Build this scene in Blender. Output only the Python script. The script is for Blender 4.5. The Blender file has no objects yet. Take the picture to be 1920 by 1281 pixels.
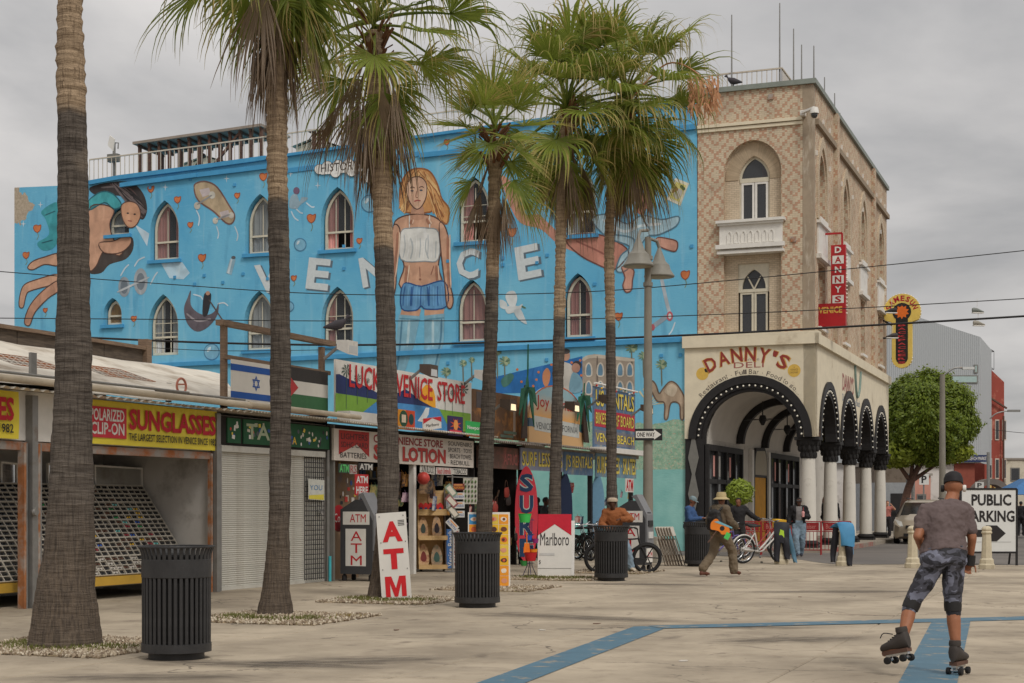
import bpy, bmesh, math, random
from mathutils import Vector, Matrix, Euler, noise
from mathutils.geometry import tessellate_polygon
R = math.radians
rnd = random.Random(7)
SC = bpy.context.scene
COL = SC.collection

# ------------------------------------------------------------------ camera
F, CX, HY, H = 2877.0, 960.0, 950.0, 1.48     # measured lens (px), image centre, horizon row, eye height
cd = bpy.data.cameras.new("camera"); cam = bpy.data.objects.new("camera", cd); COL.objects.link(cam)
cam.location = (0, 0, H); cam.rotation_euler = (R(90), 0, 0)
cd.sensor_width = 36.0; cd.lens = F / 1920 * 36.0
cd.shift_y = (HY - 640.5) / 1920
cd.clip_start = .1; cd.clip_end = 6000
SC.camera = cam

# ------------------------------------------------------------------ sky and sun (overcast)
SUN_EL, SUN_AZ = 48, 152                     # degrees; behind the viewer and a little to the right
W = bpy.data.worlds.new("World"); SC.world = W; W.use_nodes = True
nt = W.node_tree; N = nt.nodes; L = nt.links; N.clear()
def wn(t, **k):
	n = N.new(t)
	for a, b in k.items(): setattr(n, a, b)
	return n
tc = wn('ShaderNodeTexCoord'); sep = wn('ShaderNodeSeparateXYZ'); L.new(tc.outputs['Generated'], sep.inputs[0])
def wm(op, a, b=None, clamp=False):
	n = wn('ShaderNodeMath', operation=op, use_clamp=clamp)
	for i, v in enumerate((a, b)):
		if v is None: continue
		if isinstance(v, (int, float)): n.inputs[i].default_value = v
		else: L.new(v, n.inputs[i])
	return n.outputs[0]
zc = wm('MAXIMUM', sep.outputs[2], 0.0)
den = wm('ADD', zc, .22)
cmb = wn('ShaderNodeCombineXYZ')
L.new(wm('DIVIDE', sep.outputs[0], den), cmb.inputs[0]); L.new(wm('DIVIDE', sep.outputs[1], den), cmb.inputs[1])
n1 = wn('ShaderNodeTexNoise'); n1.inputs['Scale'].default_value = 1.15; n1.inputs['Detail'].default_value = 7
n1.inputs['Roughness'].default_value = .52; n1.inputs['Distortion'].default_value = .35; L.new(cmb.outputs[0], n1.inputs['Vector'])
rmp = wn('ShaderNodeValToRGB'); L.new(n1.outputs[0], rmp.inputs[0])
rmp.color_ramp.elements[0].position = .39; rmp.color_ramp.elements[0].color = (.40, .395, .395, 1)
rmp.color_ramp.elements[1].position = .64; rmp.color_ramp.elements[1].color = (.70, .672, .65, 1)
grad = wm('ADD', wm('MULTIPLY', zc, 1.25), .93)      # overcast sky: brighter towards the zenith
mul = wn('ShaderNodeVectorMath', operation='SCALE'); L.new(rmp.outputs[0], mul.inputs[0]); L.new(grad, mul.inputs['Scale'])
sky = wn('ShaderNodeTexSky', sky_type='NISHITA'); sky.sun_disc = False
sky.sun_elevation = R(SUN_EL); sky.sun_rotation = R(SUN_AZ)
bg1 = wn('ShaderNodeBackground'); L.new(mul.outputs[0], bg1.inputs[0]); bg1.inputs[1].default_value = .93
bg2 = wn('ShaderNodeBackground'); L.new(sky.outputs[0], bg2.inputs[0]); bg2.inputs[1].default_value = .05
mxs = wn('ShaderNodeMixShader'); mxs.inputs[0].default_value = .08
L.new(bg1.outputs[0], mxs.inputs[1]); L.new(bg2.outputs[0], mxs.inputs[2])
wo = wn('ShaderNodeOutputWorld'); L.new(mxs.outputs[0], wo.inputs[0])
sl = bpy.data.lights.new("sun", 'SUN'); sl.energy = 1.5; sl.angle = R(14); sl.color = (1, .965, .91)
so = bpy.data.objects.new("sun", sl); COL.objects.link(so)
so.rotation_euler = (R(90 - SUN_EL), 0, R(180 - SUN_AZ)); so.location = (0, -20, 40)
SC.view_settings.view_transform = 'Standard'; SC.view_settings.look = 'None'
SC.view_settings.exposure = 0.0; SC.view_settings.gamma = 1; SC.view_settings.use_curve_mapping = False
SC.cycles.use_adaptive_sampling = True; SC.cycles.max_bounces = 6; SC.cycles.transparent_max_bounces = 16
SC.cycles.use_denoising = True

# ------------------------------------------------------------------ measuring helpers
def ground(px, py):
	Y = H * F / (py - HY); return ((px - CX) / F * Y, Y)
def at(px, py, Y):
	return Vector(((px - CX) / F * Y, Y, H - (py - HY) / F * Y))
class Frame:                                   # a facade: local x along it, local -y towards the street
	def __init__(s, ox, oy, rz):
		s.o = (ox, oy); s.rz = rz; s.u = (math.cos(rz), math.sin(rz)); s.v = (-math.sin(rz), math.cos(rz))
	def p(s, px, py, y=0.0):                   # point of the facade plane y that shows at (px, py): x, z
		k = (px - CX) / F; ov = s.o[0] * s.v[0] + s.o[1] * s.v[1]
		t = (y + ov) / (k * s.v[0] + s.v[1])
		return ((t * k - s.o[0]) * s.u[0] + (t - s.o[1]) * s.u[1], H - (py - HY) / F * t)
	def q(s, px, py, x=0.0):                   # the same on the side plane x: y, z
		k = (px - CX) / F; ou = s.o[0] * s.u[0] + s.o[1] * s.u[1]
		t = (x + ou) / (k * s.u[0] + s.u[1])
		return ((t * k - s.o[0]) * s.v[0] + (t - s.o[1]) * s.v[1], H - (py - HY) / F * t)
	def w(s, x, y, z=0.0):
		return Vector((s.o[0] + s.u[0] * x + s.v[0] * y, s.o[1] + s.u[1] * x + s.v[1] * y, z))
FA = Frame(9.72, 49.5, math.atan2(-.36, .933))     # mural wall and deli front; origin at the deli corner
FB = Frame(-5.1, 26.9, math.atan2(.9187, .395))    # the row of shops

# ------------------------------------------------------------------ materials
def s2l(c): c /= 255.0; return c / 12.92 if c <= .04045 else ((c + .055) / 1.055) ** 2.4
def rgb(r, g, b): return (s2l(r), s2l(g), s2l(b), 1)
class NT:
	def __init__(s, name):
		s.m = bpy.data.materials.new(name); s.m.use_nodes = True; s.n = s.m.node_tree.nodes; s.l = s.m.node_tree.links
		s.b = s.n['Principled BSDF']; s.tc = s.n.new('ShaderNodeTexCoord')
	def new(s, t, **k):
		n = s.n.new(t)
		for a, b in k.items(): setattr(n, a, b)
		return n
	def set(s, sock, v):
		if isinstance(v, bpy.types.NodeSocket): s.l.new(v, sock)
		else: sock.default_value = v
	def math(s, op, a, b=0.0, c=None, clamp=False):
		n = s.new('ShaderNodeMath', operation=op, use_clamp=clamp)
		s.set(n.inputs[0], a); s.set(n.inputs[1], b)
		if c is not None: s.set(n.inputs[2], c)
		return n.outputs[0]
	def noise(s, sc, det=5, vec=None, rough=.55, dist=0):
		n = s.new('ShaderNodeTexNoise'); n.inputs['Scale'].default_value = sc; n.inputs['Detail'].default_value = det
		n.inputs['Roughness'].default_value = rough; n.inputs['Distortion'].default_value = dist
		s.l.new(vec or s.tc.outputs['Object'], n.inputs['Vector']); return n.outputs[0]
	def map(s, scale, vec=None, rot=(0, 0, 0)):
		n = s.new('ShaderNodeMapping'); n.inputs['Scale'].default_value = scale; n.inputs['Rotation'].default_value = rot
		s.l.new(vec or s.tc.outputs['Object'], n.inputs[0]); return n.outputs[0]
	def rng(s, v, a, b, c, d):
		n = s.new('ShaderNodeMapRange'); s.set(n.inputs[0], v)
		for i, x in enumerate((a, b, c, d)): n.inputs[i + 1].default_value = x
		return n.outputs[0]
	def mix(s, f, a, b, mode='MIX'):
		n = s.new('ShaderNodeMix', data_type='RGBA', blend_type=mode)
		s.set(n.inputs[0], f); s.set(n.inputs[6], a); s.set(n.inputs[7], b); return n.outputs[2]
	def grey(s, v):
		n = s.new('ShaderNodeCombineColor')
		for i in range(3): s.l.new(v, n.inputs[i])
		return n.outputs[0]
	def bump(s, h, st, d=.02):
		n = s.new('ShaderNodeBump'); n.inputs['Strength'].default_value = st; n.inputs['Distance'].default_value = d
		s.l.new(h, n.inputs['Height']); s.l.new(n.outputs[0], s.b.inputs['Normal'])
	def base(s, c): s.set(s.b.inputs['Base Color'], c)
	def rnd(s):
		n = s.new('ShaderNodeObjectInfo'); return n.outputs['Random']
MATS = {}
def mat(name, c, rough=.75, var=.16, sc=5.0, bump=.15, metal=0.0, c2=None, c2at=.58, c2sc=1.6, c2w=.08, rand=0.0, spec=.3, streak=None):
	if name in MATS: return MATS[name]
	t = NT(name)
	a = t.noise(sc, 6, rough=.62)
	col = t.mix(1.0, c, t.grey(t.rng(a, .25, .75, 1 - var, 1 + var)), 'MULTIPLY')
	if c2 is not None:
		vec = t.map(streak) if streak else None
		m = t.rng(t.noise(c2sc, 8, vec, .65), c2at - c2w, c2at + c2w, 0, 1)
		col = t.mix(m, col, c2)
	if rand:
		col = t.mix(1.0, col, t.grey(t.rng(t.rnd(), 0, 1, 1 - rand, 1 + rand)), 'MULTIPLY')
	t.base(col); t.b.inputs['Roughness'].default_value = rough; t.b.inputs['Metallic'].default_value = metal
	t.b.inputs['Specular IOR Level'].default_value = spec
	if bump: t.bump(t.noise(sc * 6, 6), bump, .01)
	MATS[name] = t.m; return t.m
def C(r, g, b): # flat painted or printed colour, cached by value
	n = 'paint_%d_%d_%d' % (r, g, b)
	return mat(n, rgb(r, g, b), .6, .1, 9, .05)
def PM(r, g, b): # brushed mural paint: broken colour, washed highlights and thin darker strokes
	n = 'mural_%d_%d_%d' % (r, g, b)
	if n in MATS: return MATS[n]
	t = NT(n); c = rgb(r, g, b); k = .62
	col = t.mix(t.rng(t.noise(1.7, 4, None, .5, .6), .36, .66, 0, .75), c, (c[0] * k, c[1] * k, c[2] * k, 1))
	col = t.mix(t.rng(t.noise(2.6, 5, t.map((1, 1, .45)), .5, .8), .5, .7, 0, .5), col, (min(.8, c[0] * 1.35 + .03), min(.8, c[1] * 1.35 + .03), min(.8, c[2] * 1.35 + .03), 1))
	col = t.mix(t.rng(t.noise(16, 6), .45, .75, 0, .25), col, (c[0] * .7, c[1] * .72, c[2] * .76, 1))
	t.base(col); t.b.inputs['Roughness'].default_value = .8; t.bump(t.noise(14, 7), .4, .01); MATS[n] = t.m; return t.m
def emit(name, c, st):
	t = NT(name); t.b.inputs['Emission Color'].default_value = c; t.b.inputs['Emission Strength'].default_value = st
	t.base(c); MATS[name] = t.m; return t.m

def glass(name, tint=(.03, .035, .04, 1), mixf=.55):
	t = NT(name); t.base(tint); t.b.inputs['Roughness'].default_value = .06; t.b.inputs['Specular IOR Level'].default_value = .6
	tr = t.new('ShaderNodeBsdfTransparent'); tr.inputs[0].default_value = (.86, .88, .88, 1)
	mx = t.new('ShaderNodeMixShader'); mx.inputs[0].default_value = mixf
	t.l.new(tr.outputs[0], mx.inputs[1]); t.l.new(t.b.outputs[0], mx.inputs[2])
	t.l.new(mx.outputs[0], t.n['Material Output'].inputs[0]); MATS[name] = t.m; return t.m

def m_concrete():
	t = NT('plaza_concrete'); ob = t.tc.outputs['Object']
	geo = t.new('ShaderNodeNewGeometry'); pos = geo.outputs['Position']
	a = t.noise(.55, 9, pos, .62); b = t.noise(3.2, 8, pos, .7); c = t.noise(60, 3, pos)
	col = t.mix(t.rng(a, .34, .66, 0, 1), rgb(142, 130, 113), rgb(182, 168, 147))
	col = t.mix(t.rng(b, .52, .74, 0, .5), col, rgb(118, 105, 88))
	blot = t.rng(t.noise(1.5, 3, t.map((1, 1, 1), pos), .5, 1.2), .6, .72, 0, .5)
	col = t.mix(blot, col, rgb(96, 86, 76))
	v = t.new('ShaderNodeTexVoronoi'); v.inputs['Scale'].default_value = 4.2; t.l.new(t.map((1, 1, 0), pos), v.inputs['Vector'])
	spot = t.math('LESS_THAN', v.outputs['Distance'], .055)
	keep = t.math('GREATER_THAN', t.noise(.9, 3, pos), .44)
	col = t.mix(t.math('MULTIPLY', t.math('MULTIPLY', spot, keep), .6), col, rgb(74, 66, 60))
	v2 = t.new('ShaderNodeTexVoronoi'); v2.inputs['Scale'].default_value = 7; t.l.new(t.map((1, 1, 0), pos), v2.inputs['Vector'])
	col = t.mix(t.math('MULTIPLY', t.math('LESS_THAN', v2.outputs['Distance'], .035), .45), col, rgb(225, 218, 205))
	v3 = t.new('ShaderNodeTexVoronoi', feature='DISTANCE_TO_EDGE'); v3.inputs['Scale'].default_value = .33
	wv = t.new('ShaderNodeVectorMath', operation='ADD'); t.l.new(t.map((1, 1, 0), pos), wv.inputs[0])
	nn = t.new('ShaderNodeTexNoise'); nn.inputs['Scale'].default_value = 1.3; nn.inputs['Detail'].default_value = 6; t.l.new(pos, nn.inputs[0]); t.l.new(nn.outputs['Color'], wv.inputs[1])
	t.l.new(wv.outputs[0], v3.inputs['Vector'])
	crack = t.math('MULTIPLY', t.math('LESS_THAN', v3.outputs['Distance'], .0045), t.rng(t.noise(.4, 2, pos), .5, .56, 0, .7))
	col = t.mix(crack, col, rgb(80, 72, 64))
	col = t.mix(1.0, col, t.grey(t.rng(t.rnd(), 0, 1, .93, 1.06)), 'MULTIPLY')
	t.base(col); t.b.inputs['Roughness'].default_value = .88; t.b.inputs['Specular IOR Level'].default_value = .25
	t.bump(c, .25, .006); MATS['plaza'] = t.m; return t.m
def m_asphalt():
	t = NT('asphalt'); geo = t.new('ShaderNodeNewGeometry'); pos = geo.outputs['Position']
	a = t.noise(.35, 7, pos); b = t.noise(40, 3, pos)
	col = t.mix(t.rng(a, .3, .7, 0, 1), rgb(84, 79, 75), rgb(112, 105, 98))
	col = t.mix(t.rng(b, .4, .8, 0, .35), col, rgb(140, 134, 126))
	t.base(col); t.b.inputs['Roughness'].default_value = .9; t.bump(b, .4, .006); return t.m
def m_brick():
	t = NT('patterned_brick'); s3 = t.new('ShaderNodeSeparateXYZ'); t.l.new(t.tc.outputs['Object'], s3.inputs[0])
	u = t.math('ADD', s3.outputs[0], s3.outputs[1]); z = s3.outputs[2]
	bw, bh = .168, .062
	su = t.math('SNAP', u, bw / 2); sz = t.math('SNAP', z, bh)
	a = t.math('DIVIDE', t.math('PINGPONG', t.math('ADD', su, .13), .52), .52)
	b = t.math('DIVIDE', t.math('PINGPONG', sz, .62), .62)
	v = t.math('ADD', a, b)
	def band(c, w): return t.math('LESS_THAN', t.math('ABSOLUTE', t.math('SUBTRACT', v, c)), w)
	pk = t.math('MAXIMUM', band(1.0, .1), t.math('MAXIMUM', band(.45, .09), band(1.55, .09)))
	cmb = t.new('ShaderNodeCombineXYZ'); t.l.new(u, cmb.inputs[0]); t.l.new(z, cmb.inputs[1])
	br = t.new('ShaderNodeTexBrick'); t.l.new(cmb.outputs[0], br.inputs['Vector'])
	for k, x in (('Scale', 1), ('Brick Width', bw), ('Row Height', bh), ('Mortar Size', .006), ('Mortar Smooth', .2)): br.inputs[k].default_value = x
	br.inputs['Color1'].default_value = (0, 0, 0, 1); br.inputs['Color2'].default_value = (1, 1, 1, 1)
	r1 = t.new('ShaderNodeSeparateColor'); t.l.new(br.outputs['Color'], r1.inputs[0])
	tan = t.mix(r1.outputs[0], rgb(204, 187, 160), rgb(211, 195, 169)); pink = t.mix(r1.outputs[0], rgb(186, 144, 118), rgb(193, 151, 125))
	col = t.mix(pk, tan, pink)
	col = t.mix(br.outputs['Fac'], col, rgb(184, 166, 142))
	col = t.mix(t.rng(t.noise(.9, 8), .48, .72, 0, .5), col, rgb(132, 114, 98))
	col = t.mix(t.rng(t.noise(1.4, 8, t.map((2.2, 2.2, .2)), .6), .56, .72, 0, .4), col, rgb(118, 102, 90))
	col = t.mix(t.rng(t.noise(2.1, 7, t.map((1, 1, .35))), .66, .72, 0, .2), col, rgb(224, 214, 198))
	t.base(col); t.b.inputs['Roughness'].default_value = .85; t.b.inputs['Specular IOR Level'].default_value = .2
	t.bump(t.math('MULTIPLY', br.outputs['Fac'], -1.0), .6, .008); return t.m
def m_plain_brick():
	t = NT('tan_brick'); s3 = t.new('ShaderNodeSeparateXYZ'); t.l.new(t.tc.outputs['Object'], s3.inputs[0])
	cmb = t.new('ShaderNodeCombineXYZ'); t.l.new(t.math('ADD', s3.outputs[0], s3.outputs[1]), cmb.inputs[0]); t.l.new(s3.outputs[2], cmb.inputs[1])
	br = t.new('ShaderNodeTexBrick'); t.l.new(cmb.outputs[0], br.inputs['Vector'])
	for k, x in (('Scale', 1), ('Brick Width', .168), ('Row Height', .062), ('Mortar Size', .006)): br.inputs[k].default_value = x
	br.inputs['Color1'].default_value = rgb(190, 172, 146); br.inputs['Color2'].default_value = rgb(208, 190, 164); br.inputs['Mortar'].default_value = rgb(164, 148, 128)
	t.base(t.mix(t.rng(t.noise(1.2, 7), .5, .75, 0, .3), br.outputs['Color'], rgb(130, 114, 98)))
	t.b.inputs['Roughness'].default_value = .85; t.bump(t.math('MULTIPLY', br.outputs['Fac'], -1.0), .5, .006); return t.m
def m_mural():
	t = NT('mural_paint'); s3 = t.new('ShaderNodeSeparateXYZ'); t.l.new(t.tc.outputs['Object'], s3.inputs[0])
	z = s3.outputs[2]; x = s3.outputs[0]
	zz = t.math('ADD', z, t.math('MULTIPLY', t.noise(.6, 5), .8))
	blue = t.mix(t.rng(t.noise(.35, 8, None, .6), .35, .65, 0, 1), rgb(88, 167, 207), rgb(118, 188, 217))
	blue = t.mix(t.rng(zz, 6, 11, .45, 0), blue, rgb(130, 194, 214))
	blue = t.mix(t.rng(t.noise(2.5, 8, t.map((1, 1, .2))), .56, .76, 0, .5), blue, rgb(66, 128, 168))
	blue = t.mix(t.rng(t.noise(1.1, 9, t.map((2.6, 1, .16)), .6), .58, .7, 0, .4), blue, rgb(160, 202, 218))
	blue = t.mix(t.rng(t.noise(5, 6, t.map((.3, 1, 1))), .58, .75, 0, .3), blue, rgb(150, 208, 235))
	# the painted meadow and the plain teal dado at the deli end
	n1 = t.noise(7, 7, None, .7); n2 = t.noise(16, 5, None, .6); n3 = t.noise(11, 4)
	mead = t.mix(t.rng(n1, .4, .6, 0, 1), rgb(128, 168, 142), rgb(165, 190, 165))
	mead = t.mix(t.rng(n2, .58, .64, 0, .8), mead, rgb(206, 150, 132)); mead = t.mix(t.rng(n3, .6, .66, 0, .7), mead, rgb(214, 200, 170))
	mead = t.mix(t.rng(t.noise(23, 3), .6, .66, 0, .6), mead, rgb(90, 120, 130))
	low = t.math('MULTIPLY', t.math('LESS_THAN', zz, 4.75), t.math('GREATER_THAN', x, -12.0))
	col = t.mix(low, blue, mead)
	teal = t.mix(t.rng(t.noise(1.2, 7), .3, .7, 0, 1), rgb(120, 178, 172), rgb(150, 200, 192))
	col = t.mix(t.math('LESS_THAN', z, 2.72), col, teal)
	# flaked paint showing render at the far upper corner
	fl = t.math('ADD', t.math('MULTIPLY', t.math('ABSOLUTE', t.math('ADD', x, 31.45)), .9), t.math('ABSOLUTE', t.math('MULTIPLY', t.math('SUBTRACT', z, 13.35), .75)))
	fl = t.math('ADD', fl, t.math('MULTIPLY', t.noise(2.4, 6), 1.1))
	col = t.mix(t.math('LESS_THAN', fl, 1.25), col, t.mix(t.noise(9, 6), rgb(120, 104, 88), rgb(214, 200, 178)))
	t.base(col); t.b.inputs['Roughness'].default_value = .8; t.b.inputs['Specular IOR Level'].default_value = .25
	t.bump(t.noise(14, 7, t.map((.5, 1, 1.6))), .5, .012); MATS['mural'] = t.m; return t.m
def m_trunk():
	t = NT('palm_bark'); s3 = t.new('ShaderNodeSeparateXYZ'); t.l.new(t.tc.outputs['Object'], s3.inputs[0]); z = s3.outputs[2]
	zn = t.math('ADD', z, t.math('MULTIPLY', t.noise(3.5, 4), .35))
	ring = t.noise(1, 6, t.map((3.2, 3.2, 30)), .6); fib = t.noise(1, 6, t.map((42, 42, 3.2)), .6)
	low = t.mix(t.rng(ring, .3, .7, 0, 1), rgb(70, 63, 57), rgb(112, 103, 94)); low = t.mix(t.rng(fib, .5, .72, 0, .75), low, rgb(46, 41, 37))
	up = t.mix(t.rng(ring, .35, .65, 0, 1), rgb(134, 114, 92), rgb(182, 158, 130)); up = t.mix(t.rng(fib, .52, .7, 0, .75), up, rgb(84, 68, 53))
	foot = t.mix(t.rng(fib, .35, .7, 0, 1), rgb(112, 98, 84), rgb(74, 66, 59))
	col = t.mix(t.rng(zn, 5.72, 5.86, 0, 1), low, up)
	col = t.mix(t.rng(zn, .9, 1.9, .8, 0), col, foot)
	col = t.mix(t.rng(t.noise(1.7, 5), .62, .72, 0, .4), col, rgb(142, 128, 112))
	col = t.mix(1.0, col, t.grey(t.rng(t.rnd(), 0, 1, .88, 1.1)), 'MULTIPLY')
	t.base(col); t.b.inputs['Roughness'].default_value = .95; t.b.inputs['Specular IOR Level'].default_value = .15
	t.bump(t.math('ADD', ring, fib), 1.0, .03); return t.m
def m_leaf(name, a, b, tip, tr=.35):
	t = NT(name); at_ = t.new('ShaderNodeAttribute', attribute_name='tip')
	f = at_.outputs['Fac']; o = t.rnd()
	col = t.mix(o, a, b)
	col = t.mix(t.rng(t.noise(7, 3), .35, .7, 0, .5), col, b)
	tn = t.math('ADD', f, t.math('MULTIPLY', t.math('SUBTRACT', t.noise(6, 3), .5), .6)); tn = t.math('ADD', tn, t.math('MULTIPLY', t.math('SUBTRACT', o, .5), .3))
	col = t.mix(t.rng(tn, .55, 1.0, 0, .9), col, tip)
	t.base(col); t.b.inputs['Roughness'].default_value = .5; t.b.inputs['Specular IOR Level'].default_value = .35
	if tr:
		ts = t.new('ShaderNodeBsdfTranslucent'); t.l.new(t.mix(.5, col, b), ts.inputs[0]); mx = t.new('ShaderNodeMixShader'); mx.inputs[0].default_value = tr
		t.l.new(t.b.outputs[0], mx.inputs[1]); t.l.new(ts.outputs[0], mx.inputs[2]); t.l.new(mx.outputs[0], t.n['Material Output'].inputs[0])
	return t.m
def m_camo():
	t = NT('grey_camouflage_knit'); v = t.map((5.2, 5.2, 9.0))
	n = t.noise(1.0, 2.2, v, .5, .9)
	col = t.mix(t.math('GREATER_THAN', n, .43), rgb(38, 37, 42), rgb(78, 78, 88))
	col = t.mix(t.math('GREATER_THAN', n, .53), col, rgb(122, 124, 140)); col = t.mix(t.math('GREATER_THAN', t.noise(1.3, 2, v, .5, .7), .6), col, rgb(58, 58, 66))
	t.base(col); t.b.inputs['Roughness'].default_value = .8; return t.m
def m_wood(name, a, b, sc=(3, 3, 30)):
	t = NT(name); g = t.noise(1, 7, t.map(sc), .6, 1.5)
	t.base(t.mix(t.rng(g, .3, .7, 0, 1), a, b)); t.b.inputs['Roughness'].default_value = .8; t.bump(g, .3, .006); MATS[name] = t.m; return t.m

m_concrete(); m_mural()
MAS = m_asphalt(); MBRICK = m_brick(); MTAN = m_plain_brick(); MTRUNK = m_trunk(); MCAMO = m_camo()
MGREEN = m_leaf('palm_leaf', rgb(78, 98, 34), rgb(146, 158, 66), rgb(192, 164, 108), .4)
MDEAD = m_leaf('dead_palm_leaf', rgb(104, 86, 68), rgb(150, 126, 100), rgb(124, 104, 84), .15)
MFIC = m_leaf('ficus_leaf', rgb(84, 106, 26), rgb(158, 166, 54), rgb(176, 180, 66), .3)
MWOOD = m_wood('weathered_timber', rgb(98, 80, 66), rgb(140, 116, 94)); MPLY = m_wood('pale_plywood', rgb(196, 156, 102), rgb(216, 182, 130))
MDARKW = m_wood('rusty_framing', rgb(70, 48, 40), rgb(116, 84, 68)); MPLANK = m_wood('old_plank', rgb(66, 56, 48), rgb(108, 94, 80), (2, 2, 14))
GLS = glass('window_glass', (.1, .11, .12, 1), .35); GLD = glass('dark_glass', (.05, .052, .056, 1), .82)
BLUE = MATS['mural']; CONC = MATS['plaza']
CREAM = mat('cream_render', rgb(222, 210, 184), .8, .1, 2.2, .35, c2=rgb(184, 168, 142), c2at=.66, c2sc=1.1)
WHITE = mat('white_paint', rgb(222, 218, 210), .6, .08, 5, .1, c2=rgb(176, 168, 156), c2at=.68)
FRAMEW = mat('cream_window_paint', rgb(206, 198, 178), .6, .1, 8, .1)
BLACK = mat('black_paint', rgb(40, 38, 38), .55, .25, 6, .15)
BINM = mat('bin_black_coating', rgb(52, 51, 51), .5, .25, 7, .2, c2=rgb(110, 108, 104), c2at=.74, c2sc=9)
STEEL = mat('galvanised_steel', rgb(140, 138, 134), .5, .15, 8, .1, metal=.5, c2=rgb(116, 92, 74), c2at=.66)
RUST = mat('rusty_steel', rgb(150, 142, 134), .7, .2, 5, .2, c2=rgb(156, 92, 48), c2at=.5, c2sc=2.5)
ORUST = mat('orange_rust', rgb(160, 104, 66), .85, .3, 7, .3, c2=rgb(166, 156, 146), c2at=.52, c2sc=3)
GREYP = mat('grey_paint', rgb(120, 118, 112), .6, .12, 6, .1)
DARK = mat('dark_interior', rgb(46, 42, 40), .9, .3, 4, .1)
SHUT = mat('shutter_paint', rgb(196, 193, 183), .55, .1, 2, .1, c2=rgb(176, 170, 158), c2at=.6, c2sc=2.2, rand=.05)
MEMB = mat('white_roof_membrane', rgb(206, 198, 184), .75, .16, 1.4, .4, c2=rgb(164, 150, 132), c2at=.58, c2sc=1.1)
RUBBER = mat('black_rubber', rgb(34, 33, 33), .7, .2, 8, .1)
CHROME = mat('chrome', rgb(190, 190, 190), .25, .05, 5, 0, metal=.9)
STONE = mat('bollard_stone', rgb(196, 184, 158), .85, .14, 6, .4, c2=rgb(150, 138, 116), c2at=.6)
PEDEST = mat('pedestal_concrete', rgb(150, 144, 132), .9, .15, 4, .4)
PINK = mat('pink_curtain', rgb(226, 164, 154), .9, .1, 3, .1); GREYC = mat('grey_curtain', rgb(200, 202, 202), .9, .1, 3, .1)
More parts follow.
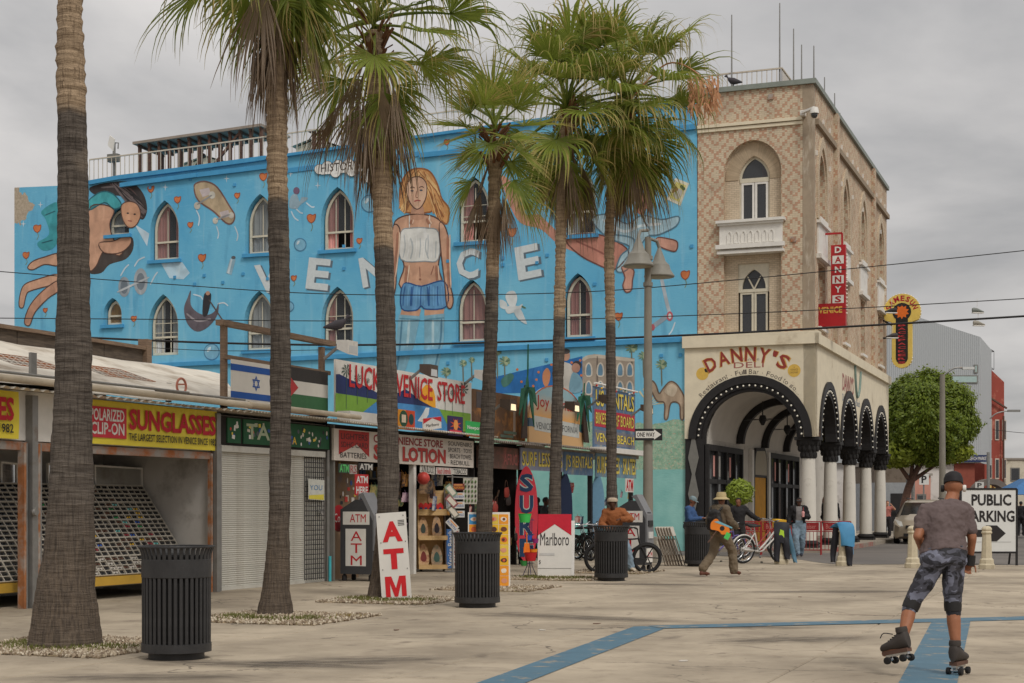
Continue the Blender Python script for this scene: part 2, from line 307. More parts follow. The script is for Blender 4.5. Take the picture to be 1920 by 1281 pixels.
# ------------------------------------------------------------------ mesh helpers
class MB:
	def __init__(s): s.v = []; s.f = []; s.m = []; s.mi = 0
	def add(s, vs, fs):
		o = len(s.v); s.v += [tuple(x) for x in vs]; s.f += [tuple(i + o for i in f) for f in fs]; s.m += [s.mi] * len(fs); return s
	def box(s, x0, y0, z0, x1, y1, z1):
		x0, x1 = sorted((x0, x1)); y0, y1 = sorted((y0, y1)); z0, z1 = sorted((z0, z1))
		return s.add([(x0, y0, z0), (x1, y0, z0), (x1, y1, z0), (x0, y1, z0), (x0, y0, z1), (x1, y0, z1), (x1, y1, z1), (x0, y1, z1)],
						[(0, 3, 2, 1), (4, 5, 6, 7), (0, 1, 5, 4), (1, 2, 6, 5), (2, 3, 7, 6), (3, 0, 4, 7)])
	def bar(s, a, b, w, h=None, up=(0, 0, 1)):              # square bar between two points
		a, b = Vector(a), Vector(b); d = (b - a).normalized(); up = Vector(up)
		if abs(d.dot(up)) > .98: up = Vector((1, 0, 0))
		x = d.cross(up).normalized() * (w / 2); y = x.normalized().cross(d) * ((h or w) / 2)
		vs = [p + sx * x + sy * y for p in (a, b) for sx, sy in ((-1, -1), (1, -1), (1, 1), (-1, 1))]
		return s.add(vs, [(0, 1, 2, 3), (7, 6, 5, 4), (0, 4, 5, 1), (1, 5, 6, 2), (2, 6, 7, 3), (3, 7, 4, 0)])
	def poly(s, pts, y0, y1=None, holes=(), plane='xz'):    # flat or extruded outline with holes
		loops = [[Vector((p[0], p[1], 0)) for p in l] for l in [pts] + list(holes)]
		tris = tessellate_polygon(loops); flat = [p for l in loops for p in l]
		def P(p, y): return (p[0], y, p[1]) if plane == 'xz' else ((y, p[0], p[1]) if plane == 'yz' else (p[0], p[1], y))
		s.add([P(p, y0) for p in flat], [tuple(t) for t in tris])
		if y1 is not None:
			s.add([P(p, y1) for p in flat], [tuple(reversed(t)) for t in tris])
			for l in loops:
				n = len(l); s.add([P(p, y0) for p in l] + [P(p, y1) for p in l], [(i, (i + 1) % n, n + (i + 1) % n, n + i) for i in range(n)])
		return s
	def rim(s, pts, y0, y1, plane='xz'):                    # only the edge of an outline
		n = len(pts)
		def P(p, y): return (p[0], y, p[1]) if plane == 'xz' else ((y, p[0], p[1]) if plane == 'yz' else (p[0], p[1], y))
		return s.add([P(p, y0) for p in pts] + [P(p, y1) for p in pts], [(i, (i + 1) % n, n + (i + 1) % n, n + i) for i in range(n)])
	def tube(s, pts, r, n=8, caps=True, closed=False):
		pts = [Vector(p) for p in pts]; k = len(pts); rs = r if isinstance(r, (list, tuple)) else [r] * k; vs = []; ref = None
		for i, p in enumerate(pts):
			d = ((pts[(i + 1) % k] if closed else pts[min(i + 1, k - 1)]) - (pts[i - 1] if closed else pts[max(i - 1, 0)]))
			d = d.normalized() if d.length > 1e-9 else Vector((0, 0, 1))
			if ref is None: ref = Vector((0, 0, 1)) if abs(d.z) < .9 else Vector((1, 0, 0))
			a = d.cross(ref); a = a.normalized() if a.length > 1e-6 else d.orthogonal().normalized(); b = d.cross(a).normalized(); ref = -b if b.dot(ref) < 0 else b
			vs += [p + (a * math.cos(2 * math.pi * j / n) + b * math.sin(2 * math.pi * j / n)) * rs[i] for j in range(n)]
		fs = [(i * n + j, i * n + (j + 1) % n, ((i + 1) % k) * n + (j + 1) % n, ((i + 1) % k) * n + j) for i in range(k if closed else k - 1) for j in range(n)]
		if caps and not closed: fs += [tuple(range(n)), tuple((k - 1) * n + j for j in reversed(range(n)))]
		return s.add(vs, fs)
	def lathe(s, prof, n=20, c=(0, 0, 0), caps=True, sy=1.0):
		vs = [(c[0] + r * math.cos(2 * math.pi * j / n), c[1] + sy * r * math.sin(2 * math.pi * j / n), c[2] + z) for r, z in prof for j in range(n)]
		k = len(prof); fs = [(i * n + j, i * n + (j + 1) % n, (i + 1) * n + (j + 1) % n, (i + 1) * n + j) for i in range(k - 1) for j in range(n)]
		if caps: fs += [tuple(reversed(range(n))), tuple((k - 1) * n + j for j in range(n))]
		return s.add(vs, fs)
	def loft(s, rings):                                     # rings: lists of equal length, capped
		n = len(rings[0]); k = len(rings); vs = [p for r in rings for p in r]
		fs = [(i * n + j, i * n + (j + 1) % n, (i + 1) * n + (j + 1) % n, (i + 1) * n + j) for i in range(k - 1) for j in range(n)]
		return s.add(vs, fs + [tuple(reversed(range(n))), tuple((k - 1) * n + j for j in range(n))])
	def ball(s, c, r, nu=12, nv=8, rot=None):
		r = r if isinstance(r, (tuple, list)) else (r, r, r); vs = []
		for i in range(nv + 1):
			th = math.pi * i / nv
			for j in range(nu):
				p = Vector((r[0] * math.sin(th) * math.cos(2 * math.pi * j / nu), r[1] * math.sin(th) * math.sin(2 * math.pi * j / nu), r[2] * math.cos(th)))
				if rot is not None: p = rot @ p
				vs.append(p + Vector(c))
		return s.add(vs, [(i * nu + j, (i + 1) * nu + j, (i + 1) * nu + (j + 1) % nu, i * nu + (j + 1) % nu) for i in range(nv) for j in range(nu)])
	def torus(s, c, R_, r, ax='y', n=28, m=8):
		pts = []
		for i in range(n):
			a = 2 * math.pi * i / n; u, v = R_ * math.cos(a), R_ * math.sin(a)
			pts.append(Vector(c) + (Vector((u, 0, v)) if ax == 'y' else Vector((u, v, 0)) if ax == 'z' else Vector((0, u, v))))
		return s.tube(pts, r, m, closed=True)
	def text(s, t, x0, z0, x1, z1, y, bold=0.0, plane='xz', flip=1):
		vs, fs = text_shape(t, bold); o = []
		for (a, b) in vs:
			px, pz = x0 + a * (x1 - x0), z0 + b * (z1 - z0); o.append((px, y, pz) if plane == 'xz' else (y, px, pz) if plane == 'yz' else (px, pz, y))
		return s.add(o, fs)
	def xf(s, M, i0=0):
		s.v[i0:] = [tuple(M @ Vector(p)) for p in s.v[i0:]]; return s
	def mesh(s, name, mats, smooth=None):
		me = bpy.data.meshes.new(name); me.from_pydata(s.v, [], s.f)
		for m in (mats if isinstance(mats, (list, tuple)) else [mats]): me.materials.append(m)
		if any(s.m): me.polygons.foreach_set('material_index', s.m)
		if smooth is not None:
			me.polygons.foreach_set('use_smooth', [True] * len(me.polygons)); me.set_sharp_from_angle(angle=R(smooth))
		me.update(); return me
	def build(s, name, mats, parent=None, smooth=None, loc=None, rz=None, label=None):
		return obj(name, s.mesh(name, mats, smooth), parent, loc, rz, label)
_TXT = {}
def text_shape(t, bold=0.0):                                # lettering outline scaled to a unit box
	key = (t, bold)
	if key in _TXT: return _TXT[key]
	cu = bpy.data.curves.new('t', 'FONT'); cu.body = t; cu.resolution_u = 2; cu.offset = bold; cu.fill_mode = 'FRONT'
	o = bpy.data.objects.new('t', cu); me = o.to_mesh()
	vs = [(v.co.x, v.co.y) for v in me.vertices]; fs = [tuple(p.vertices) for p in me.polygons]
	o.to_mesh_clear(); bpy.data.objects.remove(o); bpy.data.curves.remove(cu)
	if not vs: vs = [(0, 0)]; fs = []
	ax, bx = min(v[0] for v in vs), max(v[0] for v in vs); ay, by = min(v[1] for v in vs), max(v[1] for v in vs)
	w, h = max(bx - ax, 1e-6), max(by - ay, 1e-6)
	_TXT[key] = ([((v[0] - ax) / w, (v[1] - ay) / h) for v in vs], fs); return _TXT[key]
def obj(name, me, parent=None, loc=None, rz=None, label=None):
	o = bpy.data.objects.new(name, me); COL.objects.link(o)
	if parent is not None: o.parent = parent
	if loc is not None: o.location = loc
	if rz is not None: o.rotation_euler = (0, 0, rz)
	if label: o['label'] = label
	return o
def thing(name, label, cat, loc=(0, 0, 0), rz=0.0, group=None):
	o = bpy.data.objects.new(name, None); COL.objects.link(o); o.empty_display_size = .2
	o.location = loc; o.rotation_euler = (0, 0, rz); return tag(o, label, cat, group)
def tag(o, label, cat, group=None):
	o['label'] = label; o['category'] = cat
	if group: o['group'] = group
	return o
def struct(o, label=None):
	o['kind'] = 'structure'
	if label: o['label'] = label
	return o
def dup(root, loc=None, rz=None, label=None, scale=None):
	r = root.copy(); COL.objects.link(r)
	if loc is not None: r.location = loc
	if rz is not None: r.rotation_euler = (0, 0, rz)
	if scale: r.scale = scale if isinstance(scale, tuple) else (scale,) * 3
	if label: r['label'] = label
	for ch in root.children:
		c = ch.copy(); COL.objects.link(c); c.parent = r
		for g in ch.children:
			d = g.copy(); COL.objects.link(d); d.parent = c
	return r
def part(name, mb, mats, parent, smooth=None): return mb.build(name, mats, parent, smooth)
def arch(x0, x1, zb, zs, zt, n=8):                          # pointed or round arch outline
	a = (x1 - x0) / 2; xc = (x0 + x1) / 2; h = zt - zs; r = (a * a + h * h) / (2 * a); pts = [(x0, zb), (x1, zb)]
	am = math.asin(min(1, h / r)) if h <= r else math.pi / 2
	if h >= a * .999:
		am = math.atan2(h, r - a)
	right = [(xc + a - r + r * math.cos(am * i / n), zs + r * math.sin(am * i / n)) for i in range(n + 1)]
	return pts + right + [(2 * xc - p[0], p[1]) for p in reversed(right[:-1])]
def inset(pts, d):                                          # crude inset towards the box centre
	xs = [p[0] for p in pts]; zs = [p[1] for p in pts]; x0, x1, z0, z1 = min(xs), max(xs), min(zs), max(zs)
	fx = (x1 - x0 - 2 * d) / (x1 - x0); fz = (z1 - z0 - 2 * d) / (z1 - z0); xm, zm = (x0 + x1) / 2, (z0 + z1) / 2
	return [(xm + (p[0] - xm) * fx, zm + (p[1] - zm) * fz) for p in pts]
def spl(pts, n=5, closed=True):                             # smooth curve through points
	k = len(pts); out = []
	for i in range(k if closed else k - 1):
		p = [pts[(i + j) % k] if closed else pts[min(max(i + j, 0), k - 1)] for j in (-1, 0, 1, 2)]
		for s in range(n):
			t = s / n
			out.append(tuple(.5 * (2 * p[1][d] + (p[2][d] - p[0][d]) * t + (2 * p[0][d] - 5 * p[1][d] + 4 * p[2][d] - p[3][d]) * t * t + (3 * p[1][d] - p[0][d] - 3 * p[2][d] + p[3][d]) * t ** 3) for d in range(len(p[0]))))
	if not closed: out.append(tuple(pts[-1]))
	return out
def circ(x, z, r, n=20, sz=None): return [(x + r * math.cos(2 * math.pi * i / n), z + (sz or r) * math.sin(2 * math.pi * i / n)) for i in range(n)]
def ribbon(pts, w):                                         # stroke outline of an open line
	L_, R_ = [], []
	for i, p in enumerate(pts):
		a, b = pts[max(i - 1, 0)], pts[min(i + 1, len(pts) - 1)]; dx, dz = b[0] - a[0], b[1] - a[1]; l = math.hypot(dx, dz) or 1
		ww = w * (1 if 0 < i < len(pts) - 1 else .5); L_.append((p[0] - dz / l * ww / 2, p[1] + dx / l * ww / 2)); R_.append((p[0] + dz / l * ww / 2, p[1] - dx / l * ww / 2))
	return L_, R_
def stroke(mb, pts, w, y):
	L_, R_ = ribbon(pts, w); n = len(pts)
	return mb.add([(p[0], y, p[1]) for p in L_ + R_], [(i, i + 1, n + i + 1, n + i) for i in range(n - 1)])

# ------------------------------------------------------------------ ground
g = MB(); g.add([(-1500, -300, -.16), (1500, -300, -.16), (1500, 3000, -.16), (-1500, 3000, -.16)], [(0, 1, 2, 3)])
struct(g.build('ground', MAS))
plaza = MB().add([FA.w(x, y, -.015) for x, y in ((-45, -56), (24, -56), (24, -.8), (-45, -.8))], [(0, 1, 2, 3)])
plaza = struct(plaza.build('plaza', mat('joint_dirt', rgb(66, 59, 52), .95, .2, 5, .2)))
SL = 3.1
slab = MB(); q = SL / 2 - .006; e = .014
slab.add([(-q, -q, -.1), (q, -q, -.1), (q, q, -.1), (-q, q, -.1), (-q, -q, -e), (q, -q, -e), (q, q, -e), (-q, q, -e), (-q + e, -q + e, 0), (q - e, -q + e, 0), (q - e, q - e, 0), (-q + e, q - e, 0)],
			[(0, 1, 5, 4), (1, 2, 6, 5), (2, 3, 7, 6), (3, 0, 4, 7), (4, 5, 9, 8), (5, 6, 10, 9), (6, 7, 11, 10), (7, 4, 8, 11), (8, 9, 10, 11)])
slm = slab.mesh('paving_slab', CONC)
gx0, gy0 = -28.0, -46.9       # grid aligned so that one joint runs where the photo shows it
for i in range(-4, 17):
	for j in range(-1, 15):
		x, y = gx0 + i * SL + 1.55, gy0 + j * SL + 1.55; w = FA.w(x, y)
		if w.y < 6 or abs((w.x) / max(w.y, 1)) > .8 or y > -2.4: continue
		o = obj('paving_slab', slm, plaza, (w.x, w.y, rnd.uniform(-.0025, .0025)), FA.rz)
# asphalt of the side street in front of and beside the deli
def G(px, py, z=0): x, y = ground(px, py); return (x, y)
edge = spl([G(1180, 1040), G(1330, 1042.5), G(1440, 1044), G(1500, 1050), G(1545, 1056.5), G(1600, 1058.5), G(1720, 1058.6), G(1920, 1060), G(2300, 1064)], 5, False)
far = [FA.w(26, 0), FA.w(40, 190), FA.w(-2, 190), FA.w(-2, 22), FA.w(-12, 22), FA.w(-12, -.3), FA.w(-9, -1)]
rd = MB().poly(edge + [(p.x, p.y) for p in far], .006, plane='xy'); road = struct(rd.build('road', MAS))
# raised footway with kerb under the arcade
kerb = [FA.w(x, y) for x, y in ((-4.0, -.55), (.35, -.55), (.62, -.2), (.62, 60), (-4.0, 60))]
fw = MB().poly([(p.x, p.y) for p in kerb], .14, -.05, plane='xy'); struct(fw.build('footway', mat('footway_concrete', rgb(150, 140, 126), .9, .15, 1.5, .3)))
k = MB(); a, b = FA.w(.62, -.1), FA.w(.62, 9.5)
k.bar((a.x, a.y, .075), (b.x, b.y, .075), .1, .16); struct(k.build('red_kerb', mat('red_kerb_paint', rgb(150, 84, 74), .85, .2, 3, .2, c2=rgb(140, 130, 118), c2at=.5)), 'kerb painted red beside the deli arcade')
fw2 = [FA.w(x, y) for x, y in ((13.5, 24), (24, 24), (26, 190), (15.5, 190))]
struct(MB().poly([(p.x, p.y) for p in fw2], .13, -.05, plane='xy').build('footway', MATS['footway_concrete']))
# blue painted guide lines
LINE = mat('blue_line_paint', rgb(80, 110, 126), .7, .14, 3, .15, c2=rgb(146, 136, 120), c2at=.6, c2sc=4, c2w=.04)
def paint_line(pts):
	m = MB().poly([G(*p) for p in pts], .0045, plane='xy'); m.build('painted_line', LINE, plaza)
paint_line([(690, 1352), (820, 1352), (985, 1281), (1245, 1179.5), (1212, 1174.5), (1188, 1175.5), (895, 1281)])
m = MB().poly([G(*p) for p in [(1212, 1174.2), (1700, 1162), (1960, 1155.5), (2150, 1151), (2150, 1157), (1960, 1162), (1700, 1168.5), (1247, 1179.2)]], .0062, plane='xy'); m.build('painted_line', LINE, plaza)
paint_line([(1600, 1370), (1770, 1370), (1795, 1281), (1820, 1163.5), (1747, 1166), (1685, 1281)])

# ------------------------------------------------------------------ windows
def window(parent, x0, x1, zb, zs, zt, y, rail, bars, sill=None, curt=None, open_dark=False, fr=.095, frm=None, grid=(), plane='xz', rot=None):
	"""window in an opening whose outer frame edge is the given arch; y is the frame's outer plane"""
	frm = frm or FRAMEW; out = arch(x0, x1, zb, zs, zt); inn = inset(out, fr)
	f = MB().poly(out, y, y + .09, [inn]); f.box(x0 + .02, y - .01, rail - .035, x1 - .02, y + .06, rail + .035)
	w = f.build('window', frm, parent)
	for bx in bars:
		b = MB().box(bx - .014, y + .012, zb + .05, bx + .014, y + .05, zs + (zt - zs) * .72); b.build('glazing_bar', frm, w)
	for gz in grid:
		b = MB().box(x0 + .05, y + .016, gz - .012, x1 - .05, y + .046, gz + .012); b.build('glazing_bar', frm, w)
	low = [(x0 + fr * .6, zb + fr * .6), (x1 - fr * .6, zb + fr * .6), (x1 - fr * .6, rail), (x0 + fr * .6, rail)]
	upz = [(p[0], max(p[1], rail)) for p in inset(out, fr * .6)]
	MB().poly(upz, y + .03).build('pane', GLS, w)
	if not open_dark: MB().poly(low, y + .045).build('pane', GLS, w)
	for (c0, c1, m) in (curt or []):
		cb = MB(); n = 14; vs = []
		for i in range(n + 1):
			xx = c0 + (c1 - c0) * i / n; yy = y + .1 + .03 * math.sin(i * 2.2) + .01 * math.sin(i * 5)
			vs += [(xx, yy, zb + .03), (xx + .02 * math.sin(i), yy, zt - .05)]
		cb.add(vs, [(2 * i, 2 * i + 2, 2 * i + 3, 2 * i + 1) for i in range(n)]); cb.build('curtain', m, w)
	if sill is not None:
		MB().box(x0 - .16, y - .3, zb - .13, x1 + .16, y + .05, zb - .005).build('window_sill', sill, w)
	return w
# ------------------------------------------------------------------ the long building with the mural
A = FA.p
mural = thing('mural_building', 'long blue building with painted mural wall and pointed arch windows', 'building', FA.w(0, 0), FA.rz)
tp = [(27, 352), (165, 346), (225, 335.5), (370, 317), (500, 299), (700, 271), (880, 246), (1100, 215), (1307, 187)]
top = [A(*p) for p in tp]; x0, xe = top[0][0], top[-1][0]
UP = [(203, 240, 392, 440, .42), (285, 333, 380, 487, .5), (463, 513, 368, 475, .5), (605, 661, 355, 468, .5), (860, 915, 335, 453, .5), (1062, 1114, 318, 440, .5)]
LO = [(197, 226, 563, 609, .45), (281, 332, 556, 665, .5), (461, 512, 550, 656, .45), (606, 660, 542, 645, .5), (858, 911, 528, 640, .45), (1060, 1108, 517, 632, .5)]
holes = []; specs = []
for row, arr in ((0, UP), (1, LO)):
	for i, (a, b, t_, bt, rl) in enumerate(arr):
		xa, _ = A(a, bt); xb, _ = A(b, bt); xm = (a + b) / 2; zt = A(xm, t_)[1]; zb = A(xm, bt)[1]
		zs = zt - (xb - xa) * .92
		if i == 0: zs = zb + (zt - zb) * .42
		h = arch(xa - .07, xb + .05, zb - .03, zs, zt + .09, 7); holes.append(h); specs.append((row, i, xa, xb, zb, zs, zt, rl))
wall = MB(); outer = [(x0, -.1), (xe, -.1)] + list(reversed(top))
wall.poly(outer, 0, None, holes)
for h in holes: wall.rim(h, 0, .38)
D = 13.0
n = len(top)
wall.add([(p[0], .45, p[1]) for p in top] + [(p[0], 0, p[1]) for p in top], [(i, i + 1, n + i + 1, n + i) for i in range(n - 1)])   # parapet top
wall.add([(p[0], .45, p[1]) for p in top] + [(p[0], .45, p[1] - .9) for p in top], [(i, n + i, n + i + 1, i + 1) for i in range(n - 1)])
wall.add([(p[0], .45, p[1] - .9) for p in top] + [(p[0], D, p[1] - .9) for p in top], [(i, i + 1, n + i + 1, n + i) for i in range(n - 1)])   # roof
wall.add([(x0, 0, -.1), (x0, D, -.1), (x0, D, top[0][1] - .9), (x0, .45, top[0][1]), (x0, 0, top[0][1])], [(0, 4, 3, 2, 1)])
wall.add([(x0, D, -.1), (xe, D, -.1), (xe, D, top[-1][1] - .9), (x0, D, top[0][1] - .9)], [(0, 1, 2, 3)])
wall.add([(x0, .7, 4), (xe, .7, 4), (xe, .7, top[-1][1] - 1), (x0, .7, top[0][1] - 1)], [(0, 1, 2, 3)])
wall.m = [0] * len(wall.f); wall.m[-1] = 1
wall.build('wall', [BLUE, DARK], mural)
BL2 = mat('blue_trim_paint', rgb(72, 150, 196), .75, .12, 3, .2)
def band_px(p0, p1, up, out, name, m=BL2):
	a, b = A(*p0), A(*p1); dz = up
	mb = MB().add([(a[0], -out, a[1]), (b[0], -out, b[1]), (b[0], .02, b[1]), (a[0], .02, a[1]), (a[0], -out, a[1] + dz), (b[0], -out, b[1] + dz), (b[0], .02, b[1] + dz), (a[0], .02, a[1] + dz)],
					[(0, 3, 2, 1), (4, 5, 6, 7), (0, 1, 5, 4), (1, 2, 6, 5), (2, 3, 7, 6), (3, 0, 4, 7)]); mb.build(name, m, mural)
band_px((372, 333), (538, 313), .17, .1, 'parapet_moulding'); band_px((538, 325), (787, 293), .17, .035, 'parapet_moulding'); band_px((787, 297), (1306, 243), .17, .1, 'parapet_moulding')
band_px((228, 352), (372, 333), .16, .13, 'parapet_moulding'); band_px((168, 347.5), (225, 337.5), .16, .12, 'coping'); band_px((225, 337.5), (370, 319), .16, .12, 'coping'); band_px((370, 319), (500, 301), .16, .12, 'coping'); band_px((500, 300), (880, 247), .1, .14, 'coping'); band_px((880, 247), (1306, 188), .1, .14, 'coping')
band_px((286, 690), (1290, 641), .16, .1, 'belt_course')
cs = {0: [(0, .6, GREYC)], 1: [(0, .52, PINK), (.78, 1, PINK)], 2: [(0, 1, GREYC)], 3: [(0, .4, PINK), (.8, 1, PINK)], 4: [(0, .4, PINK), (.85, 1, PINK)], 5: [(0, .4, GREYC)]}
cl = {0: [(0, 1, C(206, 160, 80))], 1: [(.0, .4, GREYC), (.7, 1, GREYC)], 2: [(0, 1, GREYC)], 3: [(0, .34, PINK), (.82, 1, GREYC)], 4: [(0, 1, PINK)], 5: [(.0, .42, PINK), (.7, 1, PINK)]}
for (row, i, xa, xb, zb, zs, zt, rl) in specs:
	w_ = xb - xa; cur = [(xa + w_ * c0, xa + w_ * c1, m) for c0, c1, m in (cs if row == 0 else cl).get(i, [])]
	bars = [xa + w_ * .5] if i else []
	if row and i in (1, 3): bars = [xa + w_ * .36, xa + w_ * .66]
	elif i in (3,): bars = [xa + w_ * .36, xa + w_ * .66]
	grid = [zs + .12, zb + (zs - zb) * .78] if (row and i in (1, 3)) or (not row and i == 4) else []
	window(mural, xa, xb, zb, zs, zt, .2, zb + (zs - zb) * (.62 if i else .9), bars, BL2 if i != 1 or row == 0 else None, cur, (row, i) in ((0, 3), (0, 4), (1, 1)), grid=grid)
# wall anchor plates
for (px, py) in ((282, 352), (440, 347), (357, 336), (328, 520), (383, 517), (456, 514), (502, 523), (365, 533), (418, 530), (645, 462), (645, 504), (840, 490), (943, 484), (943, 497), (1026, 479), (1007, 493), (840, 681), (1297, 462), (1276, 666), (1240, 667), (1025, 675), (1115, 533)):
	x, z = A(px, py); MB().box(x - .055, -.035, z - .055, x + .055, .0, z + .055).build('anchor_plate', BL2, mural)

# --- painted figures and motifs: generic stand-ins in the colours and places of the mural
def mp(pts): return [A(p[0], p[1]) for p in pts]
def paint(name, shapes):
	"""shapes: (kind, pixel points, colour, layer[, width]) -> one flat painted motif on the wall"""
	mb = MB(); ms = []
	for sh in shapes:
		kind, pts, c, ly = sh[:4]; mt = PM(*c)
		if mt not in ms: ms.append(mt)
		mb.mi = ms.index(mt); y = -.004 - .0025 * ly
		if kind == 'f': mb.poly(mp(spl(pts, 4)), y)
		elif kind == 'p': mb.poly(mp(pts), y)
		elif kind == 's': stroke(mb, mp(spl(pts, 5, False)), sh[4], y)
		elif kind == 'o':
			l = mp(spl(pts, 4)); stroke(mb, l + [l[0]], sh[4] if len(sh) > 4 else .05, y)
		elif kind == 'b': mb.poly(mp(circ(pts[0], pts[1], pts[2], 18, pts[3] if len(pts) > 3 else pts[2])), y)
	return mb.build(name, ms, mural)
SK, SKD, HR, HRD = (206, 160, 132), (150, 104, 84), (204, 148, 92), (150, 96, 56)
OL = (92, 66, 56)
# standing woman, arms at her sides
hair = [(752, 345), (766, 322), (786, 316), (806, 322), (820, 345), (828, 372), (842, 392), (838, 420), (824, 408), (812, 388), (806, 398), (760, 398), (750, 380)]
body = [(738, 422), (762, 404), (806, 404), (830, 420), (836, 450), (828, 470), (822, 500), (826, 540), (752, 540), (758, 500), (748, 470)]
paint('painted_woman', [
	('f', hair, HR, 0), ('o', hair, HRD, 1, .06), ('s', [(760, 330), (752, 360), (764, 392)], HRD, 1, .04), ('s', [(800, 326), (816, 356), (826, 396)], (226, 178, 120), 1, .06), ('s', [(790, 320), (808, 350), (814, 384)], HRD, 1, .04),
	('f', body, SK, 1), ('o', body, OL, 2, .05), ('f', [(774, 385), (792, 385), (794, 410), (772, 410)], (192, 146, 120), 2),
	('f', [(764, 345), (774, 333), (790, 333), (800, 346), (799, 370), (790, 388), (780, 392), (769, 380), (763, 362)], (218, 176, 148), 3), ('o', [(764, 345), (774, 333), (790, 333), (800, 346), (799, 370), (790, 388), (780, 392), (769, 380), (763, 362)], OL, 4, .035),
	('b', (773, 358, 3, 1.6), (70, 80, 92), 4), ('b', (790, 357, 3, 1.6), (70, 80, 92), 4), ('s', [(769, 353), (774, 351), (778, 353)], OL, 4, .03), ('s', [(786, 352), (791, 350), (795, 352)], OL, 4, .03), ('s', [(782, 358), (780, 369), (784, 371)], SKD, 4, .03), ('s', [(777, 378), (783, 376), (789, 377)], (170, 90, 82), 4, .05),
	('f', [(752, 436), (770, 428), (802, 428), (822, 436), (822, 486), (796, 490), (752, 486)], (226, 226, 220), 3), ('o', [(752, 436), (770, 428), (802, 428), (822, 436), (822, 486), (796, 490), (752, 486)], (150, 156, 158), 4, .04),
	('s', [(768, 428), (768, 404)], (226, 226, 220), 4, .04), ('s', [(806, 428), (806, 404)], (226, 226, 220), 4, .04), ('s', [(770, 446), (774, 466), (770, 486)], (186, 192, 192), 4, .05), ('s', [(800, 446), (798, 466), (804, 486)], (186, 192, 192), 4, .05),
	('s', [(787, 500), (788, 520)], SKD, 3, .035), ('b', (788, 524, 2.2), SKD, 3), ('s', [(760, 498), (766, 516)], SKD, 3, .04), ('s', [(814, 498), (808, 516)], SKD, 3, .04),
	('f', [(757, 532), (790, 537), (834, 528), (838, 574), (800, 580), (790, 574), (780, 582), (753, 578)], (96, 152, 198), 3), ('o', [(757, 532), (790, 537), (834, 528), (838, 574), (800, 580), (790, 574), (780, 582), (753, 578)], (40, 84, 138), 4, .05),
	('s', [(772, 538), (770, 574)], (46, 98, 156), 4, .06), ('s', [(802, 538), (804, 574)], (46, 98, 156), 4, .06), ('s', [(820, 534), (824, 570)], (110, 168, 214), 4, .06), ('s', [(786, 540), (788, 572)], (110, 168, 214), 4, .05),
	('p', [(754, 578), (790, 580), (786, 594), (750, 592)], SK, 2), ('p', [(796, 578), (834, 574), (832, 590), (796, 594)], SK, 2),
	('p', [(748, 590), (788, 593), (776, 650), (758, 700), (735, 700), (742, 650)], (132, 180, 200), 3), ('p', [(796, 592), (834, 588), (832, 640), (820, 700), (792, 700), (796, 650)], (132, 180, 200), 3),
	('s', [(754, 600), (750, 650), (744, 698)], (84, 134, 160), 4, .07), ('s', [(828, 598), (826, 640), (814, 698)], (84, 134, 160), 4, .07), ('s', [(768, 600), (764, 650)], (176, 210, 222), 4, .1), ('s', [(812, 600), (812, 650)], (176, 210, 222), 4, .1), ('s', [(749, 597), (788, 600)], (96, 148, 172), 5, .05), ('s', [(796, 600), (833, 596)], (96, 148, 172), 5, .05),
	('f', [(738, 424), (750, 430), (748, 468), (744, 500), (742, 540), (734, 566), (728, 562), (730, 530), (732, 480)], SK, 4), ('o', [(738, 424), (750, 430), (748, 468), (744, 500), (742, 540), (734, 566), (728, 562), (730, 530), (732, 480)], OL, 5, .045),
	('f', [(824, 420), (836, 428), (844, 470), (842, 520), (850, 560), (846, 578), (838, 572), (834, 530), (828, 480)], SK, 4), ('o', [(824, 420), (836, 428), (844, 470), (842, 520), (850, 560), (846, 578), (838, 572), (834, 530), (828, 480)], OL, 5, .045)])
def tuft(name, root, tips, c0, c1, w0=.05):
	r = random.Random(len(tips) * 7 + root[0]); sh = []
	for k in range(34):
		a, b = tips[k % len(tips)], tips[(k + 1) % len(tips)]; f_ = r.random(); tx, ty = a[0] + (b[0] - a[0]) * f_, a[1] + (b[1] - a[1]) * f_; mx, my = (root[0] + tx) / 2 + r.uniform(-7, 7), (root[1] + ty) / 2 + r.uniform(-5, 5)
		sh.append(('s', [(root[0] + r.uniform(-8, 8), root[1] + r.uniform(-3, 3)), (mx, my), (tx, ty)], (c0, c1, HRD)[k % 3] if c0 == HR else (c0, c1)[k % 2], 2 + k * .03, w0 * r.uniform(.5, 1.2)))
	paint(name, sh)
tuft('painted_hair', (784, 322), [(752, 362), (748, 392), (760, 402)], HR, (228, 184, 126)); tuft('painted_hair', (790, 322), [(820, 350), (836, 400), (828, 416), (812, 400)], HR, (228, 184, 126))
tuft('painted_hair', (215, 345), [(262, 372), (276, 396), (266, 410), (240, 372)], (40, 36, 38), (116, 104, 104), .06)
sh_ = []
for pts_ in ([(746, 436), (744, 470), (738, 520)], [(840, 440), (840, 490), (842, 540)], [(764, 498), (760, 530)], [(818, 498), (820, 526)], [(772, 412), (770, 420)], [(800, 410), (806, 420)]): sh_ += [('s', pts_, (168, 118, 94), 7, .09), ('s', [(p[0] + 4, p[1]) for p in pts_], (232, 196, 170), 7.4, .05)]
for k in range(9): sh_.append(('s', [(758 + k * 7.5, 440 + (k % 3) * 6), (760 + k * 7.2, 462), (756 + k * 7.6, 484)], ((188, 194, 196), (240, 240, 236))[k % 2], 6, .035))
for k in range(10): sh_.append(('s', [(760 + k * 7.6, 536), (757 + k * 8, 556), (756 + k * 8.2, 574)], ((48, 100, 158), (112, 170, 216))[k % 2], 6, .04))
paint('painted_shading', sh_)
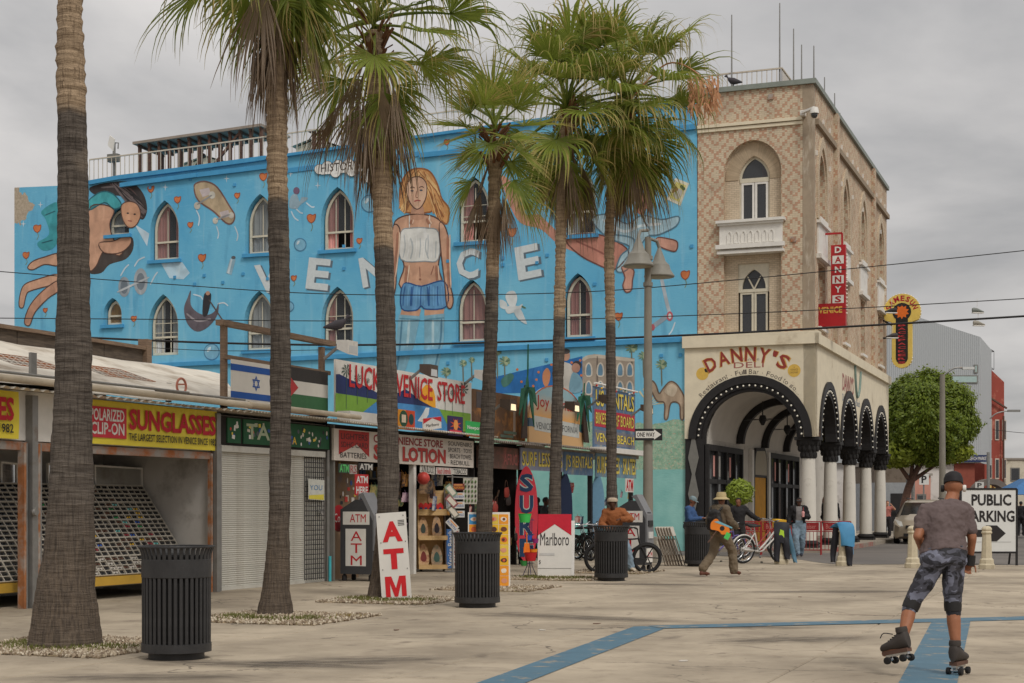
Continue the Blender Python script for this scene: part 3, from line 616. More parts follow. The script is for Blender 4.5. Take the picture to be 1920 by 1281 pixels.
# flying pair in teal drapery
paint('painted_flying_figures', [
	('f', [(168, 352), (205, 342), (245, 342), (268, 362), (276, 392), (268, 412), (252, 400), (236, 372), (208, 366), (180, 366)], (58, 52, 52), 0), ('s', [(190, 352), (226, 352), (258, 378)], (112, 104, 104), 1, .07), ('s', [(206, 346), (246, 356), (270, 396)], (104, 82, 80), 1, .08),
	('f', [(165, 378), (190, 360), (212, 364), (228, 384), (214, 392), (196, 380), (168, 394)], (70, 168, 176), 1), ('o', [(165, 378), (190, 360), (212, 364), (228, 384), (214, 392), (196, 380), (168, 394)], (38, 104, 116), 2, .05),
	('f', [(166, 398), (190, 384), (214, 394), (206, 420), (214, 450), (232, 462), (224, 480), (196, 470), (180, 500), (166, 500)], SK, 1), ('o', [(166, 398), (190, 384), (214, 394), (206, 420), (214, 450), (232, 462), (224, 480), (196, 470), (180, 500), (166, 500)], OL, 2, .05),
	('f', [(228, 386), (242, 378), (258, 384), (264, 404), (254, 424), (240, 426), (230, 410)], (204, 154, 122), 3), ('o', [(228, 386), (242, 378), (258, 384), (264, 404), (254, 424), (240, 426), (230, 410)], OL, 4, .04), ('b', (240, 400, 2.4, 1.5), (60, 50, 46), 4), ('b', (253, 402, 2.4, 1.5), (60, 50, 46), 4), ('s', [(240, 414), (248, 415)], (150, 80, 70), 4, .04),
	('f', [(196, 468), (216, 456), (246, 444), (250, 466), (236, 486), (206, 496), (190, 512), (168, 512), (176, 492)], (70, 62, 58), 0), ('f', [(186, 456), (214, 452), (240, 440), (246, 456), (226, 474), (196, 474)], (206, 158, 130), 3), ('o', [(186, 456), (214, 452), (240, 440), (246, 456), (226, 474), (196, 474)], OL, 4, .04),
	('b', (233, 384, 1), (58, 52, 52), 0)])
paint('painted_drapery', [
	('f', [(78, 396), (110, 380), (112, 428), (104, 462), (82, 470), (70, 456), (92, 440), (86, 412)], (62, 156, 166), 1), ('s', [(84, 404), (104, 396)], (34, 98, 110), 2, .05), ('s', [(78, 456), (100, 450)], (34, 98, 110), 2, .05),
	('f', [(110, 476), (84, 482), (62, 490), (52, 502), (62, 506), (84, 496), (110, 498)], SK, 1), ('o', [(110, 476), (84, 482), (62, 490), (52, 502), (62, 506), (84, 496), (110, 498)], OL, 2, .045),
	('f', [(110, 514), (70, 524), (46, 534), (38, 552), (36, 574), (44, 576), (50, 552), (62, 544), (110, 530)], SK, 1), ('o', [(110, 514), (70, 524), (46, 534), (38, 552), (36, 574), (44, 576), (50, 552), (62, 544), (110, 530)], OL, 2, .045),
	('f', [(110, 526), (80, 546), (56, 574), (46, 604), (56, 610), (66, 586), (90, 560), (112, 544)], (196, 148, 122), 3), ('o', [(110, 526), (80, 546), (56, 574), (46, 604), (56, 610), (66, 586), (90, 560), (112, 544)], OL, 4, .045),
	('b', (96, 420, 2), (62, 156, 166), 2)])
paint('painted_breath', [('p', [(252, 420), (280, 438), (276, 462)], (198, 222, 236), 1)])
paint('painted_breath', [('p', [(300, 490), (342, 492), (356, 512), (344, 524), (318, 522)], (190, 220, 236), 0)])
# flying robed figure
paint('painted_robed_figure', [
	('f', [(940, 330), (966, 350), (984, 400), (1010, 402), (1030, 420), (1060, 446), (1100, 452), (1130, 470), (1132, 500), (1104, 484), (1050, 460), (1014, 430), (976, 418), (954, 380)], (196, 140, 122), 0),
	('f', [(1060, 446), (1110, 438), (1150, 450), (1178, 470), (1170, 490), (1150, 506), (1120, 496), (1084, 476)], (190, 130, 112), 1), ('o', [(1060, 446), (1110, 438), (1150, 450), (1178, 470), (1170, 490), (1150, 506), (1120, 496), (1084, 476)], (110, 70, 62), 2, .05), ('s', [(1080, 452), (1120, 470), (1150, 486)], (150, 94, 82), 2, .06),
	('f', [(1110, 412), (1140, 402), (1176, 420), (1204, 404), (1240, 412), (1272, 406), (1268, 424), (1236, 440), (1214, 444), (1196, 470), (1176, 506), (1156, 508), (1164, 480), (1180, 462), (1140, 446)], (162, 192, 204), 2), ('o', [(1110, 412), (1140, 402), (1176, 420), (1204, 404), (1240, 412), (1272, 406), (1268, 424), (1236, 440), (1214, 444), (1196, 470), (1176, 506), (1156, 508), (1164, 480), (1180, 462), (1140, 446)], (84, 120, 138), 3, .05),
	('s', [(1130, 412), (1170, 434), (1200, 424), (1240, 420)], (210, 226, 230), 3, .09), ('s', [(1150, 440), (1190, 450), (1176, 490)], (96, 134, 152), 3, .06), ('s', [(1206, 412), (1220, 432)], (96, 134, 152), 3, .05),
	('f', [(1166, 500), (1188, 506), (1186, 526), (1184, 544), (1174, 548), (1168, 536), (1172, 520)], (204, 152, 132), 3), ('o', [(1166, 500), (1188, 506), (1186, 526), (1184, 544), (1174, 548), (1168, 536), (1172, 520)], (116, 76, 66), 4, .045),
	('f', [(1232, 446), (1254, 448), (1270, 454), (1268, 470), (1256, 470), (1234, 460)], (204, 152, 132), 3), ('o', [(1232, 446), (1254, 448), (1270, 454), (1268, 470), (1256, 470), (1234, 460)], (116, 76, 66), 4, .045),
	('f', [(1194, 396), (1198, 374), (1212, 356), (1222, 360), (1226, 376), (1212, 392), (1206, 404)], (180, 122, 106), 1)])
# big lettering with bulbs
def big_letter(ch, px0, py0, px1, py1, rot):
	xa, z1 = A(px0, py0); xb, z0 = A(px1, py1); mb = MB(); ex = (xa + xb) / 2; ez = (z0 + z1) / 2
	i0 = len(mb.v); mb.mi = 0; mb.text(ch, xa + .05, z0 - .06, xb + .09, z1 - .04, -.004, .04); mb.mi = 1; mb.text(ch, xa, z0, xb, z1, -.008, .035)
	Mx = Matrix.Translation((ex, 0, ez)) @ Matrix.Rotation(R(rot), 4, 'Y') @ Matrix.Translation((-ex, 0, -ez)); mb.xf(Mx)
	o = mb.build('painted_letter', [C(96, 112, 124), C(202, 210, 212)], mural)
for ch, a, b, c, d, r in (('V', 478, 496, 524, 548, -4), ('E', 576, 486, 618, 542, 8), ('N', 676, 480, 722, 534, -10), ('I', 762, 470, 766, 472, 0), ('C', 856, 467, 898, 521, 4), ('E', 968, 461, 1012, 521, -8)):
	if ch != 'I': big_letter(ch, a, b, c, d, r)
# cloud with the motto
cl_ = MB(); ms = [C(72, 76, 80), C(226, 226, 222), C(70, 66, 64)]
bl = [(600, 318, 9), (615, 313, 10), (635, 311, 10), (655, 309, 10), (676, 308, 10), (696, 306, 10), (716, 308, 11), (690, 320, 10), (660, 322, 9), (630, 324, 9), (700, 334, 14), (722, 338, 12), (728, 352, 6)]
cl_.mi = 0
for b in bl: cl_.poly(mp(circ(b[0], b[1], b[2] + .9)), -.04)
cl_.mi = 1
for i, b in enumerate(bl): cl_.poly(mp(circ(*b)), -.0425 - i * .0004)
cl_.poly(mp([(600, 312), (718, 301), (722, 318), (604, 328)]), -.0485)
cl_.mi = 2
a_, b_ = A(603, 324), A(744, 303); cl_.text('HISTORY IS MYTH', a_[0], a_[1], b_[0], a_[1] + .3, -.052)
cl_.xf(Matrix.Identity(4)); cl_.build('painted_speech_cloud', ms, mural)
# small motifs
ST = (206, 226, 238); OR = (214, 124, 74)
for px, py, r in ((310, 351, 6), (425, 335, 6), (596, 348, 6), (76, 384, 5), (44, 420, 5), (545, 326, 5)):
	paint('painted_star', [('p', [(px - r, py), (px - 1, py - 1), (px, py - r * 1.3), (px + 1, py - 1), (px + r, py), (px + 1, py + 1), (px, py + r * 1.3), (px - 1, py + 1)], ST, 1)])
for px, py, r in ((283, 355, 6), (333, 375, 6), (357, 422, 5), (445, 367, 5), (379, 484, 7), (251, 598, 5), (49, 479, 6), (70, 429, 7), (551, 522, 5), (584, 410, 8), (674, 452, 5), (494, 332, 7), (1285, 516, 8), (1160, 594, 7), (838, 267, 5), (960, 436, 8), (85, 582, 4)):
	sh = [(px - r, py - r * .6), (px - r * .3, py - r), (px + r * .3, py - r * .8), (px + r, py - r), (px + r * .8, py + r * .3), (px, py + r), (px - r * .8, py + r * .4)]
	paint('painted_poppy', [('s', [(px, py + r), (px + 2, py + 2 * r), (px - 1, py + 3 * r)], (122, 140, 110), 0, .03), ('f', sh, OR, 1), ('o', sh, (160, 82, 48), 2, .03)])
deck = [(364, 352), (370, 343), (388, 341), (408, 352), (430, 386), (440, 404), (436, 418), (424, 418), (400, 396), (372, 376)]
paint('painted_skateboard', [('f', deck, (184, 164, 134), 1), ('o', deck, (122, 92, 84), 2, .06), ('p', [(374, 356), (392, 352), (396, 364), (380, 370)], (196, 184, 184), 2), ('p', [(412, 398), (428, 394), (432, 406), (416, 410)], (196, 184, 184), 2),
	('b', (370, 386, 6, 7), (206, 202, 190), 3), ('b', (398, 366, 6, 7), (206, 202, 190), 3), ('b', (404, 414, 5, 6), (206, 202, 190), 3), ('b', (434, 404, 5, 6), (206, 202, 190), 3), ('s', [(370, 384), (398, 366)], (150, 150, 150), 3, .07), ('s', [(406, 412), (432, 402)], (150, 150, 150), 3, .07),
	('s', [(368, 394), (374, 408), (372, 424)], ST, 1, .05), ('s', [(440, 424), (446, 440), (444, 452)], ST, 1, .05), ('s', [(406, 424), (410, 438), (408, 448)], ST, 1, .05)])
paint('painted_barbell', [('b', (233, 538, 11, 19), (150, 160, 168), 1), ('b', (233, 538, 7, 13), (110, 122, 132), 2), ('b', (264, 528, 13, 25), (168, 176, 182), 1), ('b', (264, 528, 8, 16), (120, 132, 142), 2), ('s', [(220, 548), (280, 520)], (190, 196, 200), 3, .08), ('s', [(226, 518), (234, 504), (242, 496)], ST, 1, .06), ('s', [(252, 500), (260, 488), (272, 482)], ST, 1, .06), ('s', [(282, 534), (290, 518), (296, 510)], ST, 1, .06)])
paint('painted_spray_can', [('p', [(424, 512), (432, 484), (442, 487), (434, 516)], (150, 186, 204), 1), ('p', [(426, 512), (433, 486), (436, 487), (430, 514)], (206, 222, 230), 2), ('b', (438, 483, 4, 3), (90, 92, 96), 3)])
paint('painted_boat', [('f', [(345, 580), (352, 558), (358, 545), (358, 572), (374, 588), (392, 590), (404, 582), (410, 568), (408, 590), (392, 612), (370, 622), (352, 608)], (98, 90, 98), 1), ('s', [(350, 588), (370, 602), (396, 598)], (158, 150, 154), 2, .07), ('f', [(382, 556), (388, 548), (396, 552), (394, 572), (388, 592), (380, 590)], (46, 46, 52), 2), ('b', (390, 550, 4), (196, 150, 126), 3), ('s', [(392, 562), (420, 604)], (90, 80, 74), 3, .05), ('s', [(362, 552), (376, 556), (380, 562)], ST, 1, .05), ('s', [(408, 570), (420, 568), (428, 574)], ST, 1, .05)])
for px, py, r in ((563, 459, 11), (693, 382, 15), (542, 575, 9), (397, 660, 14), (869, 309, 12)):
	paint('painted_balloon', [('b', (px, py, r, r * 1.05), (128, 184, 212), 1), ('o', circ(px, py, r, 12, r * 1.05), (76, 130, 164), 2, .04), ('f', [(px - r * .5, py - r * .5), (px - r * .1, py - r * .7), (px - r * .2, py - r * .2), (px - r * .6, py)], (214, 234, 242), 2)])
paint('painted_dove', [('f', [(948, 578), (960, 572), (972, 574), (980, 570), (976, 580), (964, 586), (952, 588)], (218, 224, 224), 2), ('f', [(956, 574), (948, 558), (952, 548), (964, 546), (970, 558), (966, 574)], (226, 232, 232), 3), ('f', [(964, 582), (976, 580), (984, 596), (988, 608), (976, 602), (968, 594)], (206, 214, 216), 3), ('f', [(950, 580), (938, 576), (938, 562), (950, 568)], (214, 222, 222), 1), ('s', [(978, 574), (986, 578)], (90, 120, 80), 3, .05)])
card = [(1250, 374), (1266, 334), (1292, 344), (1276, 386)]
paint('painted_card', [('p', card, (226, 222, 200), 1), ('p', [(1255, 370), (1268, 341), (1287, 348), (1273, 379)], (222, 212, 130), 2), ('f', [(1262, 366), (1272, 354), (1280, 360), (1272, 374)], (196, 194, 184), 3), ('f', [(1260, 362), (1266, 350), (1272, 356)], (160, 110, 80), 4), ('s', [(1276, 348), (1284, 356)], (90, 110, 70), 4, .1)])
paint('painted_scooter', [('s', [(1240, 520), (1250, 566), (1256, 588)], (190, 200, 208), 1, .12), ('s', [(1252, 592), (1236, 604), (1222, 614)], (150, 164, 176), 1, .16), ('b', (1256, 593, 6, 9), (190, 96, 104), 2), ('b', (1256, 593, 3, 5), (210, 214, 214), 3), ('b', (1224, 614, 4, 6), (190, 96, 104), 2), ('s', [(1266, 604), (1260, 620), (1254, 628)], ST, 1, .05)])
paint('painted_small_skater', [('b', (556, 358, 6, 7), (110, 84, 110), 1), ('f', [(546, 368), (556, 364), (562, 378), (566, 370), (578, 372), (564, 384), (556, 392), (542, 388)], (150, 176, 190), 1), ('s', [(574, 380), (584, 388), (590, 388)], ST, 1, .05), ('s', [(552, 388), (562, 398), (568, 400)], ST, 1, .05), ('s', [(546, 396), (552, 408), (560, 414)], ST, 1, .05)])
# the painted scene along the foot of the wall
def ppalm(px, py, r, hgt):
	fr_ = [('s', [(px, py), (px + 1, py + hgt)], (116, 120, 104), 1, .05)]
	for k in range(9):
		a = k * .7; fr_.append(('f', [(px, py), (px + r * math.cos(a) * .9, py + r * .8 * math.sin(a) - 2), (px + r * math.cos(a + .5) * 1.1, py + r * .9 * math.sin(a + .5)), (px + r * .4 * math.cos(a + .8), py + r * .4 * math.sin(a + .8))], [(122, 148, 116), (158, 172, 138), (98, 130, 110)][k % 3], 2 + k % 2))
	paint('painted_palm', fr_)
for q_ in ((946, 678, 10, 40), (868, 682, 7, 40), (884, 676, 6, 40), (836, 698, 9, 20), (1184, 652, 11, 40), (1206, 668, 9, 40), (1240, 684, 10, 40), (932, 660, 8, 50)): ppalm(*q_)
bld = [('p', [(1092, 672), (1114, 664), (1190, 672), (1190, 745), (1092, 745)], (168, 154, 138), 1), ('s', [(1092, 676), (1114, 668), (1190, 676)], (206, 194, 176), 2, .12), ('s', [(1120, 668), (1120, 745)], (120, 108, 98), 2, .06)]
for px in (1104, 1126, 1146, 1163, 1181):
	for py in (694, 728): bld += [('f', [(px - 5, py + 10), (px - 5, py - 6), (px, py - 13), (px + 5, py - 6), (px + 5, py + 10)], (108, 146, 170), 3), ('o', [(px - 5, py + 10), (px - 5, py - 6), (px, py - 13), (px + 5, py - 6), (px + 5, py + 10)], (214, 204, 188), 4, .05)]
paint('painted_building', bld)
paint('painted_blue_banner', [('p', [(928, 707), (1092, 668), (1092, 735), (928, 738)], (38, 112, 180), 0)] + [('b', (px, py, 2.4), OR, 2) for px, py in ((970, 693), (1010, 698), (978, 716), (1006, 712), (1034, 684), (1072, 680), (1088, 676), (1090, 704), (1000, 724))] + [('f', [(1018, 700), (1026, 690), (1032, 700), (1030, 716), (1024, 726), (1018, 716)], (206, 140, 100), 2), ('f', [(940, 712), (956, 700), (964, 706), (956, 720), (944, 726)], (70, 120, 110), 2)])
paint('painted_couple', [('b', (1061, 667, 8, 10), (190, 148, 124), 3), ('b', (1061, 659, 8, 5), (80, 76, 76), 4), ('f', [(1050, 684), (1062, 680), (1074, 690), (1074, 730), (1050, 732)], (206, 200, 190), 2), ('b', (1080, 690, 8, 9), (184, 140, 120), 5), ('b', (1082, 685, 9, 8), (66, 58, 58), 4), ('f', [(1072, 702), (1082, 700), (1092, 714), (1090, 734), (1068, 734)], (128, 170, 188), 4)])
cam_ = [(1216, 726), (1222, 714), (1230, 722), (1236, 738), (1244, 728), (1256, 716), (1268, 720), (1280, 738), (1284, 752), (1282, 784), (1276, 784), (1274, 758), (1258, 756), (1252, 784), (1246, 784), (1246, 756), (1232, 752), (1222, 734)]
paint('painted_animal', [('f', cam_, (178, 156, 132), 1), ('o', cam_, (112, 92, 76), 2, .05), ('f', [(1246, 734), (1258, 720), (1270, 728), (1262, 744)], (206, 188, 164), 2)])
paint('painted_fan_plant', [('p', [(1218, 760), (1218 + 30 * math.cos(a), 760 - 34 * math.sin(a)), (1218 + 30 * math.cos(a + .12), 760 - 34 * math.sin(a + .12))], (206, 198, 160), 0) for a in [i * .3 + .1 for i in range(8)]])

# ------------------------------------------------------------------ roof of the mural building
def roof_rail(parent, pts, name='handrail', h=1.0, step=.16, m=None):
	m = m or mat('pale_rail_paint', rgb(196, 184, 166), .6, .15, 5, .1)
	for i in range(len(pts) - 1):
		a, b = Vector(pts[i]), Vector(pts[i + 1]); mb = MB(); up = Vector((0, 0, h))
		mb.bar(a + up, b + up, .05); mb.bar(a + Vector((0, 0, .12)), b + Vector((0, 0, .12)), .035); mb.build('handrail', m, parent)
		n_ = max(2, int((b - a).length / step)); bal = MB().box(-.011, -.011, .12, .011, .011, h).mesh('baluster', m)
		for k_ in range(n_ + 1): p_ = a.lerp(b, k_ / n_); obj('baluster', bal, parent, tuple(p_))
rl = thing('roof_railing', 'pale metal railing along the parapet of the blue mural building', 'railing', FA.w(0, 0), FA.rz)
def rp(px, py, y=.7): x, z = A(px, py, y); return (x, y, z)
roof_rail(rl, [rp(168, 345), rp(370, 321), rp(640, 285), rp(880, 254), rp(1100, 222), rp(1300, 195)], h=.95, step=.2)
pg = thing('roof_shelter', 'rusty steel frame shelter with dark slatted roof above the mural', 'shelter', FA.w(0, 0), FA.rz)
xa, zb_ = A(262, 340, 1.2); xb, _ = A(490, 300, 1.2); za = A(262, 272, 1.2)[1]; zc_ = A(472, 241, 1.2)[1]
def ztop(x): return za + (zc_ - za) * (x - xa) / (xb - xa)
rf = MB(); rf.add([(xa - .2, 1.0, ztop(xa)), (xb + .1, 1.0, ztop(xb)), (xb + .3, 2.9, ztop(xb) - .05), (xa - .2, 2.9, ztop(xa) - .04)] + [(xa - .2, 1.0, ztop(xa) + .1), (xb + .1, 1.0, ztop(xb) + .1), (xb + .3, 2.9, ztop(xb) + .03), (xa - .2, 2.9, ztop(xa) + .05)], [(3, 2, 1, 0), (4, 5, 6, 7), (0, 1, 5, 4), (1, 2, 6, 5), (2, 3, 7, 6), (3, 0, 4, 7)]); rf.build('roof', mat('shelter_roof', rgb(150, 138, 126), .7, .2, 3, .2), pg)
for k_ in range(13):
	x = xa + (xb - xa) * k_ / 12
	MB().box(x - .05, 1.15, A(262, 340, 1.2)[1] - .8, x + .05, 1.27, ztop(x)).build('post', MDARKW, pg)
	if k_ % 2 == 0: MB().box(x - .05, 2.7, zb_ - .8, x + .05, 2.8, ztop(x) - .1).build('post', MDARKW, pg)
	MB().bar((x, 1.1, ztop(x) - .06), (x, 2.85, ztop(x) - .1), .08).build('rafter', MDARKW, pg)
MB().bar((xa + 3.1, 1.2, zb_ + .1), (xa + 4.5, 1.2, ztop(xa + 4.5) - .1), .09).build('brace', MDARKW, pg); MB().bar((xa + .8, 2.7, zb_ - .2), (xa + 2, 2.7, ztop(xa) - .2), .09).build('brace', MDARKW, pg)
def hut(px0, px1, pyt, pyb, y, lbl):
	x0_, z0_ = A(px0, pyb, y); x1_, _ = A(px1, pyb, y); z1_ = A((px0 + px1) / 2, pyt, y)[1]
	h_ = thing('rooftop_hut', lbl, 'hut', FA.w(x0_, y, z0_ - 1), FA.rz); w_ = x1_ - x0_; t_ = z1_ - z0_ + 1
	MB().poly([(0, 0), (w_, 0), (w_, t_ * .78), (w_ * .5, t_), (0, t_ * .85)], 0, 2.5).build('wall', CREAM, h_)
	MB().add([(-.15, -.15, t_ * .86), (w_ * .5, -.15, t_ + .06), (w_ + .15, -.15, t_ * .79), (-.15, 2.6, t_ * .86), (w_ * .5, 2.6, t_ + .06), (w_ + .15, 2.6, t_ * .79)], [(0, 1, 4, 3), (1, 2, 5, 4)]).build('roof', mat('hut_roof', rgb(176, 166, 150), .8), h_)
hut(345, 430, 295, 330, 5.5, 'cream hut on the roof behind the rusty shelter'); hut(555, 630, 262, 292, 4.0, 'cream gabled hut beside the palm trunk on the mural roof')
x, z = A(595, 262, 3.6); ch = tag(MB().box(-.25, 0, 0, .25, .5, 1.5).box(-.35, -.1, 1.5, .35, .6, 1.6).build('roof_vent', MDARKW, None, None, FA.w(x, 3.6, z - 1.2), FA.rz), 'brown capped flue beside the cream rooftop hut', 'chimney')
x, z = A(214, 335, .9); an = thing('antenna_mast', 'panel antenna on a steel mast at the roof railing', 'antenna', FA.w(x, .9, z - .3), FA.rz)
zt = A(214, 268, .9)[1] - z + .3; MB().tube([(0, 0, 0), (0, 0, zt)], .06).build('mast', STEEL, an)
MB().poly([(-.22, zt - .1), (.02, zt - .35), (.1, zt + .12), (-.12, zt + .28)], -.12, -.06).build('antenna_panel', WHITE, an); MB().box(-.25, -.12, .95, .22, .1, 1.25).build('control_box', GREYP, an); MB().tube([(0, 0, zt), (.2, 0, zt - .02), (.18, 0, zt - .25)], .025).build('bracket', STEEL, an)
# ------------------------------------------------------------------ corner deli with arcade and patterned brick
deli = thing('deli_building', 'tan patterned brick corner building over a cream arcade', 'building', FA.w(0, 0), FA.rz)
xl, _ = A(1308, 400); ZT = A(1525, 157)[1]; ZB = 7.0; LEN = 17.9
Q = FA.q
# front brick wall with recessed arched bay
bx0, _ = A(1357, 300); bx1, _ = A(1465, 300); bzt = A(1411, 262)[1]; bzs = A(1411, 322)[1]
bay = arch(bx0, bx1, ZB + .02, bzs, bzt, 10)
fw_ = MB().poly([(xl, ZB), (0, ZB), (0, ZT), (xl, ZT)], 0, None, [bay]); fw_.rim(bay, 0, .22)
fw_.build('front_wall', MBRICK, deli)
ux0, _ = A(1383, 400); ux1, _ = A(1441, 400); uzt = A(1411, 291)[1]; uzs = A(1411, 334)[1]; uzb = A(1411, 416)[1]
lx0, _ = A(1381, 560); lx1, _ = A(1440, 560); lzt = A(1411, 492)[1]; lzb = A(1411, 626)[1]
uh = arch(ux0, ux1, uzb, uzs, uzt, 8); lh = [(lx0, lzb), (lx1, lzb), (lx1, lzt), (lx0, lzt)]
bw_ = MB().poly([(bx0 - .05, ZB + .01), (bx1 + .05, ZB + .01), (bx1 + .05, bzt + .05), (bx0 - .05, bzt + .05)], .2, None, [uh, lh]); bw_.rim(uh, .2, .5); bw_.rim(lh, .2, .5)
bw_.build('bay_wall', MTAN, deli)
# arched ring of soldier bricks round the bay window
vs_ = arch(ux0 - .02, ux1 + .02, uzb, uzs, uzt + .02, 14); out_ = arch(bx0 + .02, bx1 - .02, uzb, uzs + .0, bzt - .02, 14)
vb = MTAN
ring_in = vs_[2:]; ring_out = out_[2:]
for i in range(0, len(ring_in) - 1):
	for k_ in range(3):
		a0 = i + k_ / 3; a1 = i + (k_ + .86) / 3
		def lp(r, t): j = min(int(t), len(r) - 2); f_ = t - j; return (r[j][0] + (r[j + 1][0] - r[j][0]) * f_, r[j][1] + (r[j + 1][1] - r[j][1]) * f_)
		MB().poly([lp(ring_in, a0), lp(ring_out, a0), lp(ring_out, a1), lp(ring_in, a1)], .178, .2).build('arch_brick', mat('arch_brick_tan', rgb(186, 166, 139), .85, .12, 3, .2, rand=.1), deli)
wU = MB().poly(uh, .28, .36, [inset(uh, .07)]); trz = A(1411, 335)[1]
wU.box(ux0 + .03, .25, trz - .07, ux1 - .03, .37, trz + .07); wU = wU.build('window', FRAMEW, deli)
def casements(w, x0, x1, z0, z1, y, m=WHITE):
	xm = (x0 + x1) / 2
	for a_, b_ in ((x0, xm), (xm, x1)):
		c_ = [(a_ + .01, z0), (b_ - .01, z0), (b_ - .01, z1), (a_ + .01, z1)]; MB().poly(c_, y, y + .06, [inset(c_, .07)]).build('casement', m, w); MB().poly(inset(c_, .06), y + .035).build('pane', GLD, w)
casements(wU, ux0 + .06, ux1 - .06, uzb + .04, trz - .07, .26)
MB().poly(inset(uh, .06), .33).build('pane', GLD, wU)
for a_, b_ in ((.78, .98), (0.02, .1)): MB().add([(ux0 + (ux1 - ux0) * a_, .48, uzb), (ux0 + (ux1 - ux0) * b_, .48, uzb), (ux0 + (ux1 - ux0) * b_, .48, uzt), (ux0 + (ux1 - ux0) * (a_ - .1), .48, uzt)], [(0, 1, 2, 3)]).build('curtain', mat('red_curtain', rgb(170, 80, 90), .9), wU)
# lower window with carved head
pzt = A(1411, 503)[1]; pzs = A(1411, 537)[1]; ltr = A(1411, 541)[1]
hd = arch(lx0 + .13, lx1 - .13, ltr + .02, pzs - .02, pzt, 8)
sf = MB().poly([(lx0, ltr - .08), (lx1, ltr - .08), (lx1, lzt), (lx0, lzt)], .26, .42, [hd]); wL = sf.build('window', FRAMEW, deli)
MB().poly(hd, .36).build('pane', GLD, wL)
xm = (lx0 + lx1) / 2; a_ = [(lx0 + .16, pzs - .1), (xm - .2, pzt - .3), (xm, ltr + .02)]
tr_ = MB(); stroke(tr_, spl([(xm, ltr), (xm - .02, pzs - .02), (xm - .22, pzt - .22)], 4, False), .05, .3); stroke(tr_, spl([(xm, ltr), (xm + .02, pzs - .02), (xm + .22, pzt - .22)], 4, False), .05, .303); tr_.build('tracery', FRAMEW, wL)
casements(wL, lx0 + .05, lx1 - .05, lzb + .03, ltr - .08, .28, FRAMEW)
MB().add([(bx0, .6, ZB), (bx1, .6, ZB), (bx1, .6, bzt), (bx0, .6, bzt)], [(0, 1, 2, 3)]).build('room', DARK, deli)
# balcony panel below the upper window
kx0, _ = A(1351, 450); kx1, _ = A(1468, 450); kz1 = A(1411, 418)[1]; kz0 = A(1411, 470)[1]
bp = MB().box(kx0, -.16, kz0, kx1, .19, kz1); bp.box(kx0 - .1, -.3, kz1, kx1 + .1, .19, kz1 + .09); bp.box(kx0 - .05, -.24, kz1 - .07, kx1 + .05, -.161, kz1 - .002)
bp.box(kx0 - .1, -.32, kz0 + .06, kx1 + .1, -.161, kz0 + .2); bp.box(kx0 - .06, -.26, kz0 - .1, kx1 + .06, .19, kz0 - .003)
bp = bp.build('balcony_panel', WHITE, deli)
for k_ in range(7):
	w_ = (kx1 - kx0 - .44) / 7; xx = kx0 + .22 + k_ * w_; ar = arch(xx + .03, xx + w_ - .03, kz0 + .24, kz1 - .42, kz1 - .26, 4); MB().poly(ar, -.1605, -.185, [inset(ar, .03)]).build('blind_arch', WHITE, bp)
# side wall on the street
def tq(px, py, x=0.0): return Q(px, py, x)
side_w = []
sh_ = []
for c_, wd in ((1.6, 1.35), (6.6, 1.1), (10.9, 1.1), (15.9, 1.35)):
	sh_ += [arch(c_ - wd / 2, c_ + wd / 2, 11.0, 12.2, 13.15, 6), [(c_ - wd / 2, 7.4), (c_ + wd / 2, 7.4), (c_ + wd / 2, 9.5), (c_ - wd / 2, 9.5)]]
sw = MB().poly([(.0, ZB), (LEN, ZB), (LEN, ZT), (.0, ZT)], 0, None, sh_, plane='yz')
for h in sh_: sw.rim(h, 0, -.4, 'yz')
sw.build('side_wall', MBRICK, deli)
for h in sh_:
	ys = [p[0] for p in h]; zs_ = [p[1] for p in h]; y0_, y1_, z0_, z1_ = min(ys), max(ys), min(zs_), max(zs_)
	hh = [(p[0], p[1]) for p in h]; wv = MB().poly(hh, -.2, -.28, [inset(hh, .09)], plane='yz'); zr = z0_ + (z1_ - z0_) * .52
	wv.box(-.27, y0_ + .02, zr - .04, -.19, y1_ - .02, zr + .04); wv = wv.build('window', FRAMEW, deli); MB().poly(inset(hh, .07), -.24, plane='yz').build('pane', GLD, wv)
	MB().box(-.3, y0_ - .05, z0_ - .1, .1, y1_ + .05, z0_ - .004).build('window_sill', WHITE, wv)
for c_ in (1.6, 6.6, 10.9, 15.9):
	b_ = MB().box(-.1, c_ - .9, 9.75, .05, c_ + .9, 10.75); b_.box(-.1, c_ - 1.0, 10.752, .14, c_ + 1.0, 10.85); b_.box(-.1, c_ - 1.0, 9.6, .15, c_ + 1.0, 9.748); b_.build('balcony_panel', WHITE, deli)
	lab = arch(c_ - 1.0, c_ + 1.0, 10.9, 12.2, 13.75, 8); MB().poly(lab, .0, .06, [arch(c_ - .78, c_ + .78, 10.88, 12.2, 13.4, 8)], plane='yz').build('label_mould', MTAN, deli)
for c_ in (4.2, 13.4): MB().box(0.001, c_ - .22, ZB, .14, c_ + .22, ZT - .02).build('pilaster', MBRICK, deli)
# small fixing studs in rows down the street side
for k_ in range(14):
	for z_ in (14.2, 12.9 - (k_ % 2) * 2.4):
		MB().box(0, k_ * 1.28 + .4, z_, .06, k_ * 1.28 + .47, z_ + .16).build('wall_stud', WHITE, deli)
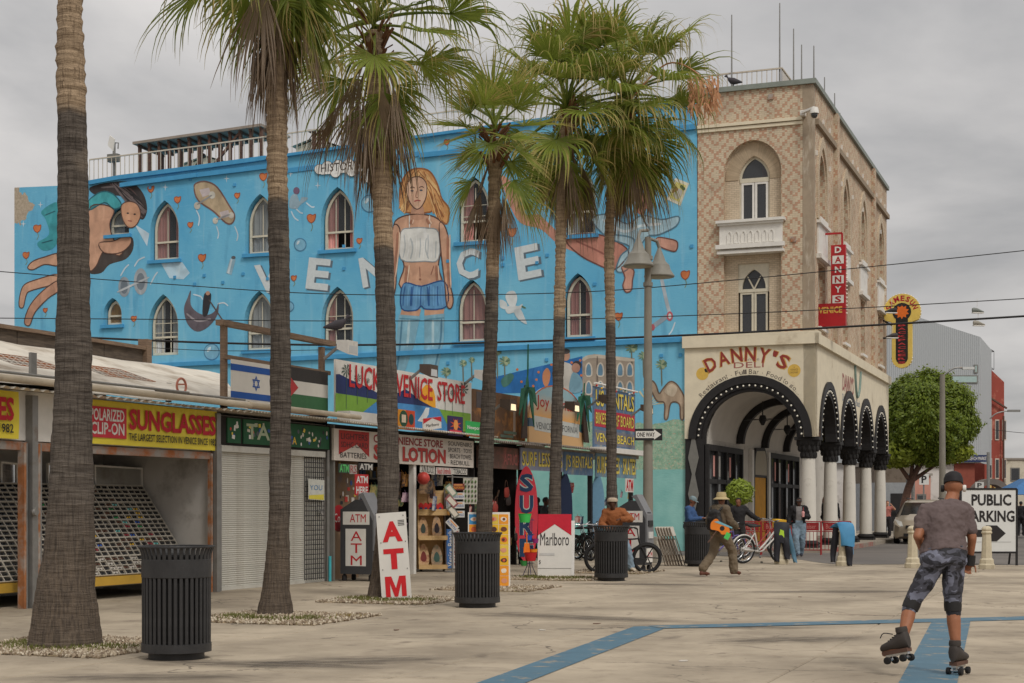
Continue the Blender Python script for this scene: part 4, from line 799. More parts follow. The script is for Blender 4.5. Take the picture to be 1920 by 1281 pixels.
# corner weathering strip, mouldings and coping
MB().box(-.34, -.012, ZB + .01, .012, .3, ZT - .03).build('corner_strip', mat('corner_cement', rgb(158, 142, 122), .9, .2, 2, .4, c2=rgb(212, 200, 182), c2at=.62, c2sc=2.4, streak=(1, 1, .25)), deli)
mz = A(1411, 228)[1]
for z_, o_ in ((mz, .1), (mz - .13, .06)): MB().box(xl + .003, -o_, z_ - .1, -.345, .05, z_).build('string_course', CREAM, deli)
MB().box(-.04, .305, mz - .2, .12, LEN + .1, mz - .02).build('string_course', mat('dark_course', rgb(150, 134, 114), .85), deli)
cop = mat('zinc_coping', rgb(134, 140, 132), .6, .15, 4, .2)
MB().box(xl - .02, -.1, ZT, .1, .35, ZT + .16).build('coping', cop, deli); MB().box(-.35, .352, ZT, .1, LEN + .1, ZT + .16).build('coping', cop, deli)
rs = MB().add([(xl, .3, ZT - .6), (-.3, .3, ZT - .6), (-.3, LEN, ZT - .6), (xl, LEN, ZT - .6)], [(0, 1, 2, 3)]); rs.add([(xl, LEN, ZB), (0, LEN, ZB), (0, LEN, ZT), (xl, LEN, ZT)], [(0, 1, 2, 3)]); rs.add([(xl, 0, ZB), (xl, LEN, ZB), (xl, LEN, ZT), (xl, 0, ZT)], [(0, 1, 2, 3)]); rs.build('roof', GREYP, deli)
for px, py in ((1446, 182), (1488, 449)):
	x, z = A(px, py); MB().box(x - .085, -.05, z - .085, x + .085, 0, z + .085).build('anchor_plate', ORUST, deli)
# ---- cream arcade
SP = 3.73; xL = A(1285, 760)[0]; xi0 = A(1321, 830)[0]; xi1 = A(1494, 830)[0]; xm = (xi0 + xi1) / 2; ri = (xi1 - xi0) / 2; ro = ri + .42
def ccw(x, z, r, n=24): return [(x + r * math.cos(math.pi * i / n), z + r * math.sin(math.pi * i / n)) for i in range(n + 1)]
fa = MB().poly([(xL, SP), (xm - ro, SP)] + list(reversed(ccw(xm, SP, ro))) + [(.08, SP), (.08, ZB + .04), (xL, ZB + .04)], -.1, .3); fa.build('arcade_front', CREAM, deli)
MB().box(xL - .06, -.2, ZB - .27, .2, -.102, ZB + .06).build('cornice', CREAM, deli); MB().box(xL - .06, -.2, ZB + .062, .2, .34, ZB + .14).build('cornice', CREAM, deli)
tr = MB().poly(ccw(xm, SP, ro + .1) + list(reversed(ccw(xm, SP, ri + .26))), -.16, .0); tr.poly(ccw(xm, SP, ri + .258) + list(reversed(ccw(xm, SP, ri + .1))), -.09, .26); tr.poly(ccw(xm, SP, ri + .098) + list(reversed(ccw(xm, SP, ri))), -.02, .3)
tr = tr.build('arch_trim', BLACK, deli)
bulb = MB().ball((0, 0, 0), .034, 8, 6).mesh('bulb', mat('bulb_glass', rgb(232, 226, 210), .3, .03, 5, 0), 60)
for i in range(27): a = math.pi * (i + .5) / 27; obj('bulb', bulb, tr, (xm + (ri + .18) * math.cos(a), -.13, SP + (ri + .18) * math.sin(a)))
yc = [.38, 4.66, 8.94, 13.22, 17.5]
so_ = [(-.1, SP)]
for i in range(4):
	c_ = (yc[i] + yc[i + 1]) / 2; so_ += [(c_ - 1.86, SP)] + list(reversed(ccw(c_, SP, 1.86, 16))) + [(c_ + 1.86, SP)]
so_ += [(LEN, SP), (LEN, ZB + .04), (-.1, ZB + .04)]
MB().poly([p for i, p in enumerate(so_) if i == 0 or p != so_[i - 1]], .08, -.3, plane='yz').build('arcade_side', CREAM, deli)
MB().box(.082, -.2, ZB - .27, .2, LEN, ZB + .06).build('cornice', CREAM, deli)
for i in range(4):
	c_ = (yc[i] + yc[i + 1]) / 2
	t_ = MB().poly(ccw(c_, SP, 1.96, 18) + list(reversed(ccw(c_, SP, 1.72, 18))), .15, 0, plane='yz'); t_.poly(ccw(c_, SP, 1.718, 18) + list(reversed(ccw(c_, SP, 1.5, 18))), .08, -.3, plane='yz'); t_ = t_.build('arch_trim', BLACK, deli)
	for k_ in range(22): a = math.pi * (k_ + .5) / 22; obj('bulb', bulb, t_, (.13, c_ + 1.64 * math.cos(a), SP + 1.64 * math.sin(a)))
# columns: base, shaft, capital with carved leaves
cap = MB(); cap.lathe([(.24, 0), (.29, .03), (.27, .1), (.34, .3), (.44, .52), (.47, .6)], 16); cap.box(-.46, -.46, .6, .46, .46, .7)
for k_ in range(12):
	a = k_ * math.pi / 6
	for z_, r_ in ((.12, .27), (.34, .35), (.52, .41)):
		aa = a + (.26 if z_ == .34 else 0); cap.ball((r_ * math.cos(aa), r_ * math.sin(aa), z_), (.06, .06, .12), 6, 5)
CAPM = mat('black_carved_plaster', rgb(44, 42, 41), .75, .3, 9, .5)
cap = cap.mesh('capital', CAPM, 40)
bas = MB().box(-.4, -.4, -.02, .4, .4, .2).lathe([(.36, .2), (.4, .24), (.4, .3), (.33, .34), (.33, .36)], 20).mesh('base', CAPM, 30)
shf = MB().lathe([(.25, .34), (.25, 1.0), (.235, 2.2), (.21, 3.06)], 20).mesh('column', mat('column_white', rgb(212, 206, 194), .7, .08, 2, .25, c2=rgb(166, 156, 142), c2at=.66, c2sc=1.5), 40)
for i, y_ in enumerate(yc):
	c_ = obj('column', shf, deli, (-.22, y_, .02)); obj('base', bas, c_, (0, 0, 0)).scale = (.86, .86, 1); obj('capital', cap, c_, (0, 0, 3.02)).scale = (.86, .86, 1)
# black pier at the mural end
MB().box(xL + .02, -.09, .0, xi0, .3, SP - .003).build('pier', BLACK, deli)
dm = MB(); px_ = (xL + xi0) / 2
dm.poly([(px_ - .2, 1.9), (px_ - .02, 1.1), (px_ + .16, 1.9), (px_ + .03, 2.55), (px_ + .16, 3.1), (px_ - .02, 4.0), (px_ - .2, 3.1), (px_ - .07, 2.55)], -.1, -.13); dm.build('pier_ornament', GREYP, deli)
# inner wall, vault, ribs
IW = xi0 + .03
iw = MB().box(IW - .25, .3, 0, IW, 24, ZB - .2)
iw.build('inner_wall', mat('arcade_white', rgb(196, 190, 180), .8, .1, 2, .2, c2=rgb(150, 142, 132), c2at=.65), deli)
vm = (IW - .3) / 2; vr = (-.3 - IW) / 2
n_ = 16; pa = [(vm + vr * math.cos(math.pi * i / n_), SP + .0 + vr * 1.0 * math.sin(math.pi * i / n_)) for i in range(n_ + 1)]
vt = MB()
pa2 = [p for p in pa if p[0] < vm + vr * .55]; k2 = len(pa2)
vt.add([(p[0], .3, p[1]) for p in pa2] + [(p[0], LEN - .2, p[1]) for p in pa2], [(i, i + 1, k2 + i + 1, k2 + i) for i in range(k2 - 1)])
vt.add([(pa2[0][0], .3, pa2[0][1]), (-.3, .3, ZB - .9), (-.3, LEN - .2, ZB - .9), (pa2[0][0], LEN - .2, pa2[0][1])], [(0, 1, 2, 3)])
vt.build('vault', mat('vault_white', rgb(206, 200, 190), .8, .08, 1.5, .15), deli, 60)
for y_ in yc[1:]:
	MB().poly(ccw(vm, SP, vr - .01) + list(reversed(ccw(vm, SP, vr - .26))), y_ - .15, y_ + .15).build('rib', BLACK, deli)
# dark shopfront bays and yellow door on the inner wall
def inner_bay(px0, px1, ztop_):
	y0_ = Q(px0, 900, IW)[0]; y1_ = Q(px1, 900, IW)[0]
	b_ = MB().poly([(y0_, .15), (y1_, .15), (y1_, ztop_), (y0_, ztop_)], IW + .004, IW + .12, [[(y0_ + .15, .3), (y1_ - .15, .3), (y1_ - .15, ztop_ - .2), (y0_ + .15, ztop_ - .2)]], plane='yz').build('shop_window', BLACK, deli)
	MB().add([(IW + .02, y0_ + .1, .25), (IW + .02, y1_ - .1, .25), (IW + .02, y1_ - .1, ztop_ - .15), (IW + .02, y0_ + .1, ztop_ - .15)], [(0, 1, 2, 3)]).build('pane', GLD, b_)
	for k_ in range(1, 4):
		yy = y0_ + (y1_ - y0_) * k_ / 4; MB().box(IW + .03, yy - .05, .3, IW + .13, yy + .05, ztop_ - .2).build('mullion', BLACK, b_)
	MB().box(IW + .03, y0_ + .1, 2.25, IW + .12, y1_ - .1, 2.4).build('transom', BLACK, b_)
	for k_ in range(6):
		yy = y0_ + .25 + (y1_ - y0_ - .5) * k_ / 6; MB().box(IW + .022, yy, 2.5, IW + .028, yy + .22, ztop_ - .35).build('blind', [GREYC, PINK, WHITE][k_ % 3], b_)
inner_bay(1322, 1388, 3.55); inner_bay(1440, 1494, 3.6)
y0_, y1_ = Q(1411, 900, IW)[0], Q(1433, 900, IW)[0]
dr = arch(y0_ - .1, y1_ + .1, .14, 3.0, 3.75, 8); d_ = MB().poly(dr, IW + .004, IW + .1, [[(y0_, .16), (y1_, .16), (y1_, 2.6), (y0_, 2.6)]], plane='yz').build('door', BLACK, deli)
MB().box(IW + .01, y0_ + .03, .16, IW + .06, y1_ - .03, 2.58).build('door_panel', mat('mustard_door', rgb(206, 146, 32), .6), d_)
MB().poly(arch(y0_ + .02, y1_ - .02, 2.68, 3.0, 3.62, 8), IW + .104, plane='yz').build('door_sign', C(168, 158, 138), d_)
for y_ in (y0_ - .5, y1_ + .4): MB().box(IW + .003, y_ - .16, .14, IW + .14, y_ + .16, 3.6).build('pilaster', WHITE, deli)
# ceiling fans
for k_, (px, py) in enumerate(((1430, 790), (1476, 808))):
	y_ = (3.4, 7.2)[k_]; fx, fz = A(px, py, y_); f_ = thing('ceiling_fan', ('black ceiling fan on a long rod nearer the big arch', 'black ceiling fan deeper inside the arcade vault')[k_], 'fan', FA.w(fx, y_, fz), FA.rz)
	MB().lathe([(.02, .22), (.1, .2), (.13, .1), (.13, .02), (.08, -.08), (.05, -.14)], 12).build('motor', BLACK, f_, 40); MB().tube([(0, 0, .2), (0, 0, 5.15 - fz)], .02).build('rod', BLACK, f_)
	for j in range(5): a = j * 1.2566 + .3; MB().bar((.12 * math.cos(a), .12 * math.sin(a), .06), (.72 * math.cos(a), .72 * math.sin(a), .05), .13, .012).build('blade', BLACK, f_)
# painted lettering on the arcade
def arc_text(t, cx, cz, r, a0, a1, h, y, m, name, par, bold=.02, wf=.9, prop=True):
	ws = [(.45 if c in "'iIl.tfr " else 1.25 if c in 'mMW' else 1.0) for c in t] if prop else [1] * len(t); tot = sum(ws); mb = MB(); acc = 0
	for c, w_ in zip(t, ws):
		a = a0 + (a1 - a0) * (acc + w_ / 2) / tot; acc += w_
		if c == ' ': continue
		wd = abs(a1 - a0) * r / tot * w_ * wf; i0 = len(mb.v)
		hh = h * (1 if c.isupper() or c in "bdfhkltFBR'" else .7); zz = h * .6 if c == "'" else 0
		if c == "'": hh = h * .4
		if c in '.·': hh = h * .16; wd = h * .16; zz = h * .3 if c == '·' else 0
		mb.text(c if c != '·' else '.', -wd / 2, zz, wd / 2, zz + hh, 0, bold)
		mb.xf(Matrix.Translation((cx + r * math.cos(a), y, cz + r * math.sin(a))) @ Matrix.Rotation(math.pi / 2 - a, 4, 'Y'), i0)
	mb.build(name, m, par)
tcx, tcz = A(1400, 700, -.1); ax0 = A(1330, 676, -.1); 
RD, GD = C(146, 58, 50), C(206, 160, 84)
arc_text("DANNY'S", tcx, tcz - 2.05, 2.42, R(122), R(58), .5, -.104, GD, 'lettering', deli, .05, .96)
arc_text("DANNY'S", tcx, tcz - 2.05, 2.44, R(121.5), R(58.5), .46, -.107, RD, 'lettering', deli, .02, .86)
a_, b_ = A(1376, 690.5, -.1), A(1432, 678, -.1); MB().text('DELI', a_[0], a_[1], b_[0], b_[1], -.105).build('lettering', C(160, 92, 84), deli)
a_, b_ = A(1388, 677, -.1), A(1424, 670, -.1); MB().text('Venice', a_[0], a_[1], b_[0], b_[1], -.105).build('lettering', C(168, 156, 140), deli)
arc_text('Restaurant · Full Bar · Food to go...', xm, SP, ro + .14, R(140), R(40), .15, -.104, C(96, 88, 80), 'lettering', deli, 0, .85)
for px, py in ((1317, 701), (1489, 695)):
	x, z = A(px, py, -.1); MB().poly(circ(x, z, .21), -.104).build('painted_disc', C(214, 176, 84), deli)
x, z = A(1489, 695, -.1); MB().text('VENICE', x - .12, z, x + .12, z + .06, -.107).text('A', x - .02, z + .09, x + .02, z + .13, -.107).text('LANDMARK', x - .14, z - .09, x + .14, z - .03, -.107).build('lettering', C(140, 112, 60), deli)
x, z = A(1317, 701, -.1); MB().poly([(x + .06, z + .14), (x + .13, z + .17), (x + .17, z + .04), (x + .1, z + .05)], -.107).build('painted_mark', C(50, 46, 44), deli)
y0_, z0_ = Q(1580, 720, .09); MB().text("DANNY'S", y0_, 5.6, y0_ + 2.6, 6.25, .084, .02, 'yz').build('lettering', C(150, 66, 66), deli); MB().text('Deli & Bar · Venice Beach', y0_, 5.25, y0_ + 4.2, 5.5, .084, 0, 'yz').build('lettering', C(110, 130, 150), deli)
MB().tube(spl([(.1, y0_ + 2.7, 7.1), (.1, y0_ + 2.9, 6.2), (.1, y0_ + 3.3, 5.6), (.1, y0_ + 3.9, 5.9), (.1, y0_ + 4.2, 6.6)], 4, False), .06, 6).build('wall_ornament', C(120, 140, 130), deli)
# planters of wispy weeds on the capitals
for i, y_ in enumerate(yc[:3]):
	r2 = random.Random(i); mb = MB()
	for k_ in range(60):
		a = r2.uniform(0, 6.28); r_ = r2.uniform(.05, .42); p0 = Vector((r_ * math.cos(a), r_ * math.sin(a), 0)); p1 = p0 + Vector((r2.uniform(-.2, .2), r2.uniform(-.2, .2), r2.uniform(.1, .4))); sd = Vector((math.sin(a), -math.cos(a), 0)) * .015
		mb.add([p0 - sd, p0 + sd, p1], [(0, 1, 2)])
	w = FA.w(-.22, y_, 3.74); o = mb.build('weeds', [C(150, 110, 80), C(112, 110, 70), C(140, 96, 76)][i], None, None, w); tag(o, ['dry reddish weeds growing on the corner column capital', 'olive weeds growing on the second column capital', 'brown weeds growing on the third column capital'][i], 'weeds')
# roof railing, masts, pigeon and camera
rl2 = thing('roof_railing', 'pale railing round the roof terrace of the brick corner building', 'railing', FA.w(0, 0), FA.rz)
p0, p1 = A(1318, 190, .9), A(1466, 165, .9); roof_rail(rl2, [(p0[0], .9, ZT + .05), (p1[0], .9, ZT + .05)], h=A(1466, 128, .9)[1] - ZT - .05, step=.16)
roof_rail(rl2, [(p1[0], .9, ZT + .05), (p1[0], 5.0, ZT + .05)], h=A(1466, 128, .9)[1] - ZT - .05, step=.2)
for i, (px, pt, y_, m_) in enumerate(((1372, 28, .8, 0), (1462, 6, .95, 0), (1488, 54, 2.2, 0), (1503, 84, 3.2, 0), (1526, 86, 1.6, 0), (1546, 145, 5.6, 0), (1565, 175, 8.2, 0), (1575, 212, 10.6, 0), (1293, 45, 2.0, 0))):
	x, z = A(px, pt, y_); o = MB().tube([(0, 0, 0), (0, 0, (z - ZT) * .5), (0, 0, z - ZT + .3)], [.035, .028, .02], 6).lathe([(.05, 0), (.05, .1)], 8).build('roof_mast', STEEL, None, None, FA.w(x, y_, ZT - .3), FA.rz)
	tag(o, 'thin steel mast standing on the roof of the brick building', 'mast', 'masts on the brick building')
def pigeon(loc, rz, label, sc=1.0):
	t_ = thing('pigeon', label, 'pigeon', loc, rz); b_ = MB()
	b_.loft([[Vector((x, r * math.cos(a) * .8, z + r * math.sin(a))) for a in [j * math.pi / 5 for j in range(10)]] for x, z, r in ((-.2, .1, .012), (-.12, .12, .04), (-.02, .14, .075), (.07, .16, .07), (.12, .2, .042), (.13, .24, .032), (.15, .27, .034), (.18, .27, .022), (.205, .262, .006))])
	b_.tube([(0, .03, .1), (.01, .03, 0)], .008, 5).tube([(0, -.03, .1), (.01, -.03, 0)], .008, 5); b_.build('body', mat('pigeon_grey', rgb(62, 58, 62), .7), t_, 70); t_.scale = (sc,) * 3; return t_
x, z = A(1375, 168, .1); pigeon(FA.w(x, .12, ZT + .16), FA.rz + math.pi, 'dark pigeon perched on the brick building coping', 1.5)
cx_, cz_ = A(1527, 212, -.45); sc_ = thing('security_camera', 'white dome security camera on an arm at the brick corner', 'camera', FA.w(cx_, -.45, cz_), FA.rz)
MB().lathe([(.02, .2), (.11, .17), (.14, .06), (.145, -.02)], 14).build('housing', WHITE, sc_, 40); MB().ball((0, 0, -.06), .11, 12, 8).build('dome', GLD, sc_, 60); MB().bar((0, 0, .17), (-.42, .2, .1), .12, .07).bar((-.42, .2, .1), (-.42, .44, .1), .16).build('arm', WHITE, sc_)
# vertical sign DANNY'S VENICE hanging off the side
sg = thing('hanging_sign', "red and white vertical sign reading DANNY'S VENICE on the brick corner", 'sign', FA.w(0, 0), FA.rz); REDS = mat('sign_red', rgb(178, 40, 44), .5, .12, 3, .1, c2=rgb(150, 44, 44), c2at=.6)
yS = 1.9; sx0, sz1 = A(1558, 460, yS); sx1, sz0 = A(1585, 570, yS); vx0, vz1 = A(1529, 571, yS); _, vz0 = A(1529, 613, yS)
sx0 = max(sx0, vx0 + .5)
MB().box(sx0, yS, sz0, sx1, yS + .22, sz1).build('panel', REDS, sg); MB().box(vx0, yS - .01, vz0, sx1 + .01, yS + .23, vz1 + .01).build('panel', REDS, sg)
dz = (sz1 - sz0) / 6
for i, c_ in enumerate('DANNYS'):
	z0_ = sz1 - (i + 1) * dz; hi = i % 2 == 1
	if hi: MB().box(sx0 + .05, yS - .008, z0_ + .03, sx1 - .05, yS - .001, z0_ + dz - .03).build('letter_tile', WHITE, sg)
	MB().text(c_, sx0 + .13, z0_ + .06, sx1 - .13, z0_ + dz - .06, yS - .012, .03).build('letter', REDS if hi else WHITE, sg)
MB().text('VENICE', vx0 + .1, vz1 - .32, sx1 - .1, vz1 - .1, yS - .014, .03).build('lettering', C(222, 176, 84), sg)
for i in range(16): obj('bulb', bulb, sg, (sx1 + .03, yS + .1, sz0 - .3 + i * .13))
MB().bar((0, yS + .1, sz1 + .4), (sx1 - .12, yS + .1, sz1 + .4), .06).bar((sx1 - .12, yS + .1, sz1 + .4), (sx1 - .12, yS + .1, sz1), .06).build('bracket', REDS, sg)
# round topped hostel sign further down the street
hs = thing('hanging_sign', 'yellow keyhole shaped sign reading SAMESUN BACKPACKERS on the street side', 'sign', FA.w(0, 0), FA.rz); yH = 16.6
hx, hz = A(1691, 585, yH); rr = (A(1727, 585, yH)[0] - A(1657, 585, yH)[0]) / 2; hw = (A(1712, 640, yH)[0] - A(1674, 640, yH)[0]) / 2; hb = A(1691, 690, yH)[1]
ol = [(hx + rr * math.cos(a), hz + rr * math.sin(a)) for a in [R(-25 + 230 * i / 24) for i in range(25)]] + [(hx - hw, hz - rr * .55), (hx - hw, hb + hw)] + [(hx + hw * math.cos(a), hb + hw + hw * math.sin(a)) for a in [R(180 + 180 * i / 10) for i in range(11)]] + [(hx + hw, hz - rr * .55)]
YEL = mat('sign_yellow', rgb(226, 196, 100), .5, .1, 3, .1)
MB().poly(ol, yH, yH + .3).build('panel', YEL, hs)
MB().poly([(hx - hw * .6, hz - rr * .3), (hx - hw * .6, hb + hw)] + [(hx + hw * .6 * math.cos(a), hb + hw + hw * .6 * math.sin(a)) for a in [R(180 + 18 * i) for i in range(11)]] + [(hx + hw * .6, hz - rr * .3)], yH - .006).build('letter_field', BLACK, hs)
MB().poly(circ(hx, hz, rr * .5), yH - .01).build('emblem', BLACK, hs); MB().poly([(hx + rr * (.4 if i % 2 else .27) * math.cos(i * .314), hz + rr * (.4 if i % 2 else .27) * math.sin(i * .314)) for i in range(20)], yH - .014).build('emblem', C(226, 112, 40), hs)
arc_text('SAMESUN', hx, hz, rr * .6, R(172), R(8), rr * .3, yH - .008, C(176, 40, 52), 'lettering', hs, .03)
n_ = 11; hz1 = hz - rr * .62; st = (hz1 - hb - hw * .35) / n_
for i, c_ in enumerate('BACKPACKERS'): MB().text(c_, hx - hw * .38, hz1 - (i + 1) * st + .03, hx + hw * .38, hz1 - i * st - .03, yH - .012, .02).build('letter', C(196, 64, 66), hs)
for i in range(0, len(ol)): obj('bulb', bulb, hs, (ol[i][0], yH + .05, ol[i][1]))
MB().bar((0, yH + .15, hb + 1.3), (hx - hw, yH + .15, hb + 1.3), .07).bar((0, yH + .15, hz - rr * .4), (hx - hw, yH + .15, hz - rr * .7), .07).build('bracket', BLACK, hs)
# ------------------------------------------------------------------ the row of market shops
B = FB.p
def bx(px, y=0.0): return B(px, 900, y)[0]
def bz(px, py, y=0.0): return B(px, py, y)[1]
def shop(name, label, cat='shop'): return thing(name, label, cat, FB.w(0, 0), FB.rz)
GREYW = mat('stall_grey_wall', rgb(206, 201, 194), .85, .1, 1.5, .15, c2=rgb(172, 166, 158), c2at=.6)
sg1 = shop('sunglasses_stall', 'sunglasses stall with white membrane roof and yellow banner', 'stall')
X0, X1, XM = bx(-190), bx(409), bx(57)
w_ = MB(); w_.box(X0, 2.4, 0, X1, 2.5, 4.0); w_.box(X0 - .1, .1, 0, X0, 2.4, 3.2); w_.build('back_wall', GREYW, sg1)
MB().box(X1 - .09, .12, .0, X1 - .01, 2.4, 3.1).build('side_wall', GREYW, sg1)
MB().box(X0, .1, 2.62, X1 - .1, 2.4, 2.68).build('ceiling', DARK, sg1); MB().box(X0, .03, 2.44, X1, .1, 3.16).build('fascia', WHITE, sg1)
MB().box(X0, .0, 2.3, X1, .16, 2.42).build('lintel', RUST, sg1)
rf = MB(); nx, ny = 26, 6; vs = []
XR = bx(432)
for i in range(nx + 1):
	for j in range(ny + 1):
		f_ = j / ny; x = X0 + (XR + (5.3 - XR) * f_ - X0) * i / nx; y = -.38 + 3.95 * f_; vs.append((x, y, 3.2 + 1.17 * f_ + .05 * noise.noise((x * .8, y * .8, 1)) - .05 * math.sin(f_ * 3.14)))
rf.add(vs, [(i * (ny + 1) + j, (i + 1) * (ny + 1) + j, (i + 1) * (ny + 1) + j + 1, i * (ny + 1) + j + 1) for i in range(nx) for j in range(ny)]); roof1 = rf.build('roof', MEMB, sg1, 60)
cr = MB(); n_ = 150; vs = []
for i in range(n_ + 1):
	x = X0 + (XR - X0) * i / n_; z = 3.14 + .022 * math.sin(i * 1.55); vs += [(x, -.46, z), (x, .1, z + .05)]
cr.add(vs, [(2 * i, 2 * i + 2, 2 * i + 3, 2 * i + 1) for i in range(n_)]); cr.build('roof_edge', MEMB, roof1)
MB().tube([(X0, -.42, 3.27), (XR, -.42, 3.26)], .055, 10).build('gutter_pipe', mat('dirty_cream_pipe', rgb(186, 172, 150), .7, .2, 3, .2), sg1, 40)
MB().tube([(X0, -.3, 3.36), (X0 + 6, -.32, 3.37), (XM + 2.6, -.3, 3.35), (XR, -.3, 3.36)], .022, 6).build('conduit', STEEL, sg1)
for px, py, y in ((64, 640, 0.1), (160, 690, 1.0), (318, 660, 1.6)): x = bx(px, y); MB().box(x - .06, y, 3.4, x + .06, y + .05, 3.75).build('roof_stub', STEEL, sg1)
# wire mesh panels lying on the roof
for px0, px1, py in ((0, 105, 690), (172, 265, 690)):
	mb = MB(); a, b = bx(px0, 1.0), bx(px1, 1.0)
	for i in range(11): x = a + (b - a) * i / 10; mb.tube([(x, .7, 3.62), (x, 1.45, 3.86)], .006, 4)
	for j in range(5): y = .7 + j * .187; mb.tube([(a, y, 3.62 + j * .06), (b, y, 3.62 + j * .06)], .006, 4)
	o = mb.build('wire_mesh', RUST); o.location = FB.w(0, 0); o.rotation_euler = (0, 0, FB.rz); tag(o, 'rusty wire mesh panel on white roof ' + ('beside the leftover pipe' if px0 == 0 else 'behind the polarized banner'), 'mesh panel')
x = bx(331, .2); o = MB().torus((0, 0, 0), .13, .02, 'y').tube([(-.12, 0, .02), (.12, 0, .04)], .016, 6).build('hose_ring', C(176, 112, 92), None, 40, FB.w(x, .1, 3.52), FB.rz); tag(o, 'orange hose ring lying on the white membrane roof edge', 'ring')
# plank wall behind the roof
pk = thing('plank_fence', 'dark weathered plank fence above the white stall roof', 'fence', FB.w(0, 0), FB.rz); xa, xb = bx(-160, 3.7), bx(268, 3.7)
n_ = 5
for r_ in range(2):
	for i in range(n_): x = xa + (xb - xa) * i / n_; MB().box(x + .01, 3.7, 4.1 + r_ * .27, x + (xb - xa) / n_ - .01, 3.75, 4.355 + r_ * .27).build('plank', MPLANK, pk)
MB().box(xa, 3.62, 4.63, xb, 3.8, 4.7).build('cap_rail', MWOOD, pk); MB().box(xb + .0, 3.6, 3.6, xb + .16, 3.82, 4.85).build('post', MWOOD, pk)
# metal posts and shutter tracks
def post(px, par, extra=True):
	x = bx(px); MB().box(x - .07, -.1, 0, x + .05, .08, 3.1).build('post', STEEL, par)
	if extra:
		for dx in (-.2, .1): MB().box(x + dx, -.06, .0, x + dx + .045, .06, 2.4).build('shutter_track', ORUST, par); MB().box(x + dx + .05, -.05, 0, x + dx + .09, .05, 2.4).build('shutter_track', STEEL, par)
		MB().lathe([(.055, 0), (.065, .03), (.05, .06)], 14).xf(Matrix.Translation((x - .05, -.1, 1.4)) @ Matrix.Rotation(R(90), 4, 'X')).build('padlock', STEEL, par, 30)
post(57, sg1); post(402, sg1, False); x = bx(402); MB().box(x - .13, -.03, 0, x - .09, .05, 2.4).build('shutter_track', ORUST, sg1)
# banners
def banner(name, label, px0, px1, y, z0, z1, m, par=None):
	a, b = bx(px0, y), bx(px1, y); t_ = thing(name, label, 'banner', FB.w(a, y, z0), FB.rz); w = b - a; n = 14; vs = []
	for i in range(n + 1):
		for j in range(5): vs.append((w * i / n, -.012 * math.sin(i * 1.9) * math.sin(j * .8), (z1 - z0) * j / 4))
	MB().add(vs, [(i * 5 + j, (i + 1) * 5 + j, (i + 1) * 5 + j + 1, i * 5 + j + 1) for i in range(n) for j in range(4)]).build('cloth', m, t_, 60); return t_, w, z1 - z0
YB = mat('yellow_vinyl', rgb(226, 206, 66), .5, .08, 2, .1); RB = C(196, 54, 66); BT = C(44, 40, 40)
t_, w, h = banner('banner', 'yellow vinyl banner reading POLARIZED CLIP-ON SUNGLASSES', 120, 407, -.06, 2.45, 3.13, YB)
a = bx(128) - bx(120); b = bx(235) - bx(120); MB().box(a, -.02, .1, b, -.016, h - .1).build('red_panel', RB, t_)
MB().text('POLARIZED', bx(167) - bx(120), h * .53, b - .06, h * .53 + .19, -.024, .02).build('lettering', WHITE, t_); MB().text('CLIP-ON', bx(168) - bx(120), h * .22, b - .06, h * .22 + .19, -.024, .02).build('lettering', WHITE, t_)
MB().text('SUNGLASSES', bx(240) - bx(120), h * .37, w - .07, h - .09, -.024, .035).build('lettering', C(186, 36, 48), t_)
MB().text('THE LARGEST SELECTION IN VENICE SINCE 1982', bx(239) - bx(120), h * .12, w - .06, h * .12 + .12, -.024, .015).build('lettering', BT, t_)
t_, w, h = banner('banner', 'yellow vinyl banner ending in S above 1982', -190, 35, -.06, 2.45, 3.13, YB)
MB().text('SUNGLASSES', .2, h * .37, w - .12, h - .09, -.024, .035).build('lettering', C(186, 36, 48), t_); MB().text('SINCE 1982', w - .95, h * .12, w - .13, h * .12 + .13, -.024, .015).build('lettering', BT, t_)
# sloping display racks, trays and sunglasses
RY0, RZ0, RY1, RZ1 = .35, .36, 1.42, 1.83
sd = Vector((0, RY1 - RY0, RZ1 - RZ0)); SLN = sd.length; sd.normalize(); sn = Vector((0, -sd.z, sd.y)); TH, TW = SLN / 5, .5
ang = math.atan2(sd.z, sd.y)
tm = MB(); tm.box(0, 0, -.012, TW - .012, TH - .012, 0)
CW, CH = (TW - .012) / 3, (TH - .012) / 4
for i in range(4): tm.box(i * CW - .007, 0, 0, i * CW + .007, TH - .012, .035)
for j in range(5): tm.box(0, j * CH - .006, .001, TW - .012, j * CH + .006, .036)
TRAYM = [mat('tray_black', rgb(40, 38, 38), .6), mat('tray_white', rgb(188, 180, 166), .6, .08, 4, .1)]
tm.m = [0] * 6 + [1] * (len(tm.f) - 6); tray = tm.mesh('display_tray', TRAYM)
gm = MB()
for s_ in (-1, 1): gm.mi = 0; gm.ball((s_ * .034, 0, .022), (.027, .021, .008), 8, 4)
gm.mi = 1; gm.box(-.066, -.004, .018, .066, .022, .027); gm.box(-.066, .02, .0, -.06, .03, .02); gm.box(.06, .02, .0, .066, .03, .02)
lens_m = {}
def glasses_mesh(key, c, fc, rough=.15):
	m1 = mat('lens_' + key, rgb(*c), rough, .05, 5, 0, spec=.6); m2 = mat('frame_' + key, rgb(*fc), .35, .05, 5, 0); return gm.mesh('sunglasses', [m1, m2])
